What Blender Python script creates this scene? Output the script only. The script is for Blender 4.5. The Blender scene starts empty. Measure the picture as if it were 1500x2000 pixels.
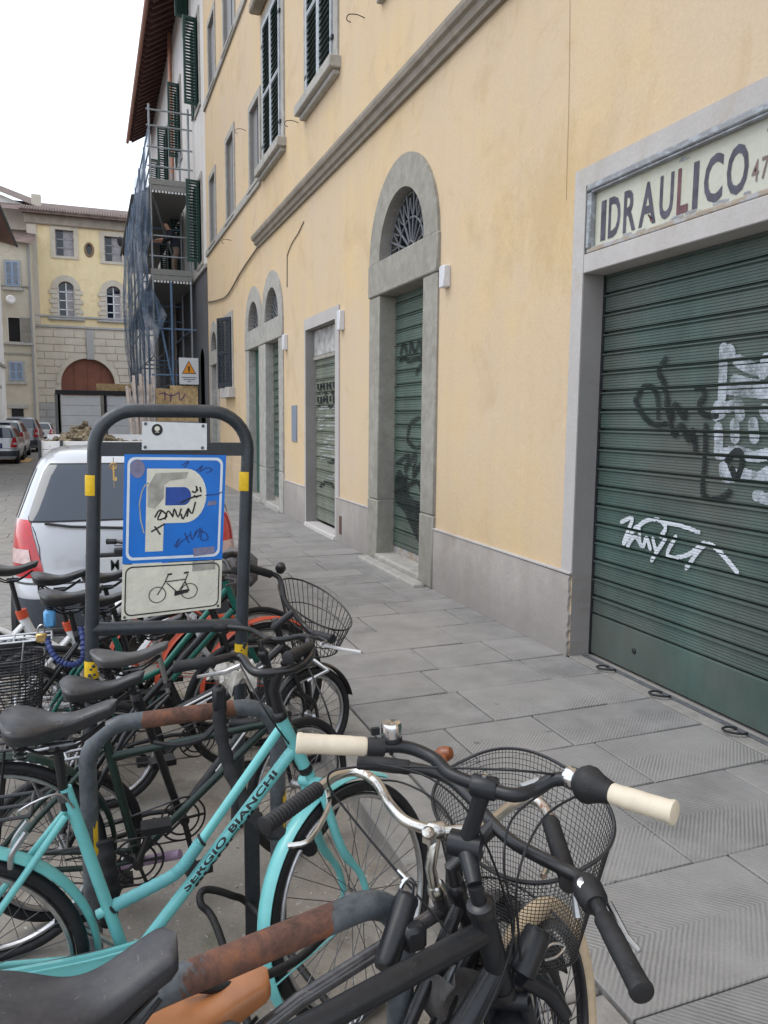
import bpy, bmesh, math, random
import numpy as np
from mathutils import Vector, Matrix
from mathutils.geometry import tessellate_polygon
random.seed(7)
rnd = random.Random(11)
scene = bpy.context.scene
COL = scene.collection

# ------------------------------------------------------------------ camera
W0, H0, FPX, CAMH = 1500, 2000, 1505.0, 1.7
_y, _p, _r = [math.radians(a) for a in (20.78, 6.87, -0.505)]
CF = np.array([math.sin(_y)*math.cos(_p), math.cos(_y)*math.cos(_p), -math.sin(_p)])
_ri = np.array([math.cos(_y), -math.sin(_y), 0.0])
_up = np.cross(_ri, CF)
CR = _ri*math.cos(_r) - _up*math.sin(_r)
CU = _up*math.cos(_r) + _ri*math.sin(_r)
CC = np.array([0, 0, CAMH])
cam = bpy.data.cameras.new('camera')
cam.sensor_fit = 'VERTICAL'; cam.sensor_height = 36.0
cam.lens = FPX/H0*36.0
cam.clip_start = 0.02; cam.clip_end = 2000
cam_o = bpy.data.objects.new('camera', cam)
cam_o.matrix_world = Matrix(((CR[0], CU[0], -CF[0], 0), (CR[1], CU[1], -CF[1], 0), (CR[2], CU[2], -CF[2], CAMH), (0, 0, 0, 1)))
COL.objects.link(cam_o); scene.camera = cam_o

# ------------------------------------------------------------------ world, sun, exposure
SUN_EL, SUN_AZ = math.radians(58), math.radians(-75)      # azimuth from +Y towards +X
world = bpy.data.worlds.new('World'); scene.world = world; world.use_nodes = True
nt = world.node_tree; nt.nodes.clear()
sky = nt.nodes.new('ShaderNodeTexSky'); sky.sky_type = 'NISHITA'; sky.sun_disc = False
sky.sun_elevation = SUN_EL; sky.sun_rotation = SUN_AZ
bgs = nt.nodes.new('ShaderNodeBackground'); bgs.inputs['Strength'].default_value = 0.05
bgc = nt.nodes.new('ShaderNodeBackground'); bgc.inputs['Color'].default_value = (0.91, 0.965, 1.04, 1); bgc.inputs['Strength'].default_value = 1.25
add = nt.nodes.new('ShaderNodeAddShader'); outw = nt.nodes.new('ShaderNodeOutputWorld')
nt.links.new(sky.outputs[0], bgs.inputs['Color']); nt.links.new(bgs.outputs[0], add.inputs[0])
nt.links.new(bgc.outputs[0], add.inputs[1]); nt.links.new(add.outputs[0], outw.inputs['Surface'])
sun = bpy.data.lights.new('sun', 'SUN'); sun.energy = 1.1; sun.angle = math.radians(35); sun.color = (1.0, 0.96, 0.9)
sun_o = bpy.data.objects.new('sun', sun); COL.objects.link(sun_o)
sd = Vector((math.sin(SUN_AZ)*math.cos(SUN_EL), math.cos(SUN_AZ)*math.cos(SUN_EL), math.sin(SUN_EL)))
sun_o.rotation_euler = sd.to_track_quat('Z', 'Y').to_euler()
scene.view_settings.view_transform = 'Standard'; scene.view_settings.look = 'None'
scene.view_settings.gamma = 1.0; scene.view_settings.exposure = 0.22
scene.cycles.max_bounces = 8; scene.cycles.transparent_max_bounces = 24

# ------------------------------------------------------------------ photo pixel -> point on a known plane
def ray(x, y): return CF*FPX + CR*(x-W0/2) - CU*(y-H0/2)
def atp(x, y, n, d):
    r = ray(x, y); n = np.array(n, float); t = (d-n@CC)/(n@r); return CC + r*t
def atz(x, y, z): return atp(x, y, (0, 0, 1), z)
def atx(x, y, X): return atp(x, y, (1, 0, 0), X)
def aty(x, y, Y): return atp(x, y, (0, 1, 0), Y)

# ------------------------------------------------------------------ mesh builder
def V(*a): return np.array(a, float)
def unit(v):
    n = np.linalg.norm(v); return v/n if n > 1e-12 else v
class MB:
    def __init__(s): s.v = []; s.f = []; s.m = []; s.mi = 0
    def add(s, verts, faces):
        o = len(s.v); s.v.extend([tuple(map(float, q)) for q in verts])
        for f in faces: s.f.append([i+o for i in f]); s.m.append(s.mi)
        return s
    def box(s, c, size, rz=0.0, ax=None):
        hx, hy, hz = size[0]/2, size[1]/2, size[2]/2
        if ax is None:
            cs, sn = math.cos(rz), math.sin(rz); ax = (V(cs, sn, 0), V(-sn, cs, 0), V(0, 0, 1))
        c = np.array(c, float); P = []
        for sz in (-1, 1):
            for sx, sy in ((-1, -1), (1, -1), (1, 1), (-1, 1)): P.append(c+ax[0]*sx*hx+ax[1]*sy*hy+ax[2]*sz*hz)
        return s.add(P, [(3, 2, 1, 0), (4, 5, 6, 7), (0, 1, 5, 4), (1, 2, 6, 5), (2, 3, 7, 6), (3, 0, 4, 7)])
    def cbox(s, lo, hi, b=0.006):
        """axis-aligned box with chamfered edges"""
        lo = np.array(lo, float); hi = np.array(hi, float); c = (lo+hi)/2; h = (hi-lo)/2; b = min(b, h.min()*0.45)
        P = []; idx = {}
        for sx in (-1, 1):
            for sy in (-1, 1):
                for sz in (-1, 1):
                    sg = V(sx, sy, sz)
                    for k in range(3):
                        q = h-b; q[k] = h[k]; idx[(sx, sy, sz, k)] = len(P); P.append(c+sg*q)
        F = []
        def face(l):
            p = [P[i] for i in l]; n = np.cross(p[1]-p[0], p[2]-p[0]); m = sum(p)/len(p)-c
            F.append(l if n@m > 0 else l[::-1])
        for k in range(3):
            a, d = [i for i in range(3) if i != k]
            for sk in (-1, 1):
                l = []
                for sa, sb in ((-1, -1), (1, -1), (1, 1), (-1, 1)):
                    t = [0, 0, 0]; t[k] = sk; t[a] = sa; t[d] = sb; l.append(idx[(*t, k)])
                face(l)
        for k in range(3):
            a, d = [i for i in range(3) if i != k]
            for sa in (-1, 1):
                for sb in (-1, 1):
                    t0 = [0, 0, 0]; t0[k] = -1; t0[a] = sa; t0[d] = sb; t1 = list(t0); t1[k] = 1
                    face([idx[(*t0, a)], idx[(*t1, a)], idx[(*t1, d)], idx[(*t0, d)]])
        for sx in (-1, 1):
            for sy in (-1, 1):
                for sz in (-1, 1): face([idx[(sx, sy, sz, k)] for k in range(3)])
        return s.add(P, F)
    def tube(s, pts, r, n=10, closed=False, cap=True, sq=1.0):
        pts = [np.array(p, float) for p in pts]; N = len(pts)
        rs = [r]*N if np.isscalar(r) else list(r)
        T = []
        for i in range(N):
            if closed: t = pts[(i+1) % N]-pts[i-1]
            elif i == 0: t = pts[1]-pts[0]
            elif i == N-1: t = pts[-1]-pts[-2]
            else: t = unit(pts[i+1]-pts[i])+unit(pts[i]-pts[i-1])
            T.append(unit(t))
        ref = V(0, 0, 1) if abs(T[0][2]) < 0.9 else V(1, 0, 0)
        u = unit(np.cross(ref, T[0])); P = []
        for i in range(N):
            u = unit(u-T[i]*(u@T[i])); w = np.cross(T[i], u)
            for k in range(n):
                a = 2*math.pi*(k+0.5)/n; P.append(pts[i]+(u*math.cos(a)+w*math.sin(a)*sq)*rs[i])
        F = []
        for i in range(N if closed else N-1):
            j = (i+1) % N
            for k in range(n):
                l = (k+1) % n; F.append((i*n+k, i*n+l, j*n+l, j*n+k))
        if cap and not closed:
            F.append(tuple(range(n))[::-1]); F.append(tuple((N-1)*n+k for k in range(n)))
        return s.add(P, F)
    def ring(s, c, axis, R, r, N=40, n=8, a0=0.0, a1=2*math.pi, ref=None, sq=1.0):
        axis = unit(np.array(axis, float)); ref = V(0, 0, 1) if ref is None else np.array(ref, float)
        e1 = unit(ref-axis*(ref@axis)); e2 = np.cross(axis, e1)
        full = abs(a1-a0-2*math.pi) < 1e-6
        M = N if full else N+1
        pts = [np.array(c)+R*(math.cos(a0+(a1-a0)*i/N)*e1+math.sin(a0+(a1-a0)*i/N)*e2) for i in range(M)]
        return s.tube(pts, r, n, closed=full, sq=sq)
    def lathe(s, prof, c, axis=(0, 0, 1), n=24, cap=True):
        axis = unit(np.array(axis, float)); ref = V(0, 0, 1) if abs(axis[2]) < 0.9 else V(1, 0, 0)
        e1 = unit(np.cross(ref, axis)); e2 = np.cross(axis, e1); P = []
        for rr, h in prof:
            for k in range(n):
                a = 2*math.pi*k/n; P.append(np.array(c)+axis*h+rr*(e1*math.cos(a)+e2*math.sin(a)))
        F = []
        for i in range(len(prof)-1):
            for k in range(n):
                l = (k+1) % n; F.append((i*n+k, i*n+l, (i+1)*n+l, (i+1)*n+k))
        if cap: F.append(tuple(range(n))[::-1]); F.append(tuple((len(prof)-1)*n+k for k in range(n)))
        return s.add(P, F)
    def prism(s, poly, o, eu, ev, d):
        """2-D polygon (convex or not) in the frame o, eu, ev, extruded by vector d"""
        o, eu, ev, d = [np.array(q, float) for q in (o, eu, ev, d)]
        n = len(poly); A = [o+eu*a+ev*b for a, b in poly]; B = [p+d for p in A]
        tri = tessellate_polygon([[Vector((a, b, 0)) for a, b in poly]])
        nrm = np.cross(eu, ev); area = sum(poly[i][0]*poly[(i+1) % n][1]-poly[(i+1) % n][0]*poly[i][1] for i in range(n))
        flip = (nrm@d > 0) == (area > 0)
        F = []
        for t in tri:
            a = poly[t[0]]; b = poly[t[1]]; c2 = poly[t[2]]
            ta = (b[0]-a[0])*(c2[1]-a[1])-(b[1]-a[1])*(c2[0]-a[0]) > 0
            t = tuple(t) if ta == (area > 0) else tuple(t)[::-1]
            F.append(t[::-1] if flip else t); F.append(tuple(i+n for i in (t if flip else t[::-1])))
        for i in range(n):
            j = (i+1) % n; q = (i, j, j+n, i+n); F.append(q if flip else q[::-1])
        return s.add(A+B, F)
    def flat(s, loops, o, eu, ev):
        """planar polygon with holes"""
        o, eu, ev = [np.array(q, float) for q in (o, eu, ev)]
        pts = [p for l in loops for p in l]
        tri = tessellate_polygon([[Vector((a, b, 0)) for a, b in l] for l in loops]); F = []
        for t in tri:
            a, b, c2 = [pts[i] for i in t]
            F.append(tuple(t) if (b[0]-a[0])*(c2[1]-a[1])-(b[1]-a[1])*(c2[0]-a[0]) > 0 else tuple(t)[::-1])
        return s.add([o+eu*a+ev*b for a, b in pts], F)
    def ribbon(s, pts, w, o, eu, ev, closed=False):
        pts = [np.array(p, float) for p in pts]; N = len(pts); L = []
        for i in range(N):
            if closed: t = pts[(i+1) % N]-pts[i-1]
            else: t = pts[min(i+1, N-1)]-pts[max(i-1, 0)]
            t = unit(t); nn = V(-t[1], t[0])*w/2; L += [pts[i]+nn, pts[i]-nn]
        F = [(2*i+1, 2*((i+1) % N)+1, 2*((i+1) % N), 2*i) for i in range(N if closed else N-1)]
        o, eu, ev = [np.array(q, float) for q in (o, eu, ev)]
        return s.add([o+eu*a+ev*b for a, b in L], F)
    def grid(s, P, closed_u=False):
        nu = len(P); nv = len(P[0]); F = []
        for i in range(nu if closed_u else nu-1):
            for j in range(nv-1):
                k = (i+1) % nu; F.append((i*nv+j, k*nv+j, k*nv+j+1, i*nv+j+1))
        return s.add([q for r in P for q in r], F)
    def mesh(s, name, mats, off=(0, 0, 0), smooth=True, ang=40):
        me = bpy.data.meshes.new(name); o = np.array(off, float)
        me.from_pydata([tuple(np.array(q)-o) for q in s.v], [], s.f); me.update()
        for m in (mats if isinstance(mats, (list, tuple)) else [mats]): me.materials.append(m)
        if len(me.materials) > 1: me.polygons.foreach_set('material_index', s.m)
        if smooth:
            me.polygons.foreach_set('use_smooth', [True]*len(me.polygons)); me.set_sharp_from_angle(angle=math.radians(ang))
        return me
    def build(s, name, mats, parent=None, origin=None, smooth=True, ang=40):
        """geometry is given in world space; the object's origin is put at origin (default: the parent's, or the base of the thing)"""
        po = wpos(parent) if parent else V(0, 0, 0)
        if origin is None:
            if parent is not None: origin = po
            else:
                a = np.array(s.v); origin = V((a[:, 0].min()+a[:, 0].max())/2, (a[:, 1].min()+a[:, 1].max())/2, a[:, 2].min())
        origin = np.array(origin, float)
        ob = bpy.data.objects.new(name, s.mesh(name, mats, origin, smooth, ang))
        ob.location = tuple(origin-po); ob.parent = parent; COL.objects.link(ob)
        WP[ob.name] = origin
        return ob
WP = {}
def wpos(o): return WP[o.name]
def empty(name, loc):
    o = bpy.data.objects.new(name, None); o.empty_display_size = 0.1; o.location = tuple(loc); COL.objects.link(o); WP[o.name] = np.array(loc, float); return o
def tag(o, label=None, cat=None, group=None, kind=None):
    if label: o['label'] = label
    if cat: o['category'] = cat
    if group: o['group'] = group
    if kind: o['kind'] = kind
    return o
def thing(name, loc, label, cat, group=None): return tag(empty(name, loc), label, cat, group)
def place(name, me, loc, parent):
    ob = bpy.data.objects.new(name, me); ob.parent = parent; po = wpos(parent) if parent else V(0, 0, 0)
    ob.location = tuple(np.array(loc, float)-po); COL.objects.link(ob); WP[ob.name] = np.array(loc, float); return ob
def cat_rom(pts, k=6, closed=False):
    pts = [np.array(p, float) for p in pts]; N = len(pts); out = []
    for i in range(N if closed else N-1):
        if closed: p0, p1, p2, p3 = pts[i-1], pts[i], pts[(i+1) % N], pts[(i+2) % N]
        else: p0, p1, p2, p3 = pts[max(i-1, 0)], pts[i], pts[i+1], pts[min(i+2, N-1)]
        for j in range(k):
            t = j/k; out.append(0.5*((2*p1)+(-p0+p2)*t+(2*p0-5*p1+4*p2-p3)*t*t+(-p0+3*p1-3*p2+p3)*t**3))
    if not closed: out.append(pts[-1])
    return out
def text_tris(txt, sx=1.0, spacing=1.0, bold=0.0):
    """lettering as flat triangles: verts (x, y) with cap height about 0.7, width scaled by sx"""
    cu = bpy.data.curves.new('t', 'FONT'); cu.body = txt; cu.space_character = spacing; cu.offset = bold; cu.resolution_u = 3
    ob = bpy.data.objects.new('t', cu); COL.objects.link(ob)
    me = bpy.data.meshes.new_from_object(ob.evaluated_get(bpy.context.evaluated_depsgraph_get()))
    vs = [(v.co.x*sx, v.co.y) for v in me.vertices]; fs = [tuple(p.vertices) for p in me.polygons]
    bpy.data.objects.remove(ob); bpy.data.curves.remove(cu); bpy.data.meshes.remove(me)
    if vs:
        x0 = min(v[0] for v in vs); vs = [(a-x0, b) for a, b in vs]
    return vs, fs

# ------------------------------------------------------------------ materials
MATS = {}
def srgb(r, g, b):
    f = lambda c: (c/255/12.92) if c/255 <= 0.04045 else ((c/255+0.055)/1.055)**2.4
    return (f(r), f(g), f(b), 1)
class NT:
    def __init__(s, name):
        s.mat = bpy.data.materials.new(name); s.mat.use_nodes = True; s.n = s.mat.node_tree.nodes; s.l = s.mat.node_tree.links
        s.b = s.n['Principled BSDF']; s.out = s.n['Material Output']
    def node(s, t, **kw):
        nd = s.n.new(t)
        for k, v in kw.items():
            if k in nd.inputs.keys() if isinstance(k, str) else False: nd.inputs[k].default_value = v
            else: setattr(nd, k, v)
        return nd
    def link(s, a, b): s.l.new(a, b)
    def pos(s, obj=False, scale=(1, 1, 1)):
        src = s.node('ShaderNodeTexCoord').outputs['Object'] if obj else s.node('ShaderNodeNewGeometry').outputs['Position']
        mp = s.node('ShaderNodeMapping'); mp.inputs['Scale'].default_value = scale; s.link(src, mp.inputs['Vector']); return mp.outputs['Vector']
    def noise(s, vec, scale, detail=4, rough=0.6, dist=0.0):
        n = s.node('ShaderNodeTexNoise'); n.inputs['Scale'].default_value = scale; n.inputs['Detail'].default_value = detail
        n.inputs['Roughness'].default_value = rough; n.inputs['Distortion'].default_value = dist; s.link(vec, n.inputs['Vector']); return n.outputs['Fac']
    def ramp(s, fac, stops):
        r = s.node('ShaderNodeValToRGB'); e = r.color_ramp.elements
        while len(e) < len(stops): e.new(0.5)
        for i, (p, c) in enumerate(stops): e[i].position = p; e[i].color = c if len(c) == 4 else (*c, 1)
        s.link(fac, r.inputs['Fac']); return r.outputs['Color']
    def mix(s, fac, a, b, mode='MIX'):
        m = s.node('ShaderNodeMix'); m.data_type = 'RGBA'; m.blend_type = mode; m.clamp_factor = True
        for sock, val in ((m.inputs[0], fac), (m.inputs[6], a), (m.inputs[7], b)):
            if isinstance(val, (int, float)): sock.default_value = val
            elif isinstance(val, tuple): sock.default_value = val
            else: s.link(val, sock)
        return m.outputs[2]
    def math(s, op, a, b=None, c=None):
        m = s.node('ShaderNodeMath'); m.operation = op
        for i, val in enumerate((a, b, c)):
            if val is None: continue
            if isinstance(val, (int, float)): m.inputs[i].default_value = val
            else: s.link(val, m.inputs[i])
        return m.outputs[0]
    def bump(s, h, strength=0.3, dist=0.01):
        b = s.node('ShaderNodeBump'); b.inputs['Strength'].default_value = strength; b.inputs['Distance'].default_value = dist
        s.link(h, b.inputs['Height']); s.link(b.outputs['Normal'], s.b.inputs['Normal'])
    def col(s, c):
        if isinstance(c, tuple): s.b.inputs['Base Color'].default_value = c
        else: s.link(c, s.b.inputs['Base Color'])
    def set(s, rough=None, metal=None, spec=None, coat=None):
        if rough is not None: s.b.inputs['Roughness'].default_value = rough
        if metal is not None: s.b.inputs['Metallic'].default_value = metal
        if spec is not None: s.b.inputs['Specular IOR Level'].default_value = spec
        if coat is not None: s.b.inputs['Coat Weight'].default_value = coat; s.b.inputs['Coat Roughness'].default_value = 0.08
def simple(name, c, rough=0.5, metal=0.0, var=0.12, scale=30, spec=None, coat=None, bump=0.0, bscale=200, bdist=0.001, dust=0.0):
    if name in MATS: return MATS[name]
    t = NT(name); v = t.pos(); f = t.noise(v, scale, 4); dk = tuple(x*(1-var) for x in c[:3])+(1,); lt = tuple(min(1, x*(1+var)) for x in c[:3])+(1,)
    cl = t.ramp(f, [(0.3, dk), (0.7, lt)])
    if dust:
        g = t.node('ShaderNodeNewGeometry'); sp = t.node('ShaderNodeSeparateXYZ'); t.link(g.outputs['Normal'], sp.inputs[0])
        up = t.ramp(sp.outputs['Z'], [(0.15, (0.12, 0.12, 0.12)), (0.95, (1, 1, 1))]); dn = t.ramp(t.noise(v, 26, 6, 0.72, 0.3), [(0.36, (0, 0, 0)), (0.74, (1, 1, 1))])
        cl = t.mix(t.math('MULTIPLY', t.math('MULTIPLY', up, dn), dust), cl, (0.30, 0.28, 0.25, 1))
        scr = t.ramp(t.noise(t.pos(scale=(1, 1, 5)), 55, 2, 0.5, 1.5), [(0.69, (0, 0, 0)), (0.72, (1, 1, 1))]); cl = t.mix(t.math('MULTIPLY', scr, min(0.5, dust*2)), cl, (0.26, 0.25, 0.24, 1))
    t.col(cl); t.set(rough, metal, spec, coat)
    r = t.math('MULTIPLY_ADD', t.noise(v, scale*1.7, 3), 0.22, rough-0.11); t.link(r, t.b.inputs['Roughness'])
    if bump: t.bump(t.noise(v, bscale, 3), bump, bdist)
    MATS[name] = t.mat; return t.mat
def plaster(name, c, c2, streak=0.5, bumpd=0.012, dirt=None, stain=None):
    t = NT(name); v = t.pos()
    big = t.noise(v, 0.55, 5, 0.6); mid = t.noise(v, 2.6, 6, 0.65, 0.4); st = t.noise(t.pos(scale=(1, 2.2, 0.22)), 1.6, 5, 0.6)
    fine = t.noise(v, 45, 4, 0.7)
    a = t.ramp(big, [(0.32, c2), (0.66, c)]); b = t.mix(t.ramp(mid, [(0.40, (0, 0, 0)), (0.75, (0.55, 0.55, 0.55))]), a, c2)
    d = t.mix(t.ramp(st, [(0.42, (0, 0, 0)), (0.8, (streak, streak, streak))]), b, tuple(x*0.8 for x in c2[:3])+(1,))
    bl = t.noise(v, 1.15, 7, 0.68, 0.8); d = t.mix(t.ramp(bl, [(0.53, (0, 0, 0)), (0.66, (0.55, 0.55, 0.55))]), d, tuple(x*k for x, k in zip(c2[:3], (0.86, 0.80, 0.66)))+(1,))
    b2_ = t.noise(v, 3.1, 6, 0.7, 1.2); d = t.mix(t.ramp(b2_, [(0.60, (0, 0, 0)), (0.68, (0.38, 0.38, 0.38))]), d, tuple(min(1, x*1.13) for x in c2[:3])+(1,))
    e = t.mix(0.10, d, t.ramp(fine, [(0.35, (0.25, 0.22, 0.2)), (0.65, (1, 1, 1))]), 'MULTIPLY')
    if stain:
        dv = t.node('ShaderNodeVectorMath'); dv.operation = 'DISTANCE'; t.link(v, dv.inputs[0]); dv.inputs[1].default_value = stain[0]
        k = t.math('ADD', t.math('DIVIDE', dv.outputs['Value'], stain[1]), t.math('MULTIPLY_ADD', t.noise(t.pos(scale=(1, 1.6, 0.8)), 4.5, 6, 0.7, 0.8), 2.2, -1.0))
        e = t.mix(t.ramp(k, [(0.35, (0.34, 0.34, 0.34)), (0.95, (0, 0, 0))]), e, stain[2])
    if dirt:
        sep = t.node('ShaderNodeSeparateXYZ'); t.link(v, sep.inputs[0])
        z = t.math('ADD', sep.outputs['Z'], t.math('MULTIPLY_ADD', t.noise(v, 1.4, 5, 0.65), 1.1, -0.55))
        m = t.node('ShaderNodeMapRange'); m.inputs['From Min'].default_value = dirt[0]; m.inputs['From Max'].default_value = dirt[1]
        m.inputs['To Min'].default_value = dirt[2]; m.inputs['To Max'].default_value = 0.0; t.link(z, m.inputs['Value'])
        e = t.mix(m.outputs[0], e, dirt[3])
    t.col(e); t.set(0.93, spec=0.15)
    h = t.math('ADD', t.math('MULTIPLY', t.noise(v, 9, 5, 0.6), 1.0), t.math('MULTIPLY', fine, 0.25)); t.bump(h, 0.35, bumpd)
    MATS[name] = t.mat; return t.mat
def stone(name, c, var=0.22, scale=7, bump=0.5, rough=0.85, stain=None):
    t = NT(name); v = t.pos(); n1 = t.noise(v, scale, 8, 0.65, 0.3); n2 = t.noise(v, scale*9, 5, 0.7); n3 = t.noise(v, 1.1, 4)
    dk = tuple(x*(1-var) for x in c[:3]); lt = tuple(min(1, x*(1+var)) for x in c[:3])
    a = t.ramp(n1, [(0.3, dk), (0.7, lt)]); a = t.mix(0.35, a, t.ramp(n2, [(0.3, (0.62, 0.6, 0.58)), (0.7, (1, 1, 1))]), 'MULTIPLY')
    a = t.mix(t.ramp(n3, [(0.42, (0, 0, 0)), (0.72, (0.5, 0.5, 0.5))]), a, stain or tuple(x*0.72 for x in c[:3])+(1,))
    t.col(a); t.set(rough, spec=0.25); t.bump(t.math('ADD', n1, t.math('MULTIPLY', n2, 0.4)), bump, 0.008); MATS[name] = t.mat; return t.mat
def paving():
    t = NT('chiselled_paving'); v = t.pos(obj=True); w = t.pos()
    sep = t.node('ShaderNodeSeparateXYZ'); t.link(v, sep.inputs[0])
    info = t.node('ShaderNodeObjectInfo')
    wob = t.math('MULTIPLY', t.noise(w, 16, 3), 0.012)
    ay = t.math('ABSOLUTE', sep.outputs['Y'])
    s = t.math('ADD', t.math('ADD', sep.outputs['X'], t.math('MULTIPLY', ay, 1.0)), wob)
    sn = t.math('SINE', t.math('MULTIPLY', s, 2*math.pi/0.023))
    gr = t.math('POWER', t.math('MULTIPLY_ADD', sn, 0.5, 0.5), 0.6)
    wear = t.ramp(t.noise(w, 2.2, 5, 0.6), [(0.38, (0.05, 0.05, 0.05)), (0.62, (1, 1, 1))])
    edge = t.math('LESS_THAN', t.math('ABSOLUTE', t.math('SUBTRACT', ay, 0.0)), 0.30)
    n1 = t.noise(w, 5, 7, 0.65); n2 = t.noise(w, 70, 4, 0.7); n3 = t.noise(w, 0.7, 4)
    base = t.ramp(n1, [(0.28, (0.205, 0.199, 0.194)), (0.72, (0.335, 0.326, 0.317))])
    base = t.mix(t.ramp(info.outputs['Random'], [(0.0, (0, 0, 0)), (1.0, (0.75, 0.75, 0.75))]), base, (0.275, 0.267, 0.26, 1))
    base = t.mix(1.0, base, t.ramp(info.outputs['Random'], [(0.0, (0.90, 0.90, 0.90)), (0.5, (1.0, 0.99, 0.98)), (1.0, (1.08, 1.07, 1.05))]), 'MULTIPLY')
    base = t.mix(0.3, base, t.ramp(n2, [(0.3, (0.6, 0.6, 0.6)), (0.7, (1, 1, 1))]), 'MULTIPLY')
    base = t.mix(t.ramp(n3, [(0.45, (0, 0, 0)), (0.75, (0.45, 0.45, 0.45))]), base, (0.315, 0.295, 0.27, 1))
    spot = t.ramp(t.noise(w, 11, 2, 0.4), [(0.73, (0, 0, 0)), (0.77, (0.6, 0.6, 0.6))])
    base = t.mix(spot, base, (0.09, 0.09, 0.095, 1))
    dirt = t.math('MULTIPLY', t.math('SUBTRACT', 1.0, gr), wear)
    base = t.mix(t.math('MULTIPLY', dirt, 0.42), base, (0.10, 0.10, 0.10, 1))
    t.col(base); t.set(0.8, spec=0.3)
    h = t.math('ADD', t.math('MULTIPLY', t.math('MULTIPLY', gr, wear), 1.0), t.math('MULTIPLY', n2, 0.35)); t.bump(h, 0.7, 0.004)
    MATS['paving'] = t.mat; return t.mat
def roadmat():
    t = NT('road_stone'); w = t.pos(); n1 = t.noise(w, 3, 7, 0.65); n2 = t.noise(w, 60, 5, 0.75); n3 = t.noise(w, 0.9, 5, 0.6)
    a = t.ramp(n1, [(0.3, (0.235, 0.212, 0.182)), (0.7, (0.39, 0.355, 0.31))])
    a = t.mix(t.ramp(n3, [(0.4, (0, 0, 0)), (0.65, (0.8, 0.8, 0.8))]), a, (0.32, 0.305, 0.288, 1))
    a = t.mix(0.45, a, t.ramp(n2, [(0.3, (0.5, 0.48, 0.45)), (0.7, (1, 1, 1))]), 'MULTIPLY')
    sp = t.ramp(t.noise(w, 38, 2, 0.4), [(0.70, (0, 0, 0)), (0.74, (0.85, 0.85, 0.85))]); a = t.mix(sp, a, (0.5, 0.48, 0.44, 1))
    st = t.ramp(t.noise(w, 1.7, 6, 0.65, 0.9), [(0.52, (0, 0, 0)), (0.64, (0.75, 0.75, 0.75))]); a = t.mix(st, a, (0.17, 0.142, 0.115, 1))
    gr = t.ramp(t.noise(w, 2.3, 5, 0.6, 0.6), [(0.60, (0, 0, 0)), (0.72, (0.55, 0.55, 0.55))]); a = t.mix(gr, a, (0.13, 0.14, 0.075, 1))
    t.col(a); t.set(0.9, spec=0.2); t.bump(t.math('ADD', n1, n2), 0.6, 0.006); MATS['road'] = t.mat; return t.mat
def rusty():
    t = NT('rusty_grey_paint'); w = t.pos(); n = t.noise(w, 5.5, 6, 0.62, 0.5); n2 = t.noise(w, 90, 4, 0.7); n3 = t.noise(w, 24, 5, 0.7, 0.4)
    paint = t.ramp(n3, [(0.35, (0.055, 0.062, 0.07)), (0.7, (0.12, 0.135, 0.15))])
    rust = t.ramp(n3, [(0.3, (0.055, 0.03, 0.022)), (0.5, (0.13, 0.062, 0.045)), (0.72, (0.24, 0.095, 0.042))])
    sep = t.node('ShaderNodeSeparateXYZ'); t.link(w, sep.inputs[0])
    # worn through where chains rub on the middle of the top bar
    mid = t.math('MULTIPLY', t.math('ABSOLUTE', t.math('SUBTRACT', sep.outputs['X'], 0.265)), -2.3)
    k = t.math('ADD', t.math('ADD', n, mid), t.math('MULTIPLY', sep.outputs['Z'], 0.25))
    m = t.ramp(k, [(0.415, (0, 0, 0)), (0.44, (1, 1, 1))])
    t.col(t.mix(m, paint, rust)); r = t.node('ShaderNodeMapRange'); r.inputs['To Min'].default_value = 0.42; r.inputs['To Max'].default_value = 0.85
    t.link(m, r.inputs['Value']); t.link(r.outputs[0], t.b.inputs['Roughness']); t.set(spec=0.45)
    t.bump(t.math('ADD', t.math('MULTIPLY', m, 0.6), t.math('MULTIPLY', n2, 0.5)), 0.5, 0.002); MATS['rusty'] = t.mat; return t.mat
def rustchrome():
    t = NT('rusted_chrome'); w = t.pos(); n = t.noise(w, 26, 6, 0.7, 0.4)
    m = t.ramp(n, [(0.55, (0, 0, 0)), (0.66, (1, 1, 1))]); t.col(t.mix(m, (0.62, 0.60, 0.56, 1), (0.22, 0.09, 0.03, 1)))
    im = t.math('SUBTRACT', 1.0, m); t.link(t.math('MULTIPLY', im, 1.0), t.b.inputs['Metallic']); t.link(t.math('MULTIPLY_ADD', m, 0.5, 0.28), t.b.inputs['Roughness'])
    t.bump(n, 0.2, 0.001); MATS['rustchrome'] = t.mat; return t.mat
def shuttermat(name, c, grime):
    t = NT(name); w = t.pos(); n = t.noise(t.pos(scale=(1, 1, 0.35)), 3.0, 6, 0.65); n2 = t.noise(w, 1.0, 4); n3 = t.noise(w, 60, 4, 0.7)
    a = t.ramp(n, [(0.3, tuple(x*0.72 for x in c[:3])), (0.7, tuple(x*1.2 for x in c[:3]))])
    a = t.mix(t.ramp(n2, [(0.45, (0, 0, 0)), (0.7, (0.55, 0.55, 0.55))]), a, grime)
    a = t.mix(0.25, a, t.ramp(n3, [(0.3, (0.5, 0.5, 0.5)), (0.7, (1, 1, 1))]), 'MULTIPLY')
    t.col(a); t.set(0.5, spec=0.4); t.bump(n3, 0.15, 0.001); MATS[name] = t.mat; return t.mat
def glass_mat():
    t = NT('window_glass'); t.col((0.010, 0.014, 0.024, 1)); t.set(0.05, spec=0.5); w = t.pos(); t.bump(t.noise(w, 2.0, 2), 0.04, 0.02); MATS['glass'] = t.mat; return t.mat
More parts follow.
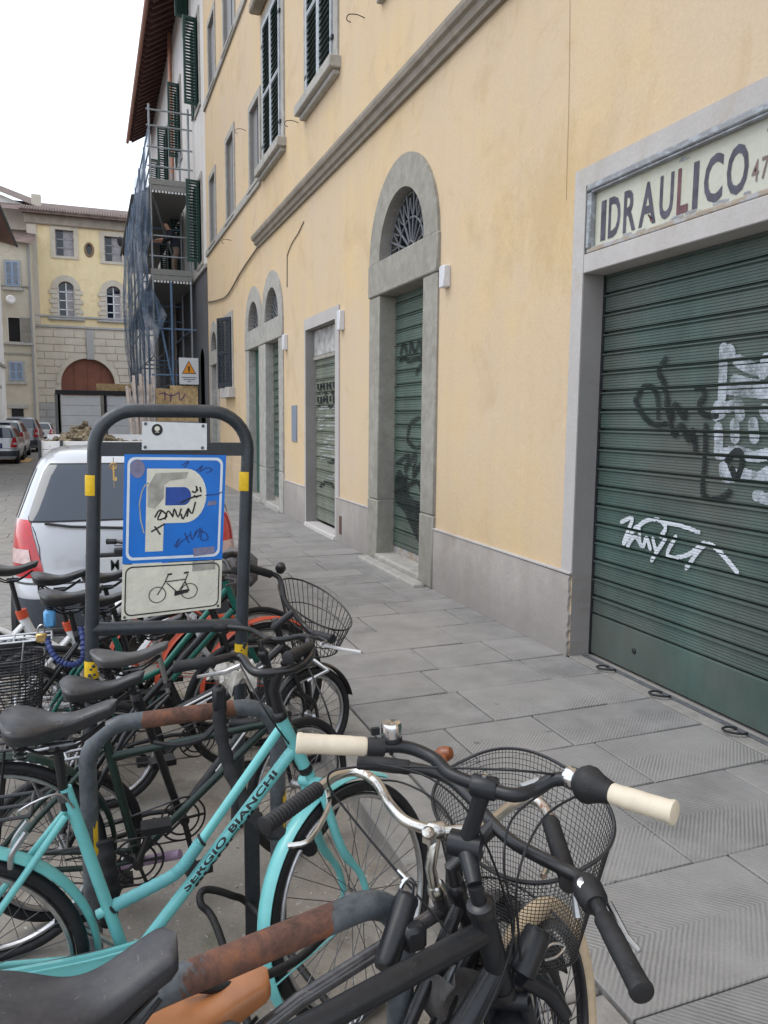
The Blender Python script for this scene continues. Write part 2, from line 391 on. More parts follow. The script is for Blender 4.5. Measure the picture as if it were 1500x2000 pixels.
def netmat():
    t = NT('torn_blue_net'); w = t.pos(); n = t.noise(t.pos(scale=(1, 1, 0.6)), 3.2, 5, 0.6, 0.3); n2 = t.noise(t.pos(scale=(1, 1, 0.30)), 3.4, 5, 0.6)
    a = t.ramp(n2, [(0.3, (0.07, 0.095, 0.14)), (0.5, (0.13, 0.18, 0.26)), (0.66, (0.38, 0.41, 0.45))]); t.col(a); t.set(0.9, spec=0.1)
    tr = t.node('ShaderNodeBsdfTransparent'); mx = t.node('ShaderNodeMixShader')
    hole = t.ramp(n, [(0.50, (0.36, 0.36, 0.36)), (0.66, (0.86, 0.86, 0.86))])
    t.link(hole, mx.inputs[0]); t.link(t.b.outputs[0], mx.inputs[1]); t.link(tr.outputs[0], mx.inputs[2]); t.link(mx.outputs[0], t.out.inputs['Surface'])
    MATS['net'] = t.mat; return t.mat

def spraymat(name, c, hole):
    t = NT(name); v = t.pos(); n = t.noise(v, 7, 6, 0.7); n2 = t.noise(v, 120, 3, 0.8); t.col(c); t.set(0.7, spec=0.2)
    k = t.math('ADD', t.math('MULTIPLY', n, 0.75), t.math('MULTIPLY', n2, 0.25)); tr = t.node('ShaderNodeBsdfTransparent'); mx = t.node('ShaderNodeMixShader')
    t.link(t.ramp(k, [(0.36, (hole, hole, hole)), (0.60, (0.04, 0.04, 0.04))]), mx.inputs[0]); t.link(t.b.outputs[0], mx.inputs[1]); t.link(tr.outputs[0], mx.inputs[2]); t.link(mx.outputs[0], t.out.inputs['Surface'])
    MATS[name] = t.mat; return t.mat
M = {}
M['yellow'] = plaster('ochre_plaster', (0.64, 0.478, 0.275, 1), (0.595, 0.468, 0.34, 1), 0.25, stain=((3.197, 5.02, 3.25), 0.75, (0.44, 0.30, 0.13, 1)))
M['plinth'] = plaster('grey_render_plinth', (0.46, 0.425, 0.395, 1), (0.35, 0.318, 0.292, 1), 0.6, 0.02, dirt=(0.0, 0.50, 0.85, (0.27, 0.25, 0.235, 1)))
M['render'] = plaster('pale_cement_frame', (0.50, 0.475, 0.458, 1), (0.44, 0.415, 0.398, 1), 0.35)
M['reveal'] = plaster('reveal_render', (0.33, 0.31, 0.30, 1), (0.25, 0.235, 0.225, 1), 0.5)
M['stone'] = stone('grey_sandstone', (0.315, 0.298, 0.258, 1))
M['stone2'] = stone('pale_sandstone', (0.395, 0.38, 0.35, 1))
M['trim'] = stone('brown_grey_moulding', (0.30, 0.265, 0.22, 1), scale=4)
M['kerb'] = stone('kerb_stone', (0.30, 0.285, 0.265, 1), scale=9)
M['joint'] = stone('joint_dirt', (0.20, 0.19, 0.175, 1), scale=14)
M['paving'] = paving(); M['road'] = roadmat(); M['rusty'] = rusty(); M['rustchrome'] = rustchrome()
M['sh_dark'] = shuttermat('dark_green_shutter', (0.070, 0.112, 0.096, 1), (0.118, 0.106, 0.096, 1))
M['sh_mid'] = shuttermat('green_shutter', (0.088, 0.128, 0.104, 1), (0.105, 0.108, 0.09, 1))
M['sh_olive'] = shuttermat('olive_shutter', (0.185, 0.20, 0.155, 1), (0.13, 0.155, 0.145, 1))
M['glass'] = glass_mat(); M['net'] = netmat()
M['celeste'] = simple('celeste_paint', (0.15, 0.49, 0.49, 1), 0.34, var=0.08, scale=12, coat=0.3, dust=0.12)
M['celeste_d'] = simple('celeste_sleeve', (0.11, 0.35, 0.37, 1), 0.6, var=0.1)
M['black'] = simple('black_paint', (0.011, 0.011, 0.013, 1), 0.33, var=0.3, dust=0.07)
M['matte'] = simple('matte_black_paint', (0.013, 0.014, 0.017, 1), 0.36, var=0.25, scale=14, dust=0.04, spec=0.35)
M['gloss'] = simple('worn_gloss_black', (0.05, 0.047, 0.05, 1), 0.2, var=0.4, coat=0.3, dust=0.2)
M['rubber'] = simple('rubber', (0.014, 0.014, 0.016, 1), 0.58, var=0.2, dust=0.06, spec=0.35, bump=0.3, bscale=300)
M['cream'] = simple('cream_rubber', (0.60, 0.525, 0.41, 1), 0.6, var=0.1, scale=18, dust=0.10)
M['tan'] = simple('cream_tyre', (0.55, 0.43, 0.29, 1), 0.75, var=0.14, scale=22)
M['chrome'] = simple('chrome', (0.66, 0.66, 0.68, 1), 0.18, 1.0, var=0.1)
M['alu'] = simple('dull_aluminium', (0.5, 0.5, 0.51, 1), 0.38, 1.0, var=0.15)
M['steel'] = simple('grey_steel', (0.13, 0.13, 0.14, 1), 0.4, 0.8, var=0.25)
M['rack'] = simple('dark_grey_coated_steel', (0.026, 0.032, 0.04, 1), 0.38, var=0.25, scale=16, dust=0.18, bump=0.12, bscale=60, bdist=0.002)
M['yel'] = simple('yellow_tape', (0.78, 0.50, 0.02, 1), 0.45, var=0.12, scale=40)
M['leather'] = simple('brown_leather', (0.36, 0.145, 0.055, 1), 0.38, var=0.18, scale=9, bump=0.1)
M['saddle'] = simple('grey_black_vinyl', (0.026, 0.026, 0.029, 1), 0.38, var=0.18, scale=10, dust=0.16, bump=0.12, bscale=260)
M['saddle2'] = simple('charcoal_vinyl', (0.024, 0.024, 0.029, 1), 0.5, var=0.3, scale=6, dust=0.12, bump=0.2, bscale=320)
M['saddle3'] = simple('grey_vinyl', (0.085, 0.083, 0.085, 1), 0.36, var=0.15, scale=8, dust=0.14)
M['dgreen'] = simple('dark_green_paint', (0.014, 0.03, 0.024, 1), 0.32, var=0.3)
M['lilac'] = simple('lilac_paint', (0.34, 0.24, 0.36, 1), 0.35, var=0.1)
M['orange'] = simple('orange_red_plastic', (0.55, 0.075, 0.03, 1), 0.4, var=0.12)
M['teal'] = simple('teal_paint', (0.012, 0.14, 0.105, 1), 0.35, var=0.1)
M['white'] = simple('white_paint', (0.72, 0.72, 0.72, 1), 0.45, var=0.06)
M['offwhite'] = simple('off_white_board', (0.88, 0.88, 0.88, 1), 0.7, var=0.06, scale=3)
M['bluechain'] = simple('blue_sleeve', (0.02, 0.036, 0.14, 1), 0.6, var=0.3)
M['bluebag'] = simple('light_blue_plastic', (0.10, 0.32, 0.60, 1), 0.4, var=0.15)
M['brass'] = simple('brass', (0.62, 0.42, 0.16, 1), 0.35, 0.8, var=0.2)
M['cloth'] = simple('black_cloth', (0.012, 0.012, 0.014, 1), 0.95, var=0.4, bump=0.6, bscale=90, bdist=0.004)
M['greycloth'] = simple('grey_cloth', (0.12, 0.11, 0.11, 1), 0.95, var=0.25, bump=0.5, bscale=50, bdist=0.006)
M['signblue'] = simple('sign_blue', (0.006, 0.16, 0.60, 1), 0.35, var=0.1, scale=9)
M['signwhite'] = simple('sign_cream', (0.68, 0.66, 0.56, 1), 0.5, var=0.09, scale=12, bump=0.55, bscale=42, bdist=0.006)
M['signedge'] = simple('sign_edge', (0.68, 0.74, 0.80, 1), 0.4, var=0.06)
M['ink'] = simple('black_ink', (0.012, 0.012, 0.014, 1), 0.55, var=0.3)
M['inkblue'] = simple('blue_marker', (0.012, 0.05, 0.22, 1), 0.5, var=0.3)
M['smudge'] = simple('sticker_residue', (0.36, 0.35, 0.31, 1), 0.7, var=0.3, scale=22)
M['residue'] = simple('mauve_sticker', (0.20, 0.19, 0.30, 1), 0.6, var=0.2)
M['blue2'] = simple('dark_sign_blue', (0.015, 0.06, 0.30, 1), 0.4, var=0.25)
M['tagpaper'] = simple('plate_white', (0.66, 0.68, 0.70, 1), 0.4, var=0.05)
M['spray'] = simple('black_spray', (0.010, 0.012, 0.013, 1), 0.6, var=0.3)
M['sprayw'] = simple('white_spray', (0.66, 0.69, 0.74, 1), 0.6, var=0.12, scale=14)
M['sprayf'] = simple('faded_white_spray', (0.30, 0.34, 0.385, 1), 0.6, var=0.40, scale=5)
M['sprayg'] = simple('thin_white_spray', (0.34, 0.36, 0.35, 1), 0.6, var=0.35, scale=9)
M['sprayf'] = spraymat('soft_white_spray', (0.46, 0.50, 0.55, 1), 0.95); M['sprayw'] = spraymat('white_spray_tag', (0.64, 0.67, 0.72, 1), 0.45); M['spray'] = spraymat('black_spray_tag', (0.010, 0.012, 0.013, 1), 0.5); M['sprayg'] = spraymat('thin_spray', (0.42, 0.44, 0.43, 1), 0.95)
M['letter'] = simple('sign_lettering', (0.065, 0.062, 0.085, 1), 0.7, var=0.45, scale=9)
M['letterred'] = simple('sign_lettering_red', (0.13, 0.058, 0.065, 1), 0.7, var=0.3, scale=12)
M['letterbrown'] = simple('sign_lettering_brown', (0.17, 0.12, 0.10, 1), 0.7, var=0.3, scale=12)
M['signboard'] = plaster('faded_sign_board', (0.56, 0.56, 0.47, 1), (0.50, 0.50, 0.43, 1), 0.4, 0.004)
def woodmat(name, c, c2):
    t = NT(name); n = t.noise(t.pos(scale=(6, 1, 6)), 5, 6, 0.7); n2 = t.noise(t.pos(scale=(1, 0.5, 1)), 22, 6, 0.7)
    t.col(t.mix(t.ramp(n2, [(0.48, (0, 0, 0)), (0.56, (1, 1, 1))]), t.ramp(n, [(0.3, c), (0.7, tuple(x*1.4 for x in c[:3])+(1,))]), c2)); t.set(0.8); t.bump(n, 0.4, 0.003); MATS[name] = t.mat; return t.mat
M['oldwood'] = woodmat('flaking_grey_wood', (0.20, 0.205, 0.215, 1), (0.34, 0.365, 0.39, 1))
M['oldwood2'] = woodmat('flaking_brown_wood', (0.26, 0.215, 0.165, 1), (0.36, 0.36, 0.37, 1))
M['iron'] = simple('black_iron', (0.03, 0.032, 0.036, 1), 0.5, 0.4, var=0.3)
M['ironlight'] = simple('dusty_iron', (0.13, 0.135, 0.145, 1), 0.6, 0.3, var=0.3)
M['dark'] = simple('dark_interior', (0.012, 0.012, 0.014, 1), 0.9)
M['louvre'] = simple('green_louvre_paint', (0.018, 0.055, 0.048, 1), 0.5, var=0.3)
M['louvre_far'] = simple('faded_green_louvre', (0.022, 0.062, 0.05, 1), 0.5, var=0.3)
M['louvre_grey'] = simple('blue_black_louvre', (0.022, 0.03, 0.042, 1), 0.5, var=0.3)
M['shframe'] = simple('worn_shutter_frame', (0.36, 0.385, 0.41, 1), 0.55, var=0.25, scale=8)
M['greydoor'] = simple('grey_blind', (0.23, 0.225, 0.225, 1), 0.6, var=0.15)
M['gdoor'] = simple('green_door', (0.025, 0.085, 0.06, 1), 0.45, var=0.25)
M['pinkwood'] = simple('painted_eave_wood', (0.10, 0.045, 0.038, 1), 0.8, var=0.25, scale=4)
M['tile'] = simple('terracotta_tile', (0.125, 0.085, 0.07, 1), 0.85, var=0.45, scale=1.6)
M['copper'] = simple('copper_pipe', (0.42, 0.215, 0.15, 1), 0.5, 0.5, var=0.2)
M['wht'] = plaster('white_plaster', (0.72, 0.69, 0.67, 1), (0.64, 0.61, 0.585, 1))
M['gry'] = plaster('dark_grey_render', (0.125, 0.128, 0.14, 1), (0.10, 0.102, 0.11, 1))
M['pal'] = plaster('pale_yellow_plaster', (0.80, 0.66, 0.40, 1), (0.74, 0.60, 0.38, 1))
M['palstone'] = plaster('beige_ashlar', (0.58, 0.52, 0.43, 1), (0.50, 0.45, 0.38, 1))
M['palgrey'] = plaster('grey_ashlar', (0.40, 0.395, 0.385, 1), (0.34, 0.335, 0.33, 1))
M['beige'] = plaster('beige_plaster', (0.56, 0.50, 0.40, 1), (0.48, 0.43, 0.345, 1))
M['cornice'] = stone('cornice_stone', (0.36, 0.31, 0.26, 1), scale=2)
M['reddoor'] = simple('red_brown_door', (0.16, 0.05, 0.026, 1), 0.55, var=0.2, scale=2)
M['blueshut'] = simple('pale_blue_shutter', (0.24, 0.32, 0.45, 1), 0.6, var=0.12)
M['osb'] = simple('yellow_formwork_board', (0.58, 0.40, 0.20, 1), 0.75, var=0.3, scale=9)
M['planks'] = simple('weathered_planks', (0.58, 0.50, 0.45, 1), 0.8, var=0.3, scale=6)
M['galv'] = simple('galvanised_tube', (0.30, 0.32, 0.34, 1), 0.45, 0.6, var=0.2)
M['bluetube'] = simple('blue_painted_tube', (0.10, 0.17, 0.27, 1), 0.5, var=0.2)
M['deck'] = simple('scaffold_deck', (0.24, 0.235, 0.22, 1), 0.7, var=0.2)
M['carsilver'] = simple('silver_car_paint', (0.47, 0.48, 0.505, 1), 0.32, 0.2, var=0.03, scale=4, coat=0.8)
M['carwhite'] = simple('white_car_paint', (0.66, 0.66, 0.65, 1), 0.3, 0.0, var=0.03, coat=0.8)
M['cargrey'] = simple('grey_car_paint', (0.22, 0.23, 0.25, 1), 0.3, 0.3, var=0.03, coat=0.8)
_t = NT('tinted_car_glass'); _t.col((0.022, 0.034, 0.055, 1)); _t.set(0.04); _t.b.inputs['IOR'].default_value = 1.65; M['carglass'] = _t.mat
M['taillight'] = simple('red_lamp_lens', (0.50, 0.012, 0.02, 1), 0.12, var=0.25, scale=20, coat=0.8)
M['lampclear'] = simple('clear_lamp_lens', (0.62, 0.45, 0.44, 1), 0.15, var=0.2, coat=0.6)
M['trimblk'] = simple('black_plastic_trim', (0.02, 0.021, 0.023, 1), 0.6, var=0.2)
M['bluegrey'] = simple('blue_grey_bumper', (0.05, 0.058, 0.075, 1), 0.55, var=0.15)
M['platebl'] = simple('plate_blue', (0.01, 0.12, 0.55, 1), 0.4)
M['roadpaint'] = simple('ochre_road_paint', (0.62, 0.36, 0.13, 1), 0.85, var=0.35, scale=5)
M['skin'] = simple('skin', (0.40, 0.22, 0.15, 1), 0.6, var=0.08)
M['navy'] = simple('dark_navy_cotton', (0.014, 0.015, 0.024, 1), 0.9, var=0.3)
M['jeans'] = simple('brown_work_trousers', (0.17, 0.115, 0.085, 1), 0.9, var=0.25)
M['hair'] = simple('dark_hair', (0.015, 0.012, 0.01, 1), 0.8)
M['debris'] = simple('mixed_rubble', (0.26, 0.21, 0.14, 1), 0.9, var=0.6, scale=3)
M['warn'] = simple('warning_orange', (0.82, 0.30, 0.01, 1), 0.45, var=0.05)
M['box'] = simple('white_meter_box', (0.60, 0.60, 0.62, 1), 0.5, var=0.08)
M['bluepanel'] = simple('blue_grey_panel', (0.20, 0.235, 0.29, 1), 0.5, var=0.1)
M['amber'] = simple('amber_reflector', (0.20, 0.06, 0.02, 1), 0.3, var=0.3)
M['litter'] = simple('pale_grit', (0.42, 0.40, 0.36, 1), 0.8, var=0.2)
M['greengls'] = simple('green_sticker', (0.14, 0.30, 0.08, 1), 0.5, var=0.3)
M['cable'] = simple('dusty_cable', (0.17, 0.14, 0.11, 1), 0.8, var=0.3)

# ================================================================== setting
D = 3.197                      # plane of the long facade on the right
RZ = -0.10                     # road level; the pavement is z = 0
KX0, KX1 = 1.08, 1.39          # kerb stones
EX, EY, EZ = V(1, 0, 0), V(0, 1, 0), V(0, 0, 1)
def prismx(mb, poly, x0, x1): return mb.prism(poly, (x0, 0, 0), EY, EZ, (x1-x0, 0, 0))
def flatx(mb, loops, X): return mb.flat([[(-a, b) for a, b in l] for l in loops], (X, 0, 0), -EY, EZ)

mb = MB(); mb.add([(-400, -200, RZ), (KX0+0.02, -200, RZ), (KX0+0.02, 600, RZ), (-400, 600, RZ)], [(0, 1, 2, 3)])
road = tag(mb.build('road', M['road'], origin=(0, 0, RZ)), kind='structure')
mb = MB(); mb.add([(KX1-0.3, -200, -0.035), (400, -200, -0.035), (400, 600, -0.035), (KX1-0.3, 600, -0.035)], [(0, 1, 2, 3)])
pav = tag(mb.build('pavement', M['joint'], origin=(2, 0, -0.035)), kind='structure')
# slabs of the pavement, each its own piece
y = -0.6; row = 0
ys = [-0.6, -0.05, 0.5, 1.07, 1.63, 2.20, 2.80, 3.28, 3.72, 4.22, 4.66]
while ys[-1] < 34: ys.append(ys[-1]+rnd.choice((0.36, 0.40, 0.44, 0.50)))
for i in range(len(ys)-1):
    y0, y1 = ys[i], ys[i+1]; x = KX1; first = True
    cuts = [KX1]
    if i == 5: cuts += [2.14]
    elif i == 4: cuts += [2.30]
    else:
        cuts.append(KX1+rnd.uniform(0.35, 0.8))
    while D-cuts[-1] > 0.95: cuts.append(cuts[-1]+rnd.uniform(0.55, 0.85))
    if D-cuts[-1] < 0.25 and len(cuts) > 2: cuts.pop()
    cuts.append(D-0.005)
    for a, b in zip(cuts[:-1], cuts[1:]):
        g = rnd.uniform(0.0025, 0.006); dz = rnd.uniform(-0.004, 0.0025); tl = [rnd.uniform(-0.0015, 0.0015) for _ in range(4)]
        q = MB(); q.cbox((a+g, y0+g, -0.05), (b-g, y1-g, dz), 0.005)
        place('paving_slab', q.mesh('paving_slab', M['paving'], ((a+b)/2, (y0+y1)/2, 0)), ((a+b)/2, (y0+y1)/2, 0), pav)
# kerb
mb = MB(); mb.cbox((KX0+0.02, -2, RZ-0.05), (KX1-0.01, 45, -0.03), 0.002)
kerb = tag(mb.build('kerb', M['joint'], origin=(1.2, 0, RZ)), kind='structure')
y = -1.5
while y < 40:
    l = rnd.uniform(0.8, 1.25); q = MB(); q.cbox((KX0+rnd.uniform(-.006, .006), y+0.004, RZ-0.05), (KX1-0.004, y+l-0.004, rnd.uniform(-0.004, 0.003)), 0.014)
    q.build('kerb_stone', M['kerb'], kerb, origin=(1.2, y+l/2, RZ)); y += l
# road slabs where the carriageway is seen to the left of the silver car
y = 7.0
while y < 26:
    h = 0.5; x = -4.2+rnd.uniform(0, 0.4)
    while x < -0.55:
        w = rnd.uniform(0.7, 1.1); q = MB(); q.cbox((x+0.006, y+0.006, RZ-0.03), (x+w-0.006, y+h-0.006, RZ+0.008+rnd.uniform(-.002, .003)), 0.005)
        q.build('road_slab', M['kerb'], road, origin=(x+w/2, y+h/2, RZ)); x += w
    y += h
for (yy, xx, ll, ww) in ((18.5, -3.0, 1.3, 0.8), (20.8, -2.9, 1.2, 0.7), (33, -3.1, 3.0, 0.8)):
    q = MB(); q.add([(xx-ww, yy, RZ+0.016), (xx+ww, yy, RZ+0.016), (xx+ww, yy+ll, RZ+0.016), (xx-ww, yy+ll, RZ+0.016)], [(0, 1, 2, 3)])
    q.build('worn_paint_mark', M['roadpaint'], road)

# ------------------------------------------------------------------ long yellow building
YB0, YB1, YBH = -3.0, 22.5, 16.2
yb = thing('yellow_building', (D, 10, 0), 'long ochre plastered building with grey stone doorways and roller shutters along the pavement', 'building')
def arc_pts(yc, zc, r, a0, a1, n): return [(yc+r*math.cos(a0+(a1-a0)*i/n), zc+r*math.sin(a0+(a1-a0)*i/n)) for i in range(n+1)]
def arch_loop(y0, y1, zs, zb=0.0, n=20):
    yc = (y0+y1)/2; r = (y1-y0)/2
    return [(y0, zb), (y1, zb)] + arc_pts(yc, zs, r, 0, math.pi, n)
GAR = (-0.2, 4.60, 2.70)
RECT = (10.33, 11.90, 3.06)
ARCH = [dict(y0=7.30, y1=8.58, jw=0.33), dict(y0=13.72, y1=14.86, jw=0.30), dict(y0=15.45, y1=16.55, jw=0.30), dict(y0=20.95, y1=21.95, jw=0.28)]
ZT0, ZT1 = 3.12, 3.50          # transom of the arched doorways
WIN = [dict(y0=10.42, y1=11.72, z0=6.40, z1=8.75, kind='louvre'), dict(y0=13.42, y1=14.78, z0=6.36, z1=8.75, kind='louvre'),
       dict(y0=15.25, y1=16.15, z0=6.30, z1=7.75, kind='blind'), dict(y0=18.05, y1=19.0, z0=6.30, z1=8.05, kind='blind'), dict(y0=20.8, y1=21.7, z0=6.30, z1=7.95, kind='blind'),
       dict(y0=17.75, y1=19.1, z0=10.1, z1=12.2, kind='blind'), dict(y0=20.5, y1=21.5, z0=10.1, z1=11.7, kind='blind'), dict(y0=13.4, y1=14.7, z0=10.1, z1=12.2, kind='blind'),
       dict(y0=7.2, y1=8.5, z0=6.38, z1=8.75, kind='blind')]
SW = dict(y0=18.6, y1=19.5, z0=2.42, z1=4.05)
outer = [(YB0, 0), (YB1, 0), (YB1, YBH), (YB0, YBH)]
holes = [[(GAR[0], 0.001), (GAR[1], 0.001), (GAR[1], 3.28), (GAR[0], 3.28)], [(RECT[0], 0.001), (RECT[1], 0.001), (RECT[1], RECT[2]), (RECT[0], RECT[2])]]
holes += [arch_loop(a['y0'], a['y1'], ZT1, 0.001) for a in ARCH]
holes += [[(w['y0'], w['z0']), (w['y1'], w['z0']), (w['y1'], w['z1']), (w['y0'], w['z1'])] for w in WIN+[SW]]
mb = MB(); flatx(mb, [outer]+holes, D)
mb.add([(D, YB1, 0), (D+9, YB1, 0), (D+9, YB1, YBH), (D, YB1, YBH)], [(0, 1, 2, 3)]); mb.add([(D, YB0, 0), (D+9, YB0, 0), (D+9, YB0, YBH), (D, YB0, YBH)], [(3, 2, 1, 0)])
mb.build('wall', M['yellow'], yb, smooth=False)
# reveals behind each opening and a dark room behind them
for h in holes:
    n = len(h); mb = MB()
    for i in range(n):
        a, b = h[i], h[(i+1) % n]; mb.add([(D, a[0], a[1]), (D, b[0], b[1]), (D+0.30, b[0], b[1]), (D+0.30, a[0], a[1])], [(0, 1, 2, 3)])
    mb.build('reveal', M['reveal'], yb, smooth=False)
mb = MB(); mb.add([(D+0.31, YB0, 0), (D+0.31, YB1, 0), (D+0.31, YB1, YBH), (D+0.31, YB0, YBH)], [(0, 1, 2, 3)]); mb.build('room_behind', M['dark'], yb, smooth=False)
mb = MB(); mb.box((D+3.8, (YB0+YB1)/2, YBH+0.15), (10.2, YB1-YB0+0.02, 0.3)); mb.build('roof', M['tile'], yb, smooth=False)

# plinth segments between the openings, ragged at the garage corner
segs = [(GAR[1]+0.003, 6.97), (8.90, 10.28), (11.96, 13.38)]
for a, b in segs:
    poly = [(a, 0.0), (b, 0.0), (b, 0.60), (a, 0.60)]
    if abs(a-GAR[1]) < 0.1:
        rag = [(a+rnd.uniform(0, 0.022), 0.56-0.028*i) for i in range(20)]
        poly = [(a+0.012, 0.0), (b, 0.0), (b, 0.605), (a, 0.595)]+rag
    q = MB(); prismx(q, poly, D-0.022, D+0.004); q.build('plinth', M['plinth'], yb, smooth=False)
    q = MB(); q.cbox((D-0.03, a-0.004, 0.604), (D+0.002, b, 0.622), 0.006); q.build('plinth_cap', M['render'], yb)
q = MB(); prismx(q, [(16.9, 0), (20.6, 0), (20.6, 0.6), (16.9, 0.6)], D-0.02, D+0.004); q.build('plinth', M['yellow'], yb, smooth=False)
# string course, stops at y = 15.5
prof = [(0, 5.00), (-0.045, 5.00), (-0.05, 5.045), (-0.085, 5.06), (-0.10, 5.12), (-0.135, 5.135), (-0.15, 5.175), (-0.15, 5.215), (-0.10, 5.24), (0, 5.26)]
y = YB0
while y < 15.5:
    l = min(2.4, 15.5-y); q = MB(); q.prism([(a, b) for a, b in prof], (D+0.002, y+0.002, 0), EX, EZ, (0, l-0.004, 0)); q.build('string_course', M['trim'], yb, smooth=False); y += 2.4
# sill bands on the upper floors further along
for (a, b, z) in ((15.15, 22.45, 6.12), (16.3, 22.45, 9.95)):
    q = MB(); q.cbox((D-0.05, a, z), (D+0.002, b, z+0.17), 0.01); q.build('sill_band', M['stone2'], yb)
# sagging cable and small fittings
def cable(pts, r, name, mat, parent, k=6): q = MB(); q.tube(cat_rom(pts, k), r, 6); return q.build(name, mat, parent)
cable([(D-0.03, 15.5, 5.0), (D-0.03, 17.2, 4.85), (D-0.03, 19.0, 4.62), (D-0.03, 20.5, 4.70), (D-0.03, 22.4, 4.9)], 0.018, 'wall_cable', M['cable'], yb)
cable([(D-0.015, 15.5, 5.02), (D-0.015, 15.2, 5.02)], 0.02, 'wall_cable', M['cable'], yb)
cable([(D-0.012, 13.1, 4.42), (D-0.012, 12.75, 4.55), (D-0.012, 12.35, 4.62), (D-0.012, 12.0, 4.72)], 0.008, 'wall_cable', M['cable'], yb)
cable([(D-0.01, 13.1, 4.42), (D-0.01, 13.12, 3.9)], 0.008, 'wall_cable', M['cable'], yb)
p0 = atx(1108, 250, D-0.006)
cable([atx(1113, 0, D-0.004), atx(1112, 120, D-0.004), atx(1110, 230, D-0.004), atx(1107, 330, D-0.004), atx(1106, 390, D-0.004)], 0.0016, 'wall_crack', simple('crack_dirt', (0.36, 0.27, 0.17, 1), .9), yb, 3)
for (px, py, w, h) in ((875, 541, 0.11, 0.2), (670, 626, 0.13, 0.26), (560, 669, 0.15, 0.26)):
    c = atx(px, py, D); q = MB(); q.cbox((D-0.07, c[1]-w/2, c[2]-h/2), (D+0.002, c[1]+w/2, c[2]+h/2), 0.008); bx = q.build('meter_box', M['box'], yb)
c = atx(576, 827, D); q = MB(); q.cbox((D-0.02, c[1]-0.16, c[2]-0.30), (D+0.002, c[1]+0.16, c[2]+0.30), 0.004); q.build('notice_panel', M['bluepanel'], yb)
q = MB(); q.cbox((D-0.03, 10.0, 0.12), (D-0.02, 10.10, 0.37), 0.002); q.build('vent_grille', simple('rust', (0.10, 0.05, 0.035, 1), 0.8), yb)
for (px, py) in ((712, 35), (583, 240), (480, 255), (452, 470)):
    c = atx(px, py, D); q = MB(); q.tube(cat_rom([c+V(0, 0, 0.0), c+V(-0.10, 0, 0.02), c+V(-0.20, 0, 0.0), c+V(-0.22, 0, -0.06), c+V(-0.17, 0, -0.08)], 5), 0.006, 6); q.build('iron_hook', M['iron'], yb)

# ---- roller shutters: slat profile with fine ribs
def slat_mesh(name, L, pitch, mat, ribs, depth=0.007):
    """one slat, length L along +Y from 0, z from 0 to pitch, front at x = 0"""
    prof = [(0.030, 0.0), (0.026, 0.010), (0.0, 0.012)]
    z0, z1 = 0.016, pitch-0.026; n = ribs
    for i in range(n):
        a = z0+(z1-z0)*i/n; b = (z1-z0)/n
        prof += [(0.000, a+0.10*b), (-depth*0.55, a+0.25*b), (-depth*0.55, a+0.72*b), (0.0, a+0.88*b)]
    prof += [(0.002, z1+0.002), (-0.004, z1+0.005), (-0.015, z1+0.010), (-0.015, pitch-0.009), (0.004, pitch-0.005), (0.030, pitch-0.002)]
    q = MB(); P = [[(x, 0, z) for x, z in prof], [(x, L, z) for x, z in prof]]; q.grid(P[::-1]); return q.mesh(name, mat, smooth=False)
def shutter(parent, y0, y1, z0, z1, xf, pitch, mat, ribs, bottom=0.0):
    n = int(math.ceil((z1-z0)/pitch)); me = slat_mesh('slat', y1-y0, pitch, mat, ribs)
    for i in range(n): place('slat', me, (xf, y0, z0+i*pitch), parent)
# garage shutter
XS = D+0.175
q = MB(); q.cbox((XS-0.010, GAR[0], 0.02), (XS+0.02, GAR[1]-0.02, 0.31), 0.006); gar = q.build('roller_shutter', M['sh_dark'], yb)
shutter(gar, GAR[0], GAR[1]-0.02, 0.31, GAR[2]+0.12, XS, 0.133, M['sh_dark'], 5)
q = MB(); q.box((XS+0.01, GAR[1]-0.010, 1.4), (0.05, 0.02, 2.8)); q.build('guide_rail', M['iron'], gar)
for yy in (4.1, 2.95):
    q = MB(); q.lathe([(0.018, -0.004), (0.018, 0.006), (0.008, 0.012)], (XS-0.012, yy, 0.17), (-1, 0, 0), 12); q.build('bolt', M['iron'], gar)
# threshold strip with hasps
q = MB(); q.cbox((D-0.005, GAR[0], -0.03), (D+0.30, GAR[1], 0.004), 0.004); q.build('threshold', M['kerb'], yb)
q = MB(); q.cbox((D+0.085, GAR[0], 0.006), (D+0.12, GAR[1]-0.03, 0.014), 0.002); q.build('track_rail', M['ironlight'], yb)
for (px, py) in ((1205, 1302), (1312, 1352), (1462, 1422)):
    c = atz(px, py, 0.02); c[0] = D+0.05
    q = MB(); q.tube(cat_rom([c+V(0.04, -0.05, 0), c+V(0.0, -0.06, 0.004), c+V(-0.055, -0.02, 0.006), c+V(-0.055, 0.03, 0.006), c+V(0.0, 0.045, 0.004), c+V(0.04, 0.02, 0)], 5), 0.007, 6); q.build('floor_hasp', M['iron'], yb)
# cement frame around the garage with the sign let into it
XFm = D-0.012
fr = MB(); prismx(fr, [(GAR[1], 0.606), (GAR[1]+0.13, 0.606), (GAR[1]+0.13, 3.40), (GAR[0]-0.2, 3.40), (GAR[0]-0.2, 3.275), (GAR[1], 3.275)], XFm, D+0.002); gfr = fr.build('door_frame', M['render'], yb, smooth=False)
q = MB(); q.cbox((D-0.012, GAR[0], GAR[2]), (D+0.30, GAR[1]-0.001, 2.825), 0.006); q.build('lintel', M['render'], gfr)
q = MB(); q.add([(D-0.0025, GAR[1], 0.0), (D-0.0025, GAR[1], 2.7), (D+0.29, GAR[1]-0.003, 2.7), (D+0.29, GAR[1]-0.003, 0.0)], [(0, 1, 2, 3)]); q.build('jamb_render', M['reveal'], gfr, smooth=False)
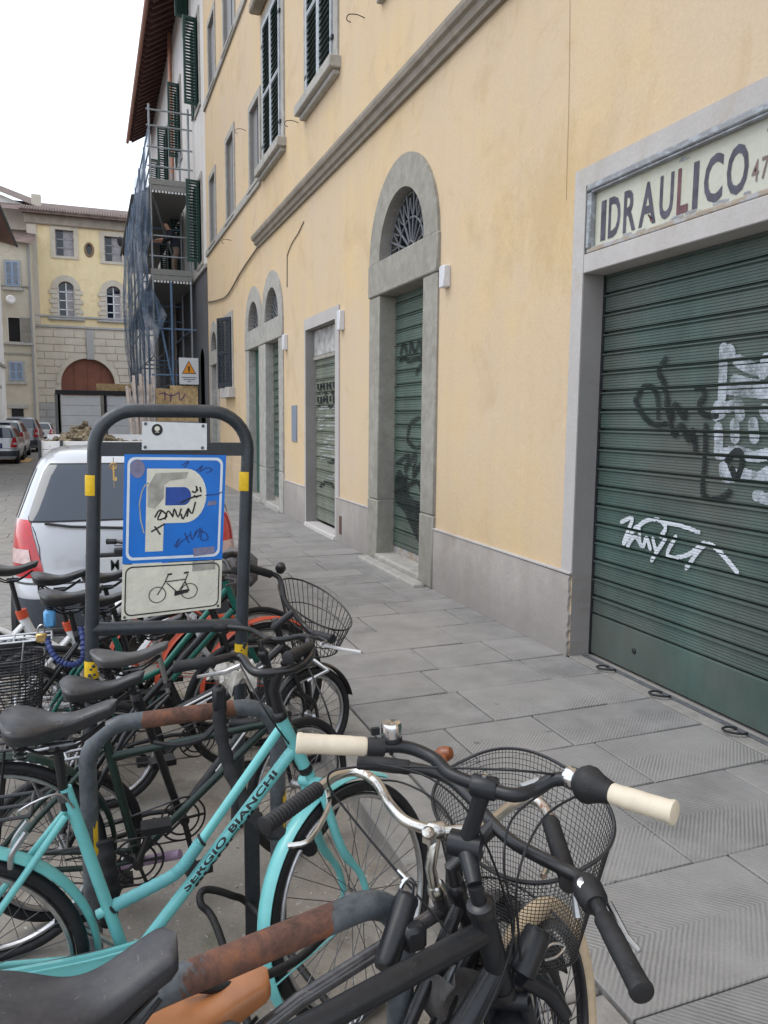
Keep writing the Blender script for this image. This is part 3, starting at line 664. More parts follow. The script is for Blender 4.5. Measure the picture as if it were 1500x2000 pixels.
# painted sign: board, flaking frame, lettering
SX = D+0.035; sy1, sy0, sz0, sz1 = 4.585, GAR[0], 2.828, 3.272
q = MB(); q.add([(SX, sy0, sz0), (SX, sy1, sz0), (SX, sy1, sz1), (SX, sy0, sz1)], [(0, 3, 2, 1)])
sg = tag(q.build('shop_sign', M['signboard'], origin=(SX, 3.5, sz0), smooth=False), 'faded cream shop sign reading IDRAULICO above the large green garage shutter', 'sign')
q = MB(); q.cbox((D-0.02, sy0, sz1-0.040), (SX+0.002, sy1, sz1+0.002), 0.008); q.cbox((D-0.008, sy0, sz1-0.054), (SX+0.002, sy1-0.04, sz1-0.041), 0.004); q.build('frame_rail', M['oldwood'], sg)
q = MB(); q.cbox((D-0.006, sy0, sz0-0.001), (SX+0.002, sy1, sz0+0.034), 0.008); q.build('frame_rail', M['oldwood2'], sg)
q = MB(); q.cbox((D-0.012, sy1-0.042, sz0+0.03), (SX+0.001, sy1+0.003, sz1-0.048), 0.008); q.build('frame_stile', M['oldwood'], sg)
def wall_text(txt, mat, name, parent, X, y_left, y_right, zb, zt, bold=0.0, z_skew=0.0):
    """lettering on a wall facing -X, first letter at the larger y"""
    vs, fs = text_tris(txt, bold=bold); x1 = max(v[0] for v in vs); h0 = min(v[1] for v in vs); h1 = max(v[1] for v in vs); q = MB()
    q.add([(X, y_left+(y_right-y_left)*a/x1, zb+(zt-zb)*(b-h0)/(h1-h0)) for a, b in vs], fs); return q.build(name, mat, parent, smooth=False)
# letter by letter, spaced as painted
zb, zt = 2.893, 3.150
let = [('I', 4.475, 4.435), ('D', 4.395, 4.285), ('R', 4.24, 4.13), ('A', 4.09, 3.945), ('U', 3.905, 3.80), ('L', 3.755, 3.675), ('I', 3.63, 3.60), ('C', 3.545, 3.42), ('O', 3.38, 3.245)]
for ch, a, b in let: wall_text(ch, M['letter'] if ch not in 'L' else M['letterred'], 'letter', sg, SX-0.003, a+.006, b-.006, zb, zt, 0.020)
q = MB(); q.add([(SX-0.004, a, b) for a, b in ((4.012, 2.95), (3.955, 2.908), (3.985, 2.908), (4.005, 2.96))], [(0, 3, 2, 1)]); q.build('faded_stroke', M['letterred'], sg, smooth=False)
for i, ch in enumerate('4751'): wall_text(ch, M['letterbrown'], 'letter', sg, SX-0.003, 3.215-0.062*i, 3.170-0.062*i, 2.925, 3.035, 0.01)
wall_text('TEL', M['letter'], 'letter', sg, SX-0.003, 3.13, 2.90, 3.075, 3.165, 0.015)
for k in range(16):
    yy = 4.5-rnd.random()*1.6; low = rnd.random() < 0.75; zz = (2.866+rnd.random()*0.018) if low else (3.185+rnd.random()*0.02); w = rnd.uniform(0.02, 0.07); hh = rnd.uniform(0.004, 0.012)
    n = 9; q = MB(); q.add([(SX-0.0022-0.0001*k, yy+w*math.cos(2*math.pi*i/n)*rnd.uniform(.6, 1.1), zz+hh*math.sin(2*math.pi*i/n)*rnd.uniform(.5, 1.2)) for i in range(n)], [tuple(range(n))]); q.build('flaked_patch', M['oldwood'], sg, smooth=False)

# ---- arched doorways
def iron_fan(parent, yc, zs, r, X):
    q = MB()
    for i in range(1, 9):
        a = math.pi*i/9
        q.tube([(X, yc+0.16*r*math.cos(a), zs+0.16*r*math.sin(a)), (X-0.02, yc+0.96*r*math.cos(a), zs+0.96*r*math.sin(a))], 0.013, 6)
        for e in (-1, 1):
            b = a+e*0.11; q.tube(cat_rom([(X-0.012, yc+0.55*r*math.cos(a), zs+0.55*r*math.sin(a)), (X-0.02, yc+0.68*r*math.cos(b), zs+0.68*r*math.sin(b)), (X-0.02, yc+0.86*r*math.cos(a+e*.16), zs+0.86*r*math.sin(a+e*.16))], 4), 0.008, 5)
    for rr in (0.16, 0.55, 0.95): q.tube([(X-0.008, yc+rr*r*math.cos(a), zs+rr*r*math.sin(a)) for a in np.linspace(0, math.pi, 24)], 0.013, 6)
    q.box((X, yc, zs+0.012), (0.03, 2*r, 0.024)); q.build('fanlight_grille', M['ironlight'], parent)
    q = MB(); q.flat([[(-a, b) for a, b in [(yc-r, zs)]+arc_pts(yc, zs, r, 0, math.pi, 20)]], (X+0.07, 0, 0), -EY, EZ); q.build('fanlight_pane', M['glass'], parent, smooth=False)
def doorway(a, mat, door, door_mat, xd, proud=0.03, blocks=True):
    y0, y1, jw = a['y0'], a['y1'], a['jw']; yc = (y0+y1)/2; r = (y1-y0)/2; Ro = r+jw
    q = MB(); ringp = arc_pts(yc, ZT1, Ro, 0, math.pi, 28)+arc_pts(yc, ZT1, r, math.pi, 0, 28); prismx(q, ringp, D-proud, D+0.18); dw = q.build('arched_doorway', mat, yb, ang=30)
    for s in (-1, 1):
        ya, ybb = (y0-jw, y0) if s < 0 else (y1-0.006, y1+jw)
        for z0, z1 in ((0, 0.74), (0.744, ZT0-0.004)) if blocks else ((0, ZT0-0.004),):
            pr = proud+(0.008 if z0 == 0 else 0)
            q = MB(); q.cbox((D-pr, ya, z0), (D+0.20, ybb+(0.006 if s < 0 else 0), z1), 0.012); q.build('jamb_stone', mat, dw)
    q = MB(); q.cbox((D-proud-0.012, y0-jw-0.015, ZT0), (D+0.20, y1+jw+0.015, ZT1-0.002), 0.014); q.build('transom', mat, dw)
    iron_fan(dw, yc, ZT1+0.002, r, D+0.11)
    if door == 'shutter':
        shutter(dw, y0+0.003, y1-0.003, 0.24, ZT0, D+xd, 0.155, door_mat, 4)
        q = MB(); q.cbox((D+xd-0.012, y0+0.003, 0.20), (D+xd+0.02, y1-0.003, 0.245), 0.004); q.build('bottom_bar', M['sh_mid'], dw)
        q = MB(); q.cbox((D+xd, y0+0.003, 0.03), (D+xd+0.05, y1-0.003, 0.19), 0.004); q.build('door_sill_board', M['oldwood2'], dw)
    else:
        for s in (0, 1):
            a0 = y0+0.003+s*(r); q = MB(); q.cbox((D+xd, a0, 0.12), (D+xd+0.05, a0+r-0.006, ZT0), 0.006); lf = q.build('door_leaf', door_mat, dw)
            for z0, z1 in ((0.3, 1.1), (1.25, 2.1), (2.25, 2.95)): q = MB(); q.cbox((D+xd-0.015, a0+0.1, z0), (D+xd+0.002, a0+r-0.1, z1), 0.012); q.build('door_panel', door_mat, dw)
    q = MB(); q.cbox((D-0.06, y0-0.02, -0.03), (D+0.22, y1+0.02, 0.10), 0.02); q.build('door_step', M['stone2'], dw)
    return dw
dw1 = doorway(ARCH[0], M['stone'], 'shutter', M['sh_mid'], 0.185)
q = MB(); q.cbox((D-0.20, 7.06, -0.03), (D-0.062, 8.80, 0.045), 0.02); q.build('door_step', M['stone2'], dw1)
doorway(ARCH[1], M['stone2'], 'shutter', M['sh_mid'], 0.14)
doorway(ARCH[2], M['stone2'], 'leaf', M['gdoor'], 0.13)
doorway(ARCH[3], M['stone2'], 'leaf', M['greydoor'], 0.2, 0.02, False)
# ---- rectangular shop doorway
y0, y1, zt = RECT; q = MB(); prismx(q, [(y0-0.17, 0), (y0, 0), (y0, zt), (y1, zt), (y1, 0), (y1+0.07, 0), (y1+0.07, zt+0.17), (y0-0.17, zt+0.17)], D-0.02, D+0.003); rd = q.build('shop_doorway', M['render'], yb, smooth=False)
q = MB(); q.add([(D-0.018, y1-0.002, 0), (D-0.018, y1-0.002, zt), (D+0.29, y1-0.002, zt), (D+0.29, y1-0.002, 0)], [(0, 1, 2, 3)]); q.build('jamb_render', M['reveal'], rd, smooth=False)
xd = D+0.15
q = MB(); q.cbox((xd-0.03, y0+0.003, 2.66), (xd+0.02, y1-0.005, zt-0.005), 0.01); q.build('sign_panel', simple('dirty_marble', (0.36, 0.35, 0.34, 1), 0.7, var=0.5, scale=5), rd)
q = MB(); q.cbox((xd-0.045, y0+0.003, 2.60), (xd+0.02, y1-0.005, 2.655), 0.006); q.build('sign_ledge', M['stone'], rd)
shutter(rd, y0+0.003, y1-0.005, 0.10, 2.6, xd, 0.20, M['sh_olive'], 3)
q = MB()
for zc in (2.12, 1.92):
    for k in range(9): q.box((xd-0.009, y0+0.10+k*0.165, zc+0.075), (0.004, 0.085, 0.085))
q.build('inspection_slots', M['dark'], rd, smooth=False)
q = MB(); q.cbox((D-0.05, y0-0.02, -0.03), (D+0.2, y1+0.02, 0.06), 0.012); q.build('door_sill', simple('pale_marble', (0.52, 0.49, 0.47, 1), 0.6), rd)

# ---- windows
def louvre_leaf(parent, o, eu, w, h, mat, fmat, n, t=0.04, slat=0.7):
    """louvred leaf in the plane o, eu, Z; the normal is eu x Z"""
    eu = unit(np.array(eu, float)); nn = np.cross(eu, EZ); o = np.array(o, float); st = 0.065
    q = MB(); ax = (eu, nn, EZ)
    for a0, a1, b0, b1 in ((0, st, 0, h), (w-st, w, 0, h), (st, w-st, 0, st*1.3), (st, w-st, h-st, h), (st, w-st, h*0.47, h*0.47+st)): q.box(o+eu*(a0+a1)/2+EZ*(b0+b1)/2, (a1-a0, t, b1-b0), ax=ax)
    lf = q.build('shutter_leaf', fmat, parent, smooth=False)
    q = MB(); dz = (h-2.3*st)/n
    for i in range(n):
        c = o+eu*w/2+EZ*(st*1.3+dz*(i+0.5)); a = math.radians(38); e2 = nn*math.cos(a)-EZ*math.sin(a); e3 = nn*math.sin(a)+EZ*math.cos(a)
        q.box(c, (w-2*st, t*1.25, 0.009), ax=(eu, e2, e3))
    q.build('louvre_slats', mat, parent, smooth=False); return lf
for i, w in enumerate(WIN):
    y0, y1, z0, z1 = w['y0'], w['y1'], w['z0'], w['z1']; bw = 0.20 if w['kind'] == 'louvre' else 0.13
    q = MB(); prismx(q, [(y0-bw, z0-0.02), (y0, z0-0.02), (y0, z1), (y1, z1), (y1, z0-0.02), (y1+bw, z0-0.02), (y1+bw, z1+bw), (y0-bw, z1+bw)], D-0.028, D+0.003); win = q.build('window', M['stone2'], yb, smooth=False)
    if w['kind'] == 'louvre':
        q = MB(); q.cbox((D-0.16, y0-bw-0.08, z0-0.17), (D+0.1, y1+bw+0.08, z0-0.022), 0.012); q.cbox((D-0.09, y0-bw-0.02, z0-0.24), (D+0.002, y1+bw+0.02, z0-0.171), 0.012); q.build('sill', M['stone2'], win)
        q = MB(); q.cbox((D-0.22, y0-bw-0.12, z1+bw+0.12), (D+0.002, y1+bw+0.12, z1+bw+0.30), 0.03); q.build('cornice', M['trim'], win)
        wl = (y1-y0)/2-0.004
        for s in (0, 1): louvre_leaf(win, (D-0.035, y1-s*(y1-y0)/2-0.002, z0), (0, -1, 0), wl, z1-z0, M['louvre'], M['shframe'], 26)
        for zz in (z0+0.3, z1-0.35):
            for yy in (y0, y1): q = MB(); q.box((D-0.045, yy, zz), (0.03, 0.10, 0.05)); q.build('hinge', M['iron'], win, smooth=False)
    else:
        q = MB(); q.cbox((D-0.07, y0-bw, z0-0.10), (D+0.1, y1+bw, z0-0.021), 0.01); q.build('sill', M['stone2'], win)
        q = MB(); q.cbox((D+0.06, y0+0.002, z0+0.002), (D+0.10, y1-0.002, z1-0.002), 0.004); q.build('closed_blind', M['greydoor'], win)
        q = MB(); q.box((D+0.052, (y0+y1)/2, (z0+z1)/2), (0.016, 0.03, z1-z0-0.02)); q.build('centre_strip', M['ironlight'], win, smooth=False)
w = SW; q = MB(); bw = 0.14
prismx(q, [(w['y0']-bw, w['z0']), (w['y0'], w['z0']), (w['y0'], w['z1']), (w['y1'], w['z1']), (w['y1'], w['z0']), (w['y1']+bw, w['z0']), (w['y1']+bw, w['z1']+bw), (w['y0']-bw, w['z1']+bw)], D-0.025, D+0.003)
win = q.build('window', M['stone2'], yb, smooth=False)
q = MB(); q.cbox((D-0.16, w['y0']-0.3, w['z0']-0.24), (D+0.05, w['y1']+0.1, w['z0']-0.003), 0.01); q.build('sill', M['render'], win)
q = MB(); q.cbox((D+0.10, w['y0'], w['z0']), (D+0.14, w['y1'], w['z1']), 0.004); q.build('pane', M['glass'], win)
louvre_leaf(win, (D-0.06, w['y1']+0.95, w['z0']+0.02), (0, -1, 0), 0.85, 1.62, M['louvre_grey'], M['louvre_grey'], 34)
louvre_leaf(win, (D-0.27, w['y0']+0.50, w['z0']+0.02), (0.42, -0.9, 0), 0.55, 1.62, M['louvre_grey'], M['louvre_grey'], 34)

# ---- graffiti: paint only on the crests of the ribs, so strokes are cut into stripes
def strokes(parent, name, mat, X, lines, width, zs, hgt):
    q = MB(); LP = []
    for pts in lines:
        P = [atx(a, b, X)[1:] for a, b in pts]; P = [np.array(p) for p in cat_rom([(*p, 0) for p in P], 5)]; LP.append([p[:2] for p in P])
    for z in [z_+hgt*f for z_ in zs for f in (-1/3, 0, 1/3)]:
            iv = []
            for a, b in [(a, b) for P in LP for a, b in zip(P[:-1], P[1:])]:
                lo, hi = min(a[1], b[1])-width/2, max(a[1], b[1])+width/2
                if not (lo <= z <= hi): continue
                ts = [t for t in np.linspace(0, 1, 7) if abs(a[1]+(b[1]-a[1])*t-z) <= width/2]
                if not ts: continue
                yy = [a[0]+(b[0]-a[0])*t for t in ts]; dz = min(abs(a[1]+(b[1]-a[1])*t-z) for t in ts); hw = math.sqrt(max(0, (width/2)**2-dz*dz))
                iv.append((min(yy)-hw, max(yy)+hw))
            iv.sort(); mg = []
            for a, b in iv:
                if mg and a <= mg[-1][1]: mg[-1][1] = max(mg[-1][1], b)
                else: mg.append([a, b])
            for a, b in mg: q.add([(X, a, z-hgt/6), (X, b, z-hgt/6), (X, b, z+hgt/6), (X, a, z+hgt/6)], [(0, 3, 2, 1)])
    if q.v: tag(q.build(name, mat, parent, smooth=False), kind='stuff')
def rib_z(z0, pitch, ribs, n):
    out = []
    for i in range(n):
        a0, a1 = 0.016, pitch-0.026
        for k in range(ribs): out.append(z0+i*pitch+a0+(a1-a0)*(k+0.485)/ribs)
        out.append(z0+i*pitch+pitch-0.012)
    return out
zs = rib_z(0.31, 0.133, 5, 19); XG = XS-0.0160
strokes(gar, 'white_graffiti', M['sprayw'], XG, [[(1213, 1020), (1235, 1012), (1225, 1040), (1218, 1062), (1245, 1028), (1250, 1060)], [(1240, 1035), (1260, 1018), (1285, 1015), (1300, 1030), (1290, 1048)], [(1290, 1018), (1340, 1030), (1365, 1040)], [(1225, 1068), (1240, 1048), (1255, 1068), (1262, 1050), (1270, 1072)],
    [(1275, 1052), (1283, 1075), (1300, 1050), (1272, 1095)], [(1320, 1048), (1303, 1085), (1340, 1085), (1375, 1060)], [(1340, 1110), (1375, 1065), (1400, 1072), (1440, 1118)]], 0.024, zs, 0.0165)
strokes(gar, 'black_graffiti', M['spray'], XG, [[(1300, 700), (1286, 725), (1295, 745), (1302, 775), (1305, 810)], [(1245, 775), (1258, 755), (1278, 760), (1285, 790), (1285, 815)], [(1240, 780), (1255, 810), (1275, 828), (1300, 828)], [(1300, 785), (1310, 820), (1318, 790), (1335, 815), (1340, 800)], [(1310, 830), (1318, 850), (1330, 830), (1345, 860), (1352, 840), (1358, 880)],
    [(1360, 760), (1372, 755), (1375, 775), (1365, 790), (1375, 810), (1400, 812)], [(1378, 830), (1376, 900), (1372, 960), (1385, 975), (1410, 972), (1425, 960)], [(1420, 900), (1440, 880), (1450, 900), (1438, 935), (1430, 915)]], 0.034, zs, 0.0165)
strokes(gar, 'white_graffiti', M['sprayf'], XG+0.0005, [[(1413, 680), (1412, 725), (1410, 775)], [(1424, 683), (1428, 690)], [(1440, 703), (1462, 716), (1478, 722)], [(1435, 742), (1470, 752), (1500, 756)], [(1425, 760), (1455, 764), (1500, 768)], [(1396, 810), (1404, 792), (1420, 796), (1440, 790), (1446, 812)], [(1410, 806), (1398, 812)], [(1434, 828), (1436, 856)], [(1470, 826), (1474, 856)], [(1492, 800), (1500, 812)], [(1402, 835), (1404, 862), (1402, 880)], [(1404, 888), (1440, 882), (1470, 892), (1500, 886)], [(1412, 912), (1420, 932), (1450, 925), (1480, 934), (1500, 922)], [(1478, 968), (1500, 975)], [(1496, 700), (1490, 730)]], 0.062, zs, 0.0165)
zs1 = rib_z(0.24, 0.155, 4, 19); X1 = D+0.185-0.0160
strokes(dw1, 'black_graffiti', M['spray'], X1, [[(782, 690), (788, 670), (794, 690)], [(800, 690), (802, 668), (810, 690), (818, 668), (824, 690)], [(780, 705), (790, 700), (800, 706), (815, 700), (825, 704)], [(812, 730), (825, 715), (826, 790)], [(818, 815), (800, 830), (796, 860), (812, 875), (824, 868)], [(775, 905), (798, 890), (790, 920), (812, 885), (806, 930), (824, 900)], [(775, 940), (795, 930), (780, 960), (812, 940), (822, 960)]], 0.05, zs1, 0.022)
strokes(dw1, 'black_graffiti', M['spray'], X1+0.0006, [[(780, 935), (778, 965), (795, 985), (815, 1030), (822, 1045)], [(790, 950), (795, 985), (822, 1000)]], 0.22, zs1, 0.022)
zs2 = rib_z(0.10, 0.20, 3, 13); X2 = xd-0.0160
strokes(rd, 'black_graffiti', M['spray'], X2, [[(622, 768), (630, 752), (636, 770), (642, 752), (650, 768), (658, 750)], [(622, 792), (635, 780), (645, 795), (658, 775)], [(640, 905), (655, 900)], [(625, 950), (640, 940), (655, 955)]], 0.06, zs2, 0.03)
strokes(rd, 'white_graffiti', M['sprayg'], X2+0.0005, [[(624, 800), (655, 793)], [(622, 820), (640, 812), (656, 815)], [(624, 835), (656, 828)], [(634, 865), (645, 855), (655, 860)], [(624, 880), (640, 875), (656, 878)], [(626, 895), (640, 890), (654, 894)], [(640, 935), (655, 930)]], 0.07, zs2, 0.024)

# ================================================================== buildings further along the street
def window_leaf(parent, yh, z0, h, w, ang, mat, n=18):
    """louvred leaf hinged at y = yh, opened by ang degrees from the wall towards the street"""
    a = math.radians(ang); louvre_leaf(parent, (D-0.03, yh, z0), (-math.sin(a), -math.cos(a), 0) if ang <= 90 else (-math.sin(a), -math.cos(a), 0), w, h, mat, mat, n, 0.045)
# white building with grey ground floor
W2 = (22.52, 41.0, 15.6)
b2 = thing('white_building', (D, 31, 0), 'white plastered building with dark grey base and green louvred shutters behind the scaffold', 'building')
wins2 = [(23.35, 24.35, z0, z1) for z0, z1 in ((6.2, 8.5), (10.55, 12.9))]+[(28.0, 29.1, z0, z1) for z0, z1 in ((6.2, 8.5), (10.5, 12.9))]+[(32.2, 33.3, z0, z1) for z0, z1 in ((6.2, 8.5), (10.5, 12.9))]+[(25.2, 26.2, 13.7, 15.3), (36.3, 37.3, 10.5, 12.9)]
mb = MB(); flatx(mb, [[(W2[0], 5.9), (W2[1], 5.9), (W2[1], W2[2]), (W2[0], W2[2])]]+[[(a, c), (b, c), (b, d), (a, d)] for a, b, c, d in wins2], D+0.01); mb.build('upper_wall', M['wht'], b2, smooth=False)
lowh = [[(23.4, 0.001), (24.3, 0.001)]+arc_pts(23.85, 3.3, 0.45, 0, math.pi, 10), [(27, 0.001), (28.2, 0.001), (28.2, 3.2), (27, 3.2)]]
mb = MB(); flatx(mb, [[(W2[0], 0), (W2[1], 0), (W2[1], 5.9), (W2[0], 5.9)]]+lowh, D-0.004); mb.build('ground_floor_wall', M['gry'], b2, smooth=False)
mb = MB(); mb.cbox((D-0.07, W2[0], 5.86), (D+0.01, W2[1], 5.98), 0.01); mb.build('string_course', M['stone2'], b2)
mb = MB(); mb.add([(D+0.3, W2[0], 0), (D+0.3, W2[1], 0), (D+0.3, W2[1], W2[2]), (D+0.3, W2[0], W2[2])], [(0, 1, 2, 3)]); mb.build('room_behind', M['dark'], b2, smooth=False)
for a, b, c, d in wins2:
    mb = MB(); prismx(mb, [(a-.14, c-.12), (b+.14, c-.12), (b+.14, d+.14), (a-.14, d+.14), (a-.14, c), (a, c), (a, d), (b, d), (b, c), (a-.14, c-0.001)], D-0.03, D+0.01); wn = mb.build('window', M['stone2'], b2, smooth=False)
    mb = MB(); mb.add([(D+0.12, a, c), (D+0.12, b, c), (D+0.12, b, d), (D+0.12, a, d)], [(0, 3, 2, 1)]); mb.build('pane', M['glass'], wn, smooth=False)
    window_leaf(wn, a-0.02+0.36, c, d-c, 0.38, 80, M['louvre_far'], 26)
    window_leaf(wn, b+0.58, c, d-c, 0.55, 3, M['louvre_far'], 26)
mb = MB(); mb.tube([(D-0.1, 30.2, 3.0), (D-0.1, 30.2, 15.4)], 0.075, 10); mb.build('downpipe', M['copper'], b2)
# deep eaves with rafters
def eaves(parent, xe, y0, y1, ze, zw, step=0.45):
    mb = MB(); mb.add([(xe, y0, ze+0.16), (D+0.02, y0, zw+0.16), (D+0.02, y1, zw+0.16), (xe, y1, ze+0.16)], [(0, 1, 2, 3)])
    mb.add([(xe-0.06, y0, ze+0.19), (D+4, y0, zw+1.7), (D+4, y1, zw+1.7), (xe-0.06, y1, ze+0.19)], [(0, 1, 2, 3)]); mb.add([(xe-0.06, y0, ze+0.13), (xe-0.06, y1, ze+0.13), (xe-0.06, y1, ze+0.21), (xe-0.06, y0, ze+0.21)], [(0, 1, 2, 3)])
    rf = mb.build('roof', M['pinkwood'], parent, smooth=False)
    L = math.hypot(D-xe, zw-ze); a = math.atan2(zw-ze, D-xe); me = None; y = y0+0.1
    while y < y1:
        q = MB(); q.box(((xe+D)/2+0.03, y, (ze+zw)/2+0.07), (L-0.08, 0.13, 0.17), ax=(V(math.cos(a), 0, math.sin(a)), EY, V(-math.sin(a), 0, math.cos(a)))); q.build('rafter', M['pinkwood'], rf, smooth=False); y += step
    mb = MB(); mb.tube([(xe-0.09, y0, ze+0.12), (xe-0.09, y1, ze+0.12)], 0.075, 8); mb.build('gutter', M['copper'] if parent is b2 else M['trimblk'], rf)
eaves(b2, 2.22, W2[0], W2[1], 14.75, 15.35)
W3 = (41.0, 56.0, 12.9)
b3 = thing('grey_building', (D, 48, 0), 'grey building with low dark eaves behind the blue scaffold netting', 'building')
mb = MB(); mb.add([(D+0.02, W3[0], 0), (D+0.02, W3[1], 0), (D+0.02, W3[1], W3[2]), (D+0.02, W3[0], W3[2])], [(0, 3, 2, 1)]); mb.add([(D+0.02, W3[0], 0), (D+7, W3[0], 0), (D+7, W3[0], W3[2]), (D+0.02, W3[0], W3[2])], [(0, 1, 2, 3)]); mb.build('wall', M['wht'], b3, smooth=False)
eaves(b3, 2.38, W3[0], W3[1], 12.3, 12.85)

# ------------------------------------------------------------------ scaffold
SY = [25.0, 27.4, 29.8, 32.2, 34.6, 37.0, 39.4]; SX0, SX1 = 1.92, 3.05
sc = thing('scaffold', (2.5, 25, 0), 'tubular scaffold with blue netting and decks against the white building', 'scaffold')
for yy in SY:
    for xx in (SX0, SX1):
        mb = MB(); top = 10.9 if yy < 26 else 10.4; mb.tube([(xx, yy, 0), (xx, yy, top)], 0.035, 8); mb.build('standard', M['bluetube'] if xx == SX0 and yy > 26 else M['galv'], sc)
for z in (6.0, 8.62):
    for i in range(len(SY)-1):
        mb = MB(); mb.cbox((SX0-0.05, SY[i]-0.02, z-0.16), (SX1+0.05, SY[i+1]-0.03, z), 0.01); dk = mb.build('deck', M['deck'], sc)
        mb = MB(); mb.cbox((SX0-0.06, SY[i]-0.04, z+0.002), (SX1+0.06, SY[i]-0.01, z+0.17), 0.004); mb.build('toe_board', M['deck'], dk)
        if i == 0:
            mb = MB()
            for k in range(12): mb.box((SX0+0.06+k*0.095, SY[0]-0.045, z-0.20), (0.055, 0.02, 0.06))
            mb.build('deck_hooks', M['white'], dk, smooth=False)
for z in (6.55, 7.15, 9.15, 9.7, 10.3, 10.75):
    mb = MB(); mb.tube([(SX0-0.08, SY[0], z), (SX1+0.12, SY[0], z)], 0.026, 8); mb.build('guard_rail', M['galv'], sc)
for z in (7.15, 9.7, 10.3):
    mb = MB(); mb.tube([(SX0, SY[0], z), (SX0, SY[-1], z)], 0.026, 8); mb.build('guard_rail', M['bluetube'], sc)
for z in (3.0, 4.4):
    mb = MB(); mb.tube([(SX0-0.1, SY[0], z), (SX1+0.2, SY[0], z)], 0.03, 8); mb.build('transom_tube', M['bluetube'], sc)
    mb = MB(); mb.tube([(SX1, SY[0], z), (SX1, SY[-1], z)], 0.03, 8); mb.build('ledger', M['bluetube'], sc)
for z in (2.2, 3.6, 4.9, 5.4, 6.55, 7.9, 9.15):
    mb = MB(); mb.tube([(SX0, SY[0], z), (SX0, SY[-1], z)], 0.024, 6); mb.build('ledger', M['galv'] if z > 5 else M['bluetube'], sc)
    for yy in SY[1:4]: mb = MB(); mb.tube([(SX0, yy, z), (SX1, yy, z)], 0.024, 6); mb.build('transom_tube', M['bluetube'], sc)
mb = MB(); mb.tube([(SX0, SY[0]+0.05, 5.6), (2.55, SY[0]+0.05, 2.2)], 0.035, 8); mb.build('brace', M['bluetube'], sc)
mb = MB(); mb.tube([(SX0, SY[0]+0.05, 8.5), (SX1, SY[1]+0.05, 6.1)], 0.028, 8); mb.build('brace', M['galv'], sc)
mb = MB(); mb.tube([(2.45, SY[0]-0.05, 0), (2.45, SY[0]-0.05, 5.8)], 0.04, 8); mb.build('standard', M['bluetube'], sc)
# netting: rumpled sheet hung from the top rail, ragged along the bottom
rn = random.Random(3); P = []; NU, NVv = 60, 44
for i in range(NU+1):
    u = i/NU; yy = SY[0]-0.1+u*(SY[-1]-SY[0]+0.6); colm = []
    bot = 3.0+0.5*math.sin(u*9)+rn.uniform(-.2, .2) if u > 0.12 else 3.6+rn.uniform(-.2, .2); topz = 10.15-0.25*math.sin(u*12)+(0.1 if u < .1 else -0.1*u)
    for j in range(NVv+1):
        v = j/NVv; z = bot+(topz-bot)*v
        x = SX0-0.06-0.24*math.sin(math.pi*min(1, v*1.05))*(0.85+0.15*math.sin(u*17))+0.05*math.sin(u*38+z*0.8)+0.02*math.sin(z*4+u*60)
        colm.append((x, yy, z))
    P.append(colm)
mb = MB(); mb.grid(P); mb.build('netting', M['net'], sc, ang=80)
# front strip of netting folded round the corner
P = []
for i in range(9):
    u = i/8; colm = []
    for j in range(30):
        v = j/29; z = 3.6+u*1.2+(9.0-u*3.0-3.6)*v; colm.append((SX0-0.12-0.33*math.sin(math.pi*v)+u*0.5*(1-v*0.75), SY[0]-0.12+0.05*math.sin(u*9+v*14), z))
    P.append(colm)
mb = MB(); mb.grid(P); mb.build('netting', M['net'], sc, ang=80)

# worker leaning on the guard rail
def skin_person(name, base, joints, edges, radii, label):
    me = bpy.data.meshes.new(name); me.from_pydata([tuple(j) for j in joints], edges, []); ob = bpy.data.objects.new(name, me); COL.objects.link(ob)
    m = ob.modifiers.new('s', 'SKIN'); sub = ob.modifiers.new('u', 'SUBSURF'); sub.levels = 2; sub.render_levels = 2; m.use_smooth_shade = True
    for i, r in enumerate(radii): me.skin_vertices[0].data[i].radius = (r if isinstance(r, tuple) else (r, r))
    me.skin_vertices[0].data[0].use_root = True
    dg = bpy.context.evaluated_depsgraph_get(); out = bpy.data.meshes.new_from_object(ob.evaluated_get(dg)); bpy.data.objects.remove(ob); return out
# local: x towards the street (he faces -X), feet at the origin
J = [(0.10, 0, 0.93), (0.08, 0, 1.08), (0.00, 0, 1.28), (-0.10, 0, 1.44), (-0.15, 0, 1.53), (-0.21, 0, 1.63), (-0.22, 0, 1.73),
     (-0.09, 0.17, 1.41), (-0.20, 0.22, 1.20), (-0.42, 0.17, 1.16), (-0.52, 0.14, 1.15), (-0.58, 0.13, 1.13),
     (-0.09, -0.17, 1.41), (-0.17, -0.23, 1.19), (-0.40, -0.18, 1.16), (-0.50, -0.14, 1.15), (-0.56, -0.12, 1.13),
     (0.10, 0.10, 0.88), (0.04, 0.11, 0.50), (0.10, 0.11, 0.09), (-0.05, 0.12, 0.035),
     (0.10, -0.10, 0.88), (-0.02, -0.11, 0.50), (0.02, -0.11, 0.09), (-0.13, -0.12, 0.035)]
E_ = [(0, 1), (1, 2), (2, 3), (3, 4), (4, 5), (5, 6), (3, 7), (7, 8), (8, 9), (9, 10), (10, 11), (3, 12), (12, 13), (13, 14), (14, 15), (15, 16), (0, 17), (17, 18), (18, 19), (19, 20), (0, 21), (21, 22), (22, 23), (23, 24)]
R_ = [.15, .14, .155, .12, .055, .085, .075, .075, .055, .045, .035, .03, .075, .055, .045, .035, .03, .095, .07, .05, .04, .095, .07, .05, .04]
wb = V(2.62, 25.75, 6.0); wp = thing('person', wb, 'person in dark shirt and brown trousers leaning on the scaffold rail', 'person')
pm = skin_person('body', wb, J, E_, R_, '')
for m in (M['skin'], M['navy'], M['jeans'], M['iron']): pm.materials.append(m)
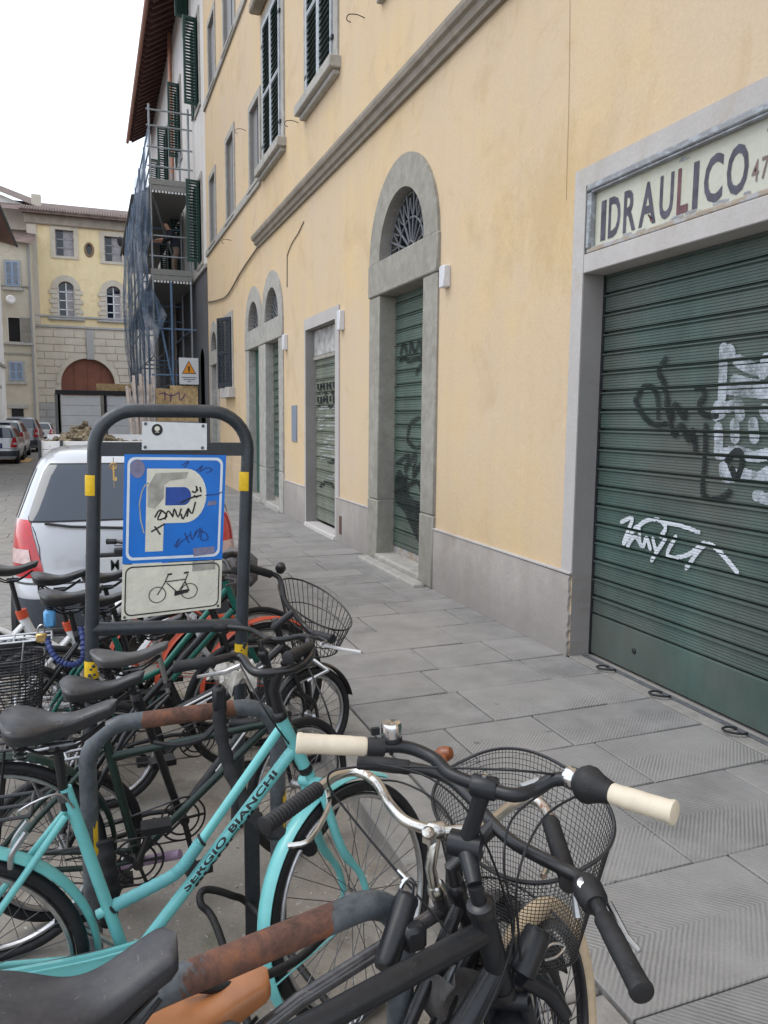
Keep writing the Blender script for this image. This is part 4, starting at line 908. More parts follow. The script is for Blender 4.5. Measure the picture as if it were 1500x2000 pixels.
for p in pm.polygons:
    c = p.center; z = c.z
    if z < 0.09: k = 3
    elif z < 0.98 and c.x > -0.25: k = 2
    elif z < 1.50 and not (c.x < -0.33 and abs(c.y) > 0.02): k = 1
    else: k = 0
    p.material_index = k; p.use_smooth = True
place('body', pm, wb, wp)
q = MB(); hc = wb+V(-0.20, 0, 1.70); q.lathe([(0.0, 0.115), (0.05, 0.108), (0.085, 0.075), (0.098, 0.03), (0.094, -0.01), (0.05, -0.03)], hc, V(0.15, 0, 1), 16, cap=False); q.build('hair', M['hair'], wp)
for s in (1, -1):
    q = MB(); hb = wb+V(-0.58, 0.13*s, 1.125)
    for k in range(4): q.tube([hb+V(0.0, (k-1.5)*0.019, 0), hb+V(-0.05, (k-1.5)*0.02, 0.004-0.002*k), hb+V(-0.085+0.006*abs(k-1.2), (k-1.5)*0.021, -0.025)], [.011, .010, .008], 6)
    q.tube([hb+V(0.02, -s*0.03, 0), hb+V(-0.02, -s*0.055, -0.01), hb+V(-0.045, -s*0.06, -0.025)], [.012, .011, .009], 6); q.build('hand_fingers', M['skin'], wp)

# ------------------------------------------------------------------ palace closing the street
YE = 66.0
def pe(x, y, Y=YE): p = aty(x, y, Y); return (p[0], p[2])
pal = thing('palace', (0, YE, 0), 'yellow palace with arched windows and a huge red brown doorway closing the street', 'building')
xl = pe(60, 600)[0]; xr = pe(330, 600)[0]; zc0 = pe(120, 640)[1]; zroof = pe(150, 425)[1]
def rect_px(x0, y0, x1, y1, Y=YE): a = pe(x0, y1, Y); b = pe(x1, y0, Y); return (a[0], a[1], b[0], b[1])
sqw = [rect_px(109, 451, 143, 499), rect_px(205, 464, 237, 510)]; arw = [rect_px(115, 566, 145, 621), rect_px(209, 574, 236, 626)]
ov = rect_px(167, 476, 181, 500); dr = rect_px(122, 702, 223, 815)
def arch2(x0, x1, z0, z1, n=16): r = (x1-x0)/2; return [(x0, z0), (x1, z0)]+[((x0+x1)/2+r*math.cos(t), z1+r*math.sin(t)) for t in np.linspace(0, math.pi, n)]
def ell(x0, z0, x1, z1, n=20): return [((x0+x1)/2+(x1-x0)/2*math.cos(t), (z0+z1)/2+(z1-z0)/2*math.sin(t)) for t in np.linspace(0, 2*math.pi, n, endpoint=False)]
def sq(r): return [(r[0], r[1]), (r[2], r[1]), (r[2], r[3]), (r[0], r[3])]
hl = [sq(r) for r in sqw]+[arch2(r[0], r[2], r[1], r[3]) for r in arw]+[ell(*ov)]
mb = MB(); mb.flat([[(xl, zc0), (xr, zc0), (xr, zroof), (xl, zroof)]]+hl, (0, YE, 0), EX, EZ)
mb.add([(xl, YE, zc0), (xl, YE+12, zc0), (xl, YE+12, zroof), (xl, YE, zroof)], [(3, 2, 1, 0)]); mb.build('upper_wall', M['pal'], pal, smooth=False)
cx = (dr[0]+dr[2])/2; rr = (dr[2]-dr[0])/2; zspr = dr[3]-rr
mb = MB(); mb.flat([[(xl, 0), (xr, 0), (xr, zc0), (xl, zc0)], arch2(dr[0], dr[2], 0.001, zspr, 24)], (0, YE-0.05, 0), EX, EZ); low = mb.build('ground_floor_wall', M['palstone'], pal, smooth=False)
mb = MB(); mb.add([(xl, YE+0.8, 0), (xr, YE+0.8, 0), (xr, YE+0.8, zroof), (xl, YE+0.8, zroof)], [(0, 1, 2, 3)]); mb.build('room_behind', M['dark'], pal, smooth=False)
for h in hl+[arch2(dr[0], dr[2], 0.001, zspr, 24)]:
    mb = MB()
    for i in range(len(h)): a, b = h[i], h[(i+1) % len(h)]; mb.add([(a[0], YE-0.05, a[1]), (b[0], YE-0.05, b[1]), (b[0], YE+0.5, b[1]), (a[0], YE+0.5, a[1])], [(0, 1, 2, 3)])
    mb.build('reveal', M['palstone'], pal, smooth=False)
# ashlar courses: raised blocks with recessed joints
def clip_course(z0, z1):
    if z0 > dr[3]+0.2: return [(xl, xr)]
    zz = max(z0-zspr, 0); h = math.sqrt(max(0, (rr+0.35)**2-zz*zz)); return [(xl, cx-h), (cx+h, xr)]
z = 0.5; k = 0
while z < zc0-0.3:
    hh = 0.56
    for a, b in clip_course(z, z+hh):
        x = a
        while x < b-0.15:
            w = min(1.5 if (k % 2 or x > a) else 0.8, b-x); q = MB(); q.cbox((x+0.02, YE-0.11, z+0.025), (x+w-0.02, YE-0.045, z+hh-0.025), 0.02); q.build('ashlar_block', M['palgrey'] if z < 2.6 and x < cx else M['palstone'], low); x += w
    z += hh; k += 1
mb = MB(); mb.prism([(cx+(rr+.32)*math.cos(t), zspr+(rr+.32)*math.sin(t)) for t in np.linspace(0, math.pi, 30)]+[(cx+rr*math.cos(t), zspr+rr*math.sin(t)) for t in np.linspace(math.pi, 0, 30)], (0, YE-0.14, 0), EX, EZ, (0, 0.12, 0)); mb.build('door_arch', M['palstone'], pal)
kx = rect_px(170, 646, 182, 700); mb = MB(); mb.cbox((kx[0], YE-0.22, kx[1]-0.1), (kx[2], YE-0.05, kx[3]), 0.03); mb.build('keystone', M['palgrey'], pal)
mb = MB(); mb.flat([arch2(dr[0], dr[2], 0.0, zspr, 24)], (0, YE+0.35, 0), EX, EZ); drs = mb.build('door', M['reddoor'], pal, smooth=False)
for xx in (cx-rr*0.5, cx, cx+rr*0.5):
    q = MB(); q.cbox((xx-0.04, YE+0.30, 0.1), (xx+0.04, YE+0.352, zspr+rr*0.8), 0.01); q.build('door_batten', M['reddoor'], drs)
mb = MB(); mb.cbox((xl-0.1, YE-0.18, zc0-0.02), (xr, YE-0.02, zc0+0.16), 0.03); mb.cbox((xl-0.05, YE-0.14, pe(150, 622)[1]), (xr, YE-0.02, pe(150, 618)[1]), 0.03); mb.build('string_course', M['palgrey'], pal)
mb = MB(); mb.cbox((xl-0.05, YE-0.12, zc0+0.17), (xl+0.65, YE-0.001, zroof), 0.02); mb.build('corner_quoins', M['palstone'], pal)
mb = MB(); mb.cbox((xl-0.2, YE-0.3, zroof-0.75), (xr, YE-0.02, zroof), 0.1); mb.build('cornice', M['cornice'], pal)
mb = MB(); mb.add([(xl-3.2, YE-0.95, zroof+0.0), (xr, YE-0.95, zroof+0.0), (xr, YE+6, zroof+2.3), (xl-3.2, YE+6, zroof+2.3)], [(0, 1, 2, 3)]); mb.add([(xl-0.3, YE-0.95, zroof-0.12), (xr, YE-0.95, zroof-0.12), (xr, YE, zroof-0.02), (xl-0.3, YE, zroof-0.02)], [(3, 2, 1, 0)]); mb.box(((xl-0.3+xr)/2, YE-0.93, zroof-0.02), (xr-xl+0.6, 0.06, 0.22)); mb.box(((xl+xr)/2, YE+0.9, zroof+0.1), (xr-xl, 0.1, 1.0)); rf = mb.build('roof', M['tile'], pal, smooth=False)
for i in range(64):
    xx = xl-0.4+i*0.19
    if xx > xr: break
    q = MB(); q.tube([(xx, YE-1.0, zroof+0.04), (xx, YE+1.5, zroof+0.89)], 0.085, 6); q.build('roof_tile_row', M['tile'], rf)
q = MB(); q.cbox((xl+0.2, YE+3, zroof+0.8), (xl+0.9, YE+3.7, zroof+2.2), 0.02); q.build('chimney', M['palstone'], rf)
def pane_window(parent, loop, x0, z0, x1, z1, Y, frame, mull, curtain=True):
    mb = MB(); mb.flat([loop], (0, Y+0.28, 0), EX, EZ); pn = mb.build('pane', M['glass'], parent, smooth=False)
    q = MB(); q.box(((x0+x1)/2, Y+0.25, (z0+z1)/2), (0.08, 0.05, z1-z0))
    for f in mull: q.box(((x0+x1)/2, Y+0.25, z0+(z1-z0)*f), (x1-x0, 0.05, 0.07))
    q.box((x0+0.03, Y+0.25, (z0+z1)/2), (0.06, 0.05, z1-z0)); q.box((x1-0.03, Y+0.25, (z0+z1)/2), (0.06, 0.05, z1-z0)); q.build('glazing_bars', frame, parent, smooth=False)
curt = simple('grey_curtain', (0.33, 0.31, 0.32, 1), 0.9, var=0.2, scale=3)
for r in sqw:
    f = 0.34; q = MB(); q.prism([(r[0]-f, r[1]-f*0.6), (r[2]+f, r[1]-f*0.6), (r[2]+f, r[3]+f), (r[0]-f, r[3]+f), (r[0]-f, r[1]-0.001), (r[0], r[1]), (r[0], r[3]), (r[2], r[3]), (r[2], r[1]), (r[0]-f, r[1]-0.002)], (0, YE-0.08, 0), EX, EZ, (0, 0.10, 0)); wn = q.build('window', M['palstone'], pal, smooth=False)
    pane_window(wn, sq(r), *r, YE, curt, (0.33, 0.66))
    q = MB(); q.box(((r[0]*0.3+r[2]*0.7), YE+0.27, (r[1]+r[3])/2), ((r[2]-r[0])*0.55, 0.01, r[3]-r[1]-0.05)); q.build('curtain', curt, wn, smooth=False)
for r in arw:
    x0, z0, x1, z1 = r; rr2 = (x1-x0)/2; mx = (x0+x1)/2
    q = MB(); q.prism([(mx+(rr2+.45)*math.cos(t), z1+(rr2+.45)*math.sin(t)) for t in np.linspace(0, math.pi, 20)]+[(mx+rr2*math.cos(t), z1+rr2*math.sin(t)) for t in np.linspace(math.pi, 0, 20)], (0, YE-0.09, 0), EX, EZ, (0, 0.1, 0)); wn = q.build('arched_window', M['palstone'], pal)
    zz = z0; i = 0
    while zz < z1-0.05:
        for s in (-1, 1):
            w = 0.62 if i % 2 else 0.45; a, b = (x0-w, x0) if s < 0 else (x1, x1+w); q = MB(); q.cbox((a, YE-0.10, zz+0.015), (b, YE+0.01, min(zz+0.36, z1)-0.015), 0.015); q.build('quoin_block', M['palstone'], wn)
        zz += 0.36; i += 1
    pane_window(wn, arch2(x0, x1, z0, z1), x0, z0, x1, z1+rr2*0.9, YE, M['white'], (0.25, 0.5, 0.74))
    q = MB(); q.box((x0*0.3+x1*0.7, YE+0.27, (z0+z1)/2), ((x1-x0)*0.5, 0.01, z1-z0)); q.build('curtain', curt, wn, smooth=False)
    q = MB(); q.cbox((x0-0.7, YE-0.25, z0-0.16), (x1+0.7, YE, z0-0.003), 0.02); q.build('sill', M['palgrey'], wn)
q = MB(); q.flat([ell(*ov)], (0, YE+0.2, 0), EX, EZ); ovw = q.build('oval_window', M['glass'], pal, smooth=False)
q = MB(); e = ell(*ov, 28); q.tube([(a, YE-0.02, b) for a, b in e], 0.09, 6, closed=True); q.build('oval_rim', simple('brown_rim', (0.2, 0.13, 0.07, 1), .8), ovw)
# street lamp bracket on the palace
q = MB(); p = pe(236, 480); q.tube(cat_rom([(p[0]+0.8, YE-0.1, p[1]+0.3), (p[0]+0.2, YE-1.2, p[1]+0.35), (p[0]-0.1, YE-1.6, p[1]+0.15)], 5), 0.05, 6); lb = q.build('wall_lantern', M['iron'], pal)
q = MB(); q.lathe([(0.05, 0.45), (0.25, 0.3), (0.2, -0.1), (0.06, -0.25)], (p[0]-0.1, YE-1.6, p[1]-0.1), (0, 0, 1), 8); q.build('lantern_body', M['iron'], lb)

# cream wing behind, beige house on the left and the near left eaves
wing = thing('cream_house', (-7, 69, 0), 'cream house rising behind the beige house at the street end', 'building')
a = pe(-30, 600, 69); b = pe(60, 395, 69); zt = pe(5, 382, 69)[1]
mb = MB(); mb.add([(a[0], 69, 0), (b[0], 69, 0), (b[0], 69, pe(50, 404, 69)[1]), (a[0], 69, zt+0.6)], [(0, 1, 2, 3)]); mb.build('wall', M['wht'], wing, smooth=False)
mb = MB(); mb.add([(a[0], 68.5, zt+0.65), (b[0]+0.4, 68.5, pe(52, 404, 69)[1]), (b[0]+0.4, 75, pe(52, 404, 69)[1]+2), (a[0], 75, zt+2.6)], [(0, 1, 2, 3)]); mb.build('roof', M['tile'], wing, smooth=False)
YL = 63.0
bh = thing('beige_house', (-5.5, YL, 0), 'narrow beige house with pale blue shutters left of the palace', 'building')
x0 = pe(-10, 600, YL)[0]; x1 = pe(63, 600, YL)[0]; zt = pe(40, 470, YL)[1]
oc = [rect_px(17, 620, 38, 667, YL), rect_px(24, 798, 46, 830, YL)]
mb = MB(); mb.flat([[(x0, -0.1), (x1, -0.1), (x1, zt), (x0, zt)], sq(oc[0])], (0, YL, 0), EX, EZ); mb.add([(x1, YL, 0), (x1, YL+6, 0), (x1, YL+6, zt), (x1, YL, zt)], [(0, 1, 2, 3)]); mb.build('wall', M['beige'], bh, smooth=False)
mb = MB(); mb.add([(x0, YL-0.6, zt-0.1), (x1+0.3, YL-0.6, zt-0.25), (x1+0.3, YL+4, zt+1.6), (x0, YL+4, zt+1.6)], [(0, 1, 2, 3)]); mb.build('roof', M['tile'], bh, smooth=False)
for (rx, nm) in (((12, 512, 36, 558), 0), ((20, 708, 44, 742), 0)):
    r = rect_px(*rx, YL); mb = MB(); mb.cbox((r[0]-0.15, YL-0.06, r[1]-0.15), (r[2]+0.15, YL-0.002, r[3]+0.12), 0.01); wn = mb.build('window', M['stone2'], bh)
    for s in (0, 1):
        w = (r[2]-r[0])/2; louvre_leaf(wn, (r[0]+s*w+0.01, YL-0.09, r[1]), (1, 0, 0), w-0.02, r[3]-r[1], M['blueshut'], M['blueshut'], 14)
    mb = MB(); mb.cbox((r[0]-0.25, YL-0.2, r[1]-0.3), (r[2]+0.25, YL-0.002, r[1]-0.151), 0.01); mb.build('sill', M['stone2'], wn)
r = oc[0]; mb = MB(); mb.add([(r[0], YL+0.3, r[1]), (r[2], YL+0.3, r[1]), (r[2], YL+0.3, r[3]), (r[0], YL+0.3, r[3])], [(0, 1, 2, 3)]); wn = mb.build('open_window', M['dark'], bh, smooth=False)
louvre_leaf(wn, (r[2]+0.02, YL-0.07, r[1]), (1, 0, 0), 0.75, r[3]-r[1], M['greydoor'], M['greydoor'], 14)
mb = MB(); mb.cbox((r[0]-0.2, YL-0.2, r[1]-0.22), (r[2]+0.9, YL-0.002, r[1]-0.05), 0.01); mb.build('sill', M['stone2'], wn)
r = oc[1]; mb = MB(); mb.cbox((r[0], YL-0.03, -0.1), (r[2], YL-0.002, r[3]), 0.01); dd = mb.build('door', M['dark'], bh); mb = MB(); mb.cbox((r[0]-0.3, YL-0.1, r[3]+0.002), (r[2]+0.3, YL-0.002, r[3]+0.3), 0.02); mb.build('door_lintel', M['stone2'], dd)
for yy in (558, 672, 690): zz = pe(40, yy, YL)[1]; mb = MB(); mb.cbox((x0, YL-0.1, zz-0.1), (x1, YL-0.001, zz+0.02), 0.01); mb.build('string_course', M['stone'], bh)
q = MB(); p = pe(22, 586, YL); q.lathe([(0.0, 0.06), (0.24, 0.08), (0.33, 0.0)], (p[0], YL-0.35, p[1]), (0.3, -1, 0.25), 16, cap=False); q.tube([(p[0], YL-0.3, p[1]), (p[0], YL, p[1]-0.1)], 0.03, 6); q.build('satellite_dish', M['wht'], bh)
q = MB(); q.tube([(x1-0.1, YL-0.1, 0), (x1-0.1, YL-0.1, zt-0.3)], 0.07, 8); q.build('downpipe', M['greydoor'], bh)
XL = -5.35
lh = thing('left_house', (XL, 45, 0), 'pale house with dark overhanging eaves at the left edge of the street', 'building')
mb = MB(); mb.add([(XL, 20, -0.1), (XL, 59, -0.1), (XL, 59, 13.4), (XL, 20, 13.4)], [(0, 1, 2, 3)]); mb.add([(XL, 59, -0.1), (XL-8, 59, -0.1), (XL-8, 59, 13.4), (XL, 59, 13.4)], [(0, 1, 2, 3)]); mb.build('wall', M['wht'], lh, smooth=False)
mb = MB(); mb.add([(XL+1.05, 20, 13.2), (XL+1.05, 59.4, 13.2), (XL-6, 59.4, 15.6), (XL-6, 20, 15.6)], [(0, 1, 2, 3)]); mb.add([(XL+1.05, 20, 13.1), (XL+1.05, 59.4, 13.1), (XL, 59.4, 13.35), (XL, 20, 13.35)], [(3, 2, 1, 0)]); rf = mb.build('roof', simple('dark_soffit', (0.16, 0.075, 0.05, 1), .8), lh, smooth=False)
mb = MB(); mb.tube([(XL+1.09, 20, 13.12), (XL+1.09, 59.4, 13.12)], 0.08, 8); mb.build('gutter', M['trimblk'], rf)
for yy in (48.0, 53.5):
    for zz in (3.6, 8.2): mb = MB(); mb.cbox((XL-0.002, yy, zz), (XL+0.05, yy+1.1, zz+2.0), 0.01); wn = mb.build('window', M['greydoor'], lh); mb = MB(); mb.cbox((XL, yy-0.1, zz-0.2), (XL+0.2, yy+1.2, zz-0.002), 0.01); mb.build('sill', M['stone2'], wn)
mb = MB(); mb.cbox((XL, 20, 4.9), (XL+0.12, 59, 5.1), 0.02); mb.build('string_course', M['stone'], lh)

# ------------------------------------------------------------------ hoardings, planks, warning sign, rubble trailer
YH = 36.0
hd = thing('site_hoarding', (0, YH, 0), 'white panelled site hoarding with dark frame in front of the palace door', 'hoarding')
def hx(px): return aty(px, 800, YH)[0]
for (a, b) in ((118, 197), (209, 268)):
    zt = aty(150, 772, YH)[2]; n = 6
    for i in range(n):
        z0 = RZ+0.1+(zt-RZ-0.1)*i/n; q = MB(); q.cbox((hx(a), YH, z0+0.006), (hx(b), YH+0.05, z0+(zt-RZ-0.1)/n-0.006), 0.008); q.build('panel_board', M['offwhite'], hd)
for px, w, m in ((113, 0.22, M['greydoor']), (116, 0.12, M['oldwood2']), (202, 0.2, M['oldwood2']), (206, 0.12, M['trimblk']), (272, 0.12, M['trimblk'])): q = MB(); q.cbox((hx(px)-w/2, YH-0.06, RZ), (hx(px)+w/2, YH-0.002, aty(150, 768, YH)[2]), 0.01); q.build('post', m, hd)
zq = aty(220, 750, YH+0.4)[2]; q = MB(); q.cbox((hx(190), YH+0.30, 0.3), (hx(300), YH+0.34, zq), 0.004); q.build('plywood_sheet', M['osb'], hd)
q = MB(); q.cbox((hx(109), YH-0.08, aty(150, 771, YH)[2]), (hx(275), YH+0.1, aty(150, 762, YH)[2]), 0.01); q.build('top_rail', M['trimblk'], hd)
YO = 24.6
ob = thing('plywood_hoarding', (1.8, YO, 0), 'yellow plywood hoarding round the foot of the scaffold with purple scrawl', 'hoarding')
xa = aty(304, 770, YO)[0]; xb = D-0.05; zt = aty(300, 752, YO)[2]; n = 3
for i in range(n): q = MB(); q.cbox((xa+(xb-xa)*i/n+0.005, YO, 0.0), (xa+(xb-xa)*(i+1)/n-0.005, YO+0.03, zt-0.1*(i == 0)), 0.004); q.build('plywood_sheet', M['osb'], ob)
q = MB(); pur = simple('purple_spray', (0.16, 0.07, 0.16, 1), .7)
for pts in ([(310, 770), (320, 768), (335, 773), (350, 766)], [(322, 765), (322, 782)], [(335, 768), (333, 785)], [(350, 768), (352, 782), (362, 770)]): q.ribbon(cat_rom([(aty(a, b, YO)[0], aty(a, b, YO)[2]) for a, b in pts], 4), 0.035, (0, YO-0.004, 0), EX, EZ)
q.build('purple_scrawl', pur, ob, smooth=False)
for z in (0.7, 1.55): q = MB(); q.tube([(xa, YO-0.06, z), (xb, YO-0.06, z)], 0.025, 6); q.build('batten_tube', M['galv'], ob)
rp = random.Random(5)
for i in range(15):
    px = 248+i*3.9+rp.uniform(-1, 1); top = aty(px+rp.uniform(-5, 3)-2, 738+rp.uniform(-8, 22), 23.5+0.04*i); bot = aty(264+i*2.6, 840, 23.3+0.04*i); bot[2] = 0.0
    q = MB(); d = unit(top-bot); sx = unit(np.cross(d, EY)); q.box((top+bot)/2, (0.075, 0.03, np.linalg.norm(top-bot)), ax=(sx, np.cross(d, sx), d)); tag(q.build('timber_plank', M['planks'], smooth=False), 'weathered timber plank standing in the bundle beside the plywood hoarding', 'plank', 'planks bundled upright by the hoarding')
ws = aty(369, 725, 24.45); q = MB(); w, h = 0.29, 0.40; q.cbox((ws[0]-w, 24.44, ws[2]-h), (ws[0]+w, 24.46, ws[2]+h), 0.003)
wsg = tag(q.build('warning_sign', M['white'], smooth=False), 'white warning sign with orange triangle tied to the scaffold', 'sign')
q = MB(); q.add([(ws[0]-0.21, 24.436, ws[2]-0.08), (ws[0]+0.21, 24.436, ws[2]-0.08), (ws[0], 24.436, ws[2]+0.32)], [(0, 1, 2)]); q.build('triangle', M['ink'], wsg, smooth=False)
q = MB(); q.add([(ws[0]-0.18, 24.433, ws[2]-0.06), (ws[0]+0.18, 24.433, ws[2]-0.06), (ws[0], 24.433, ws[2]+0.285)], [(0, 1, 2)]); q.build('triangle_field', M['warn'], wsg, smooth=False)
q = MB(); q.add([(ws[0]+a, 24.430, ws[2]+b) for a, b in ((-.02, .0), (.02, .0), (.03, .14), (-.03, .14), (-.02, -.035), (.02, -.035), (.02, -.012), (-.02, -.012))], [(0, 1, 2, 3), (4, 5, 6, 7)]); q.build('exclamation_mark', M['ink'], wsg, smooth=False)
q = MB()
for zz, ww in ((-0.19, 0.22), (-0.25, 0.17), (-0.31, 0.05)): q.box((ws[0], 24.438, ws[2]+zz), (ww*2, 0.004, 0.022))
q.build('small_print', M['steel'], wsg, smooth=False)
YT = 20.0; ta = aty(80, 870, YT)[0]; tb = ta+2.6; tz = aty(150, 862, YT)[2]
tr = thing('rubble_trailer', ((ta+tb)/2, YT, RZ), 'white dropside trailer heaped with rubble beyond the silver car', 'trailer')
for lo, hi, nm in (((ta, YT, tz-0.42), (tb, YT+0.04, tz-0.2), 'tail_board'), ((ta, YT, tz-0.19), (tb, YT+0.04, tz), 'tail_board'), ((ta, YT+0.05, tz-0.42), (ta+0.04, YT+3, tz), 'side_board'), ((tb-0.04, YT+0.05, tz-0.42), (tb, YT+3, tz), 'side_board'), ((ta, YT+3.01, tz-0.42), (tb, YT+3.05, tz+0.1), 'head_board'), ((ta, YT, tz-0.52), (tb, YT+3, tz-0.43), 'bed')):
    q = MB(); q.cbox(lo, hi, 0.01); q.build(nm, M['offwhite'], tr)
for xx in (ta-0.03, ta+0.45): q = MB(); q.box((xx, YT-0.03, tz-0.45), (0.07, 0.06, 0.95)); q.build('post', M['rack'], tr, smooth=False)
for yy in (YT+1.0, YT+1.9):
    for xx in (ta+0.2, tb-0.2): q = MB(); q.lathe([(0.12, -0.09), (0.27, -0.09), (0.30, -0.05), (0.30, 0.05), (0.27, 0.09), (0.12, 0.09)], (xx, yy, RZ+0.30), (1, 0, 0), 20); q.build('wheel', M['rubber'], tr)
q = MB()
for i in range(420):
    u, v = rp.random(), rp.random(); hgt = 0.55*math.exp(-((u-0.38)/0.25)**2)*math.sin(math.pi*min(1, v*1.2+0.1)); c = V(ta+0.1+u*(tb-ta-0.2), YT+0.1+v*2.6, tz-0.12+hgt*rp.uniform(0.5, 1.0)); s = rp.uniform(0.04, 0.13); d = unit(V(rp.gauss(0, 1), rp.gauss(0, 1), rp.gauss(0, .5)))
    e = unit(np.cross(d, V(.3, .2, .9))); q.box(c, (s*rp.uniform(1, 2.6), s, s*0.6), ax=(d, e, np.cross(d, e)))
tag(q.build('rubble_heap', M['debris'], smooth=False), 'heap of broken wood and rubble in the white trailer', 'rubble', kind='stuff')

# ------------------------------------------------------------------ cars (horizontal slices of a superellipse)
SL = [(0.17, .72, .12, 3.66), (0.22, .77, .06, 3.72), (0.32, .805, .015, 3.76), (0.46, .82, 0.0, 3.78), (0.57, .825, 0.0, 3.76), (0.605, .822, .035, 3.74), (0.70, .82, .05, 3.70), (0.80, .815, .065, 3.6), (0.90, .80, .085, 3.35), (0.97, .785, .11, 2.95), (1.02, .765, .145, 2.8),
      (1.12, .725, .225, 2.62), (1.22, .685, .31, 2.45), (1.31, .645, .39, 2.28), (1.37, .61, .46, 2.12), (1.41, .56, .55, 1.98), (1.435, .47, .70, 1.82), (1.445, .30, .95, 1.6)]
def car_pt(a, z, L=1.0, H=1.0, Wd=1.0, off=0.0):
    zz = z/H; S = np.array(SL); hw = np.interp(zz, S[:, 0], S[:, 1])+off; yr = np.interp(zz, S[:, 0], S[:, 2])-off; yf = np.interp(zz, S[:, 0], S[:, 3])+off
    n = 8.0; c, s = math.cos(a), math.sin(a)
    return V(hw*Wd*math.copysign(abs(c)**(2/n), c), ((yr+yf)/2+(yf-yr)/2*math.copysign(abs(s)**(2/n), s))*L, z)
def car(name, pos, label, paint, group, L=1.0, H=1.0, Wd=1.0, detail=True, low=True):
    o = V(*pos); t = thing(name, o, label, 'car', group); NA = 160
    zs = [z*H for z, *_ in SL]; P = [[o+car_pt(2*math.pi*i/NA, z, L, H, Wd) for z in zs] for i in range(NA)]
    mb = MB(); mb.grid(P, closed_u=True); k = len(zs); mb.add([P[i][-1] for i in range(NA)], [tuple(range(NA))]); mb.add([P[i][0] for i in range(NA)], [tuple(range(NA))[::-1]]); body = mb.build('body', paint, t, ang=50)
    def patch(nm, a0, a1, z0, z1, mat, off=0.004, na=24, nz=8, parent=t, f0=None, f1=None):
        G = []
        for i in range(na+1):
            a = math.radians(a0+(a1-a0)*i/na); u = i/na; za = z0 if f0 is None else f0(u); zb = z1 if f1 is None else f1(u)
            G.append([o+car_pt(a, (za+(zb-za)*j/nz)*H, L, H, Wd, off) for j in range(nz+1)])
        q = MB(); q.grid(G); return q.build(nm, mat, parent, ang=60)
    rc = lambda u: 0.055*(max(0, abs(u-.5)-.42)/.08)**2
    patch('window_seal', 235.0, 305.0, 0.985, 1.355, M['trimblk'], 0.004, 30, 10, t, lambda u: 0.985+rc(u)*0.6, lambda u: 1.355-rc(u))
    patch('rear_window', 236.0, 304.0, 0.995, 1.345, M['carglass'], 0.008, 30, 10, t, lambda u: 0.995+rc(u)*0.6, lambda u: 1.345-rc(u))
    for a0, a1 in ((186, 212), (328, 354), (160, 184), (356, 380)): patch('side_window', a0, a1, 1.0, 1.32, M['glass'], 0.005, 10, 6)
    patch('windscreen', 60, 120, 0.99, 1.33, M['glass'], 0.005, 20, 6)
    for a0, a1, s in ((205, 222, 0), (318, 335, 1)):
        G = []; G2 = []; G3 = []
        for j in range(13):
            v = j/12; z = 0.63+0.37*v; ai = 257-17*v+3*math.sin(math.pi*v); ao = 206+6*v*v
            if s: ai, ao = 540-ai, 540-ao
            G.append([o+car_pt(math.radians(ao+(ai-ao)*i/14), z*H, L, H, Wd, 0.012*math.sin(math.pi*min(1, max(0.12, min(v, 1-v)*3))/2)*min(1, .4+2*min(i, 14-i)/14)+0.001) for i in range(15)])
            if 3 <= j <= 6: G2.append([o+car_pt(math.radians(ao+(ai-ao)*(0.25+0.6*i/8)), z*H, L, H, Wd, 0.0155) for i in range(9)])
        q = MB(); q.grid(G); lm = q.build('tail_lamp', M['taillight'], t, ang=60); q = MB(); q.grid(G2); q.build('clear_lens', M['lampclear'], lm, ang=60)
    patch('bumper', 198, 342, 0.30, 0.50, M['bluegrey'], 0.006, 40, 4)
    patch('bumper_seam', 200, 340, 0.590, 0.602, M['trimblk'], 0.004, 40, 2)
    for xx in (-.72*Wd, .72*Wd):
        for yy in (0.62*L, 3.05*L):
            c = o+V(xx, yy, 0.30); ax = (1 if xx > 0 else -1, 0, 0); q = MB(); q.lathe([(0.17, -0.10), (0.26, -0.10), (0.30, -0.06), (0.30, 0.07), (0.26, 0.105), (0.17, 0.105)], c, ax, 26); wh = q.build('wheel', M['rubber'], t)
            q = MB(); q.lathe([(0.18, 0.09), (0.15, 0.085), (0.06, 0.11), (0.0, 0.11)], c, ax, 18); q.build('hub_cap', M['alu'], wh)
    # number plate
    pz = 0.70*H; py = car_pt(math.radians(270), pz, L, H, Wd, 0.02)[1]
    q = MB(); q.cbox(o+V(-0.30, py-0.012, pz-0.085), o+V(0.30, py+0.02, pz+0.085), 0.01); q.build('plate_recess', M['trimblk'], t)
    q = MB(); q.cbox(o+V(-0.26, py-0.022, pz-0.055), o+V(0.26, py-0.013, pz+0.055), 0.003); pl = q.build('number_plate', M['tagpaper'], t)
    for s in (-0.26, 0.215): q = MB(); q.cbox(o+V(s, py-0.026, pz-0.055), o+V(s+0.045, py-0.0225, pz+0.055), 0.001); q.build('plate_band', M['platebl'], pl)
    if detail:
        vs, fs = text_tris('M 2', 0.8, bold=0.01); q = MB(); sc_ = 0.105; q.add([o+V(-0.135+a*sc_, py-0.0265, pz-0.036+b*sc_) for a, b in vs], fs); q.build('plate_lettering', M['ink'], pl, smooth=False)
        # wiper and stickers on the rear window
        q = MB(); q.tube([o+car_pt(math.radians(270), 1.005, L, H, Wd, 0.03), o+car_pt(math.radians(267), 1.03, L, H, Wd, 0.03), o+car_pt(math.radians(257), 1.055, L, H, Wd, 0.03)], 0.010, 6); q.build('wiper', M['trimblk'], t)
        patch('sticker', 271, 277, 1.05, 1.13, M['greengls'], 0.0105, 6, 4)
        q = MB(); q.cbox(o+V(-0.11, py-0.02, 0.83), o+V(0.11, py+0.03, 0.87), 0.01); q.build('boot_handle', M['trimblk'], t)
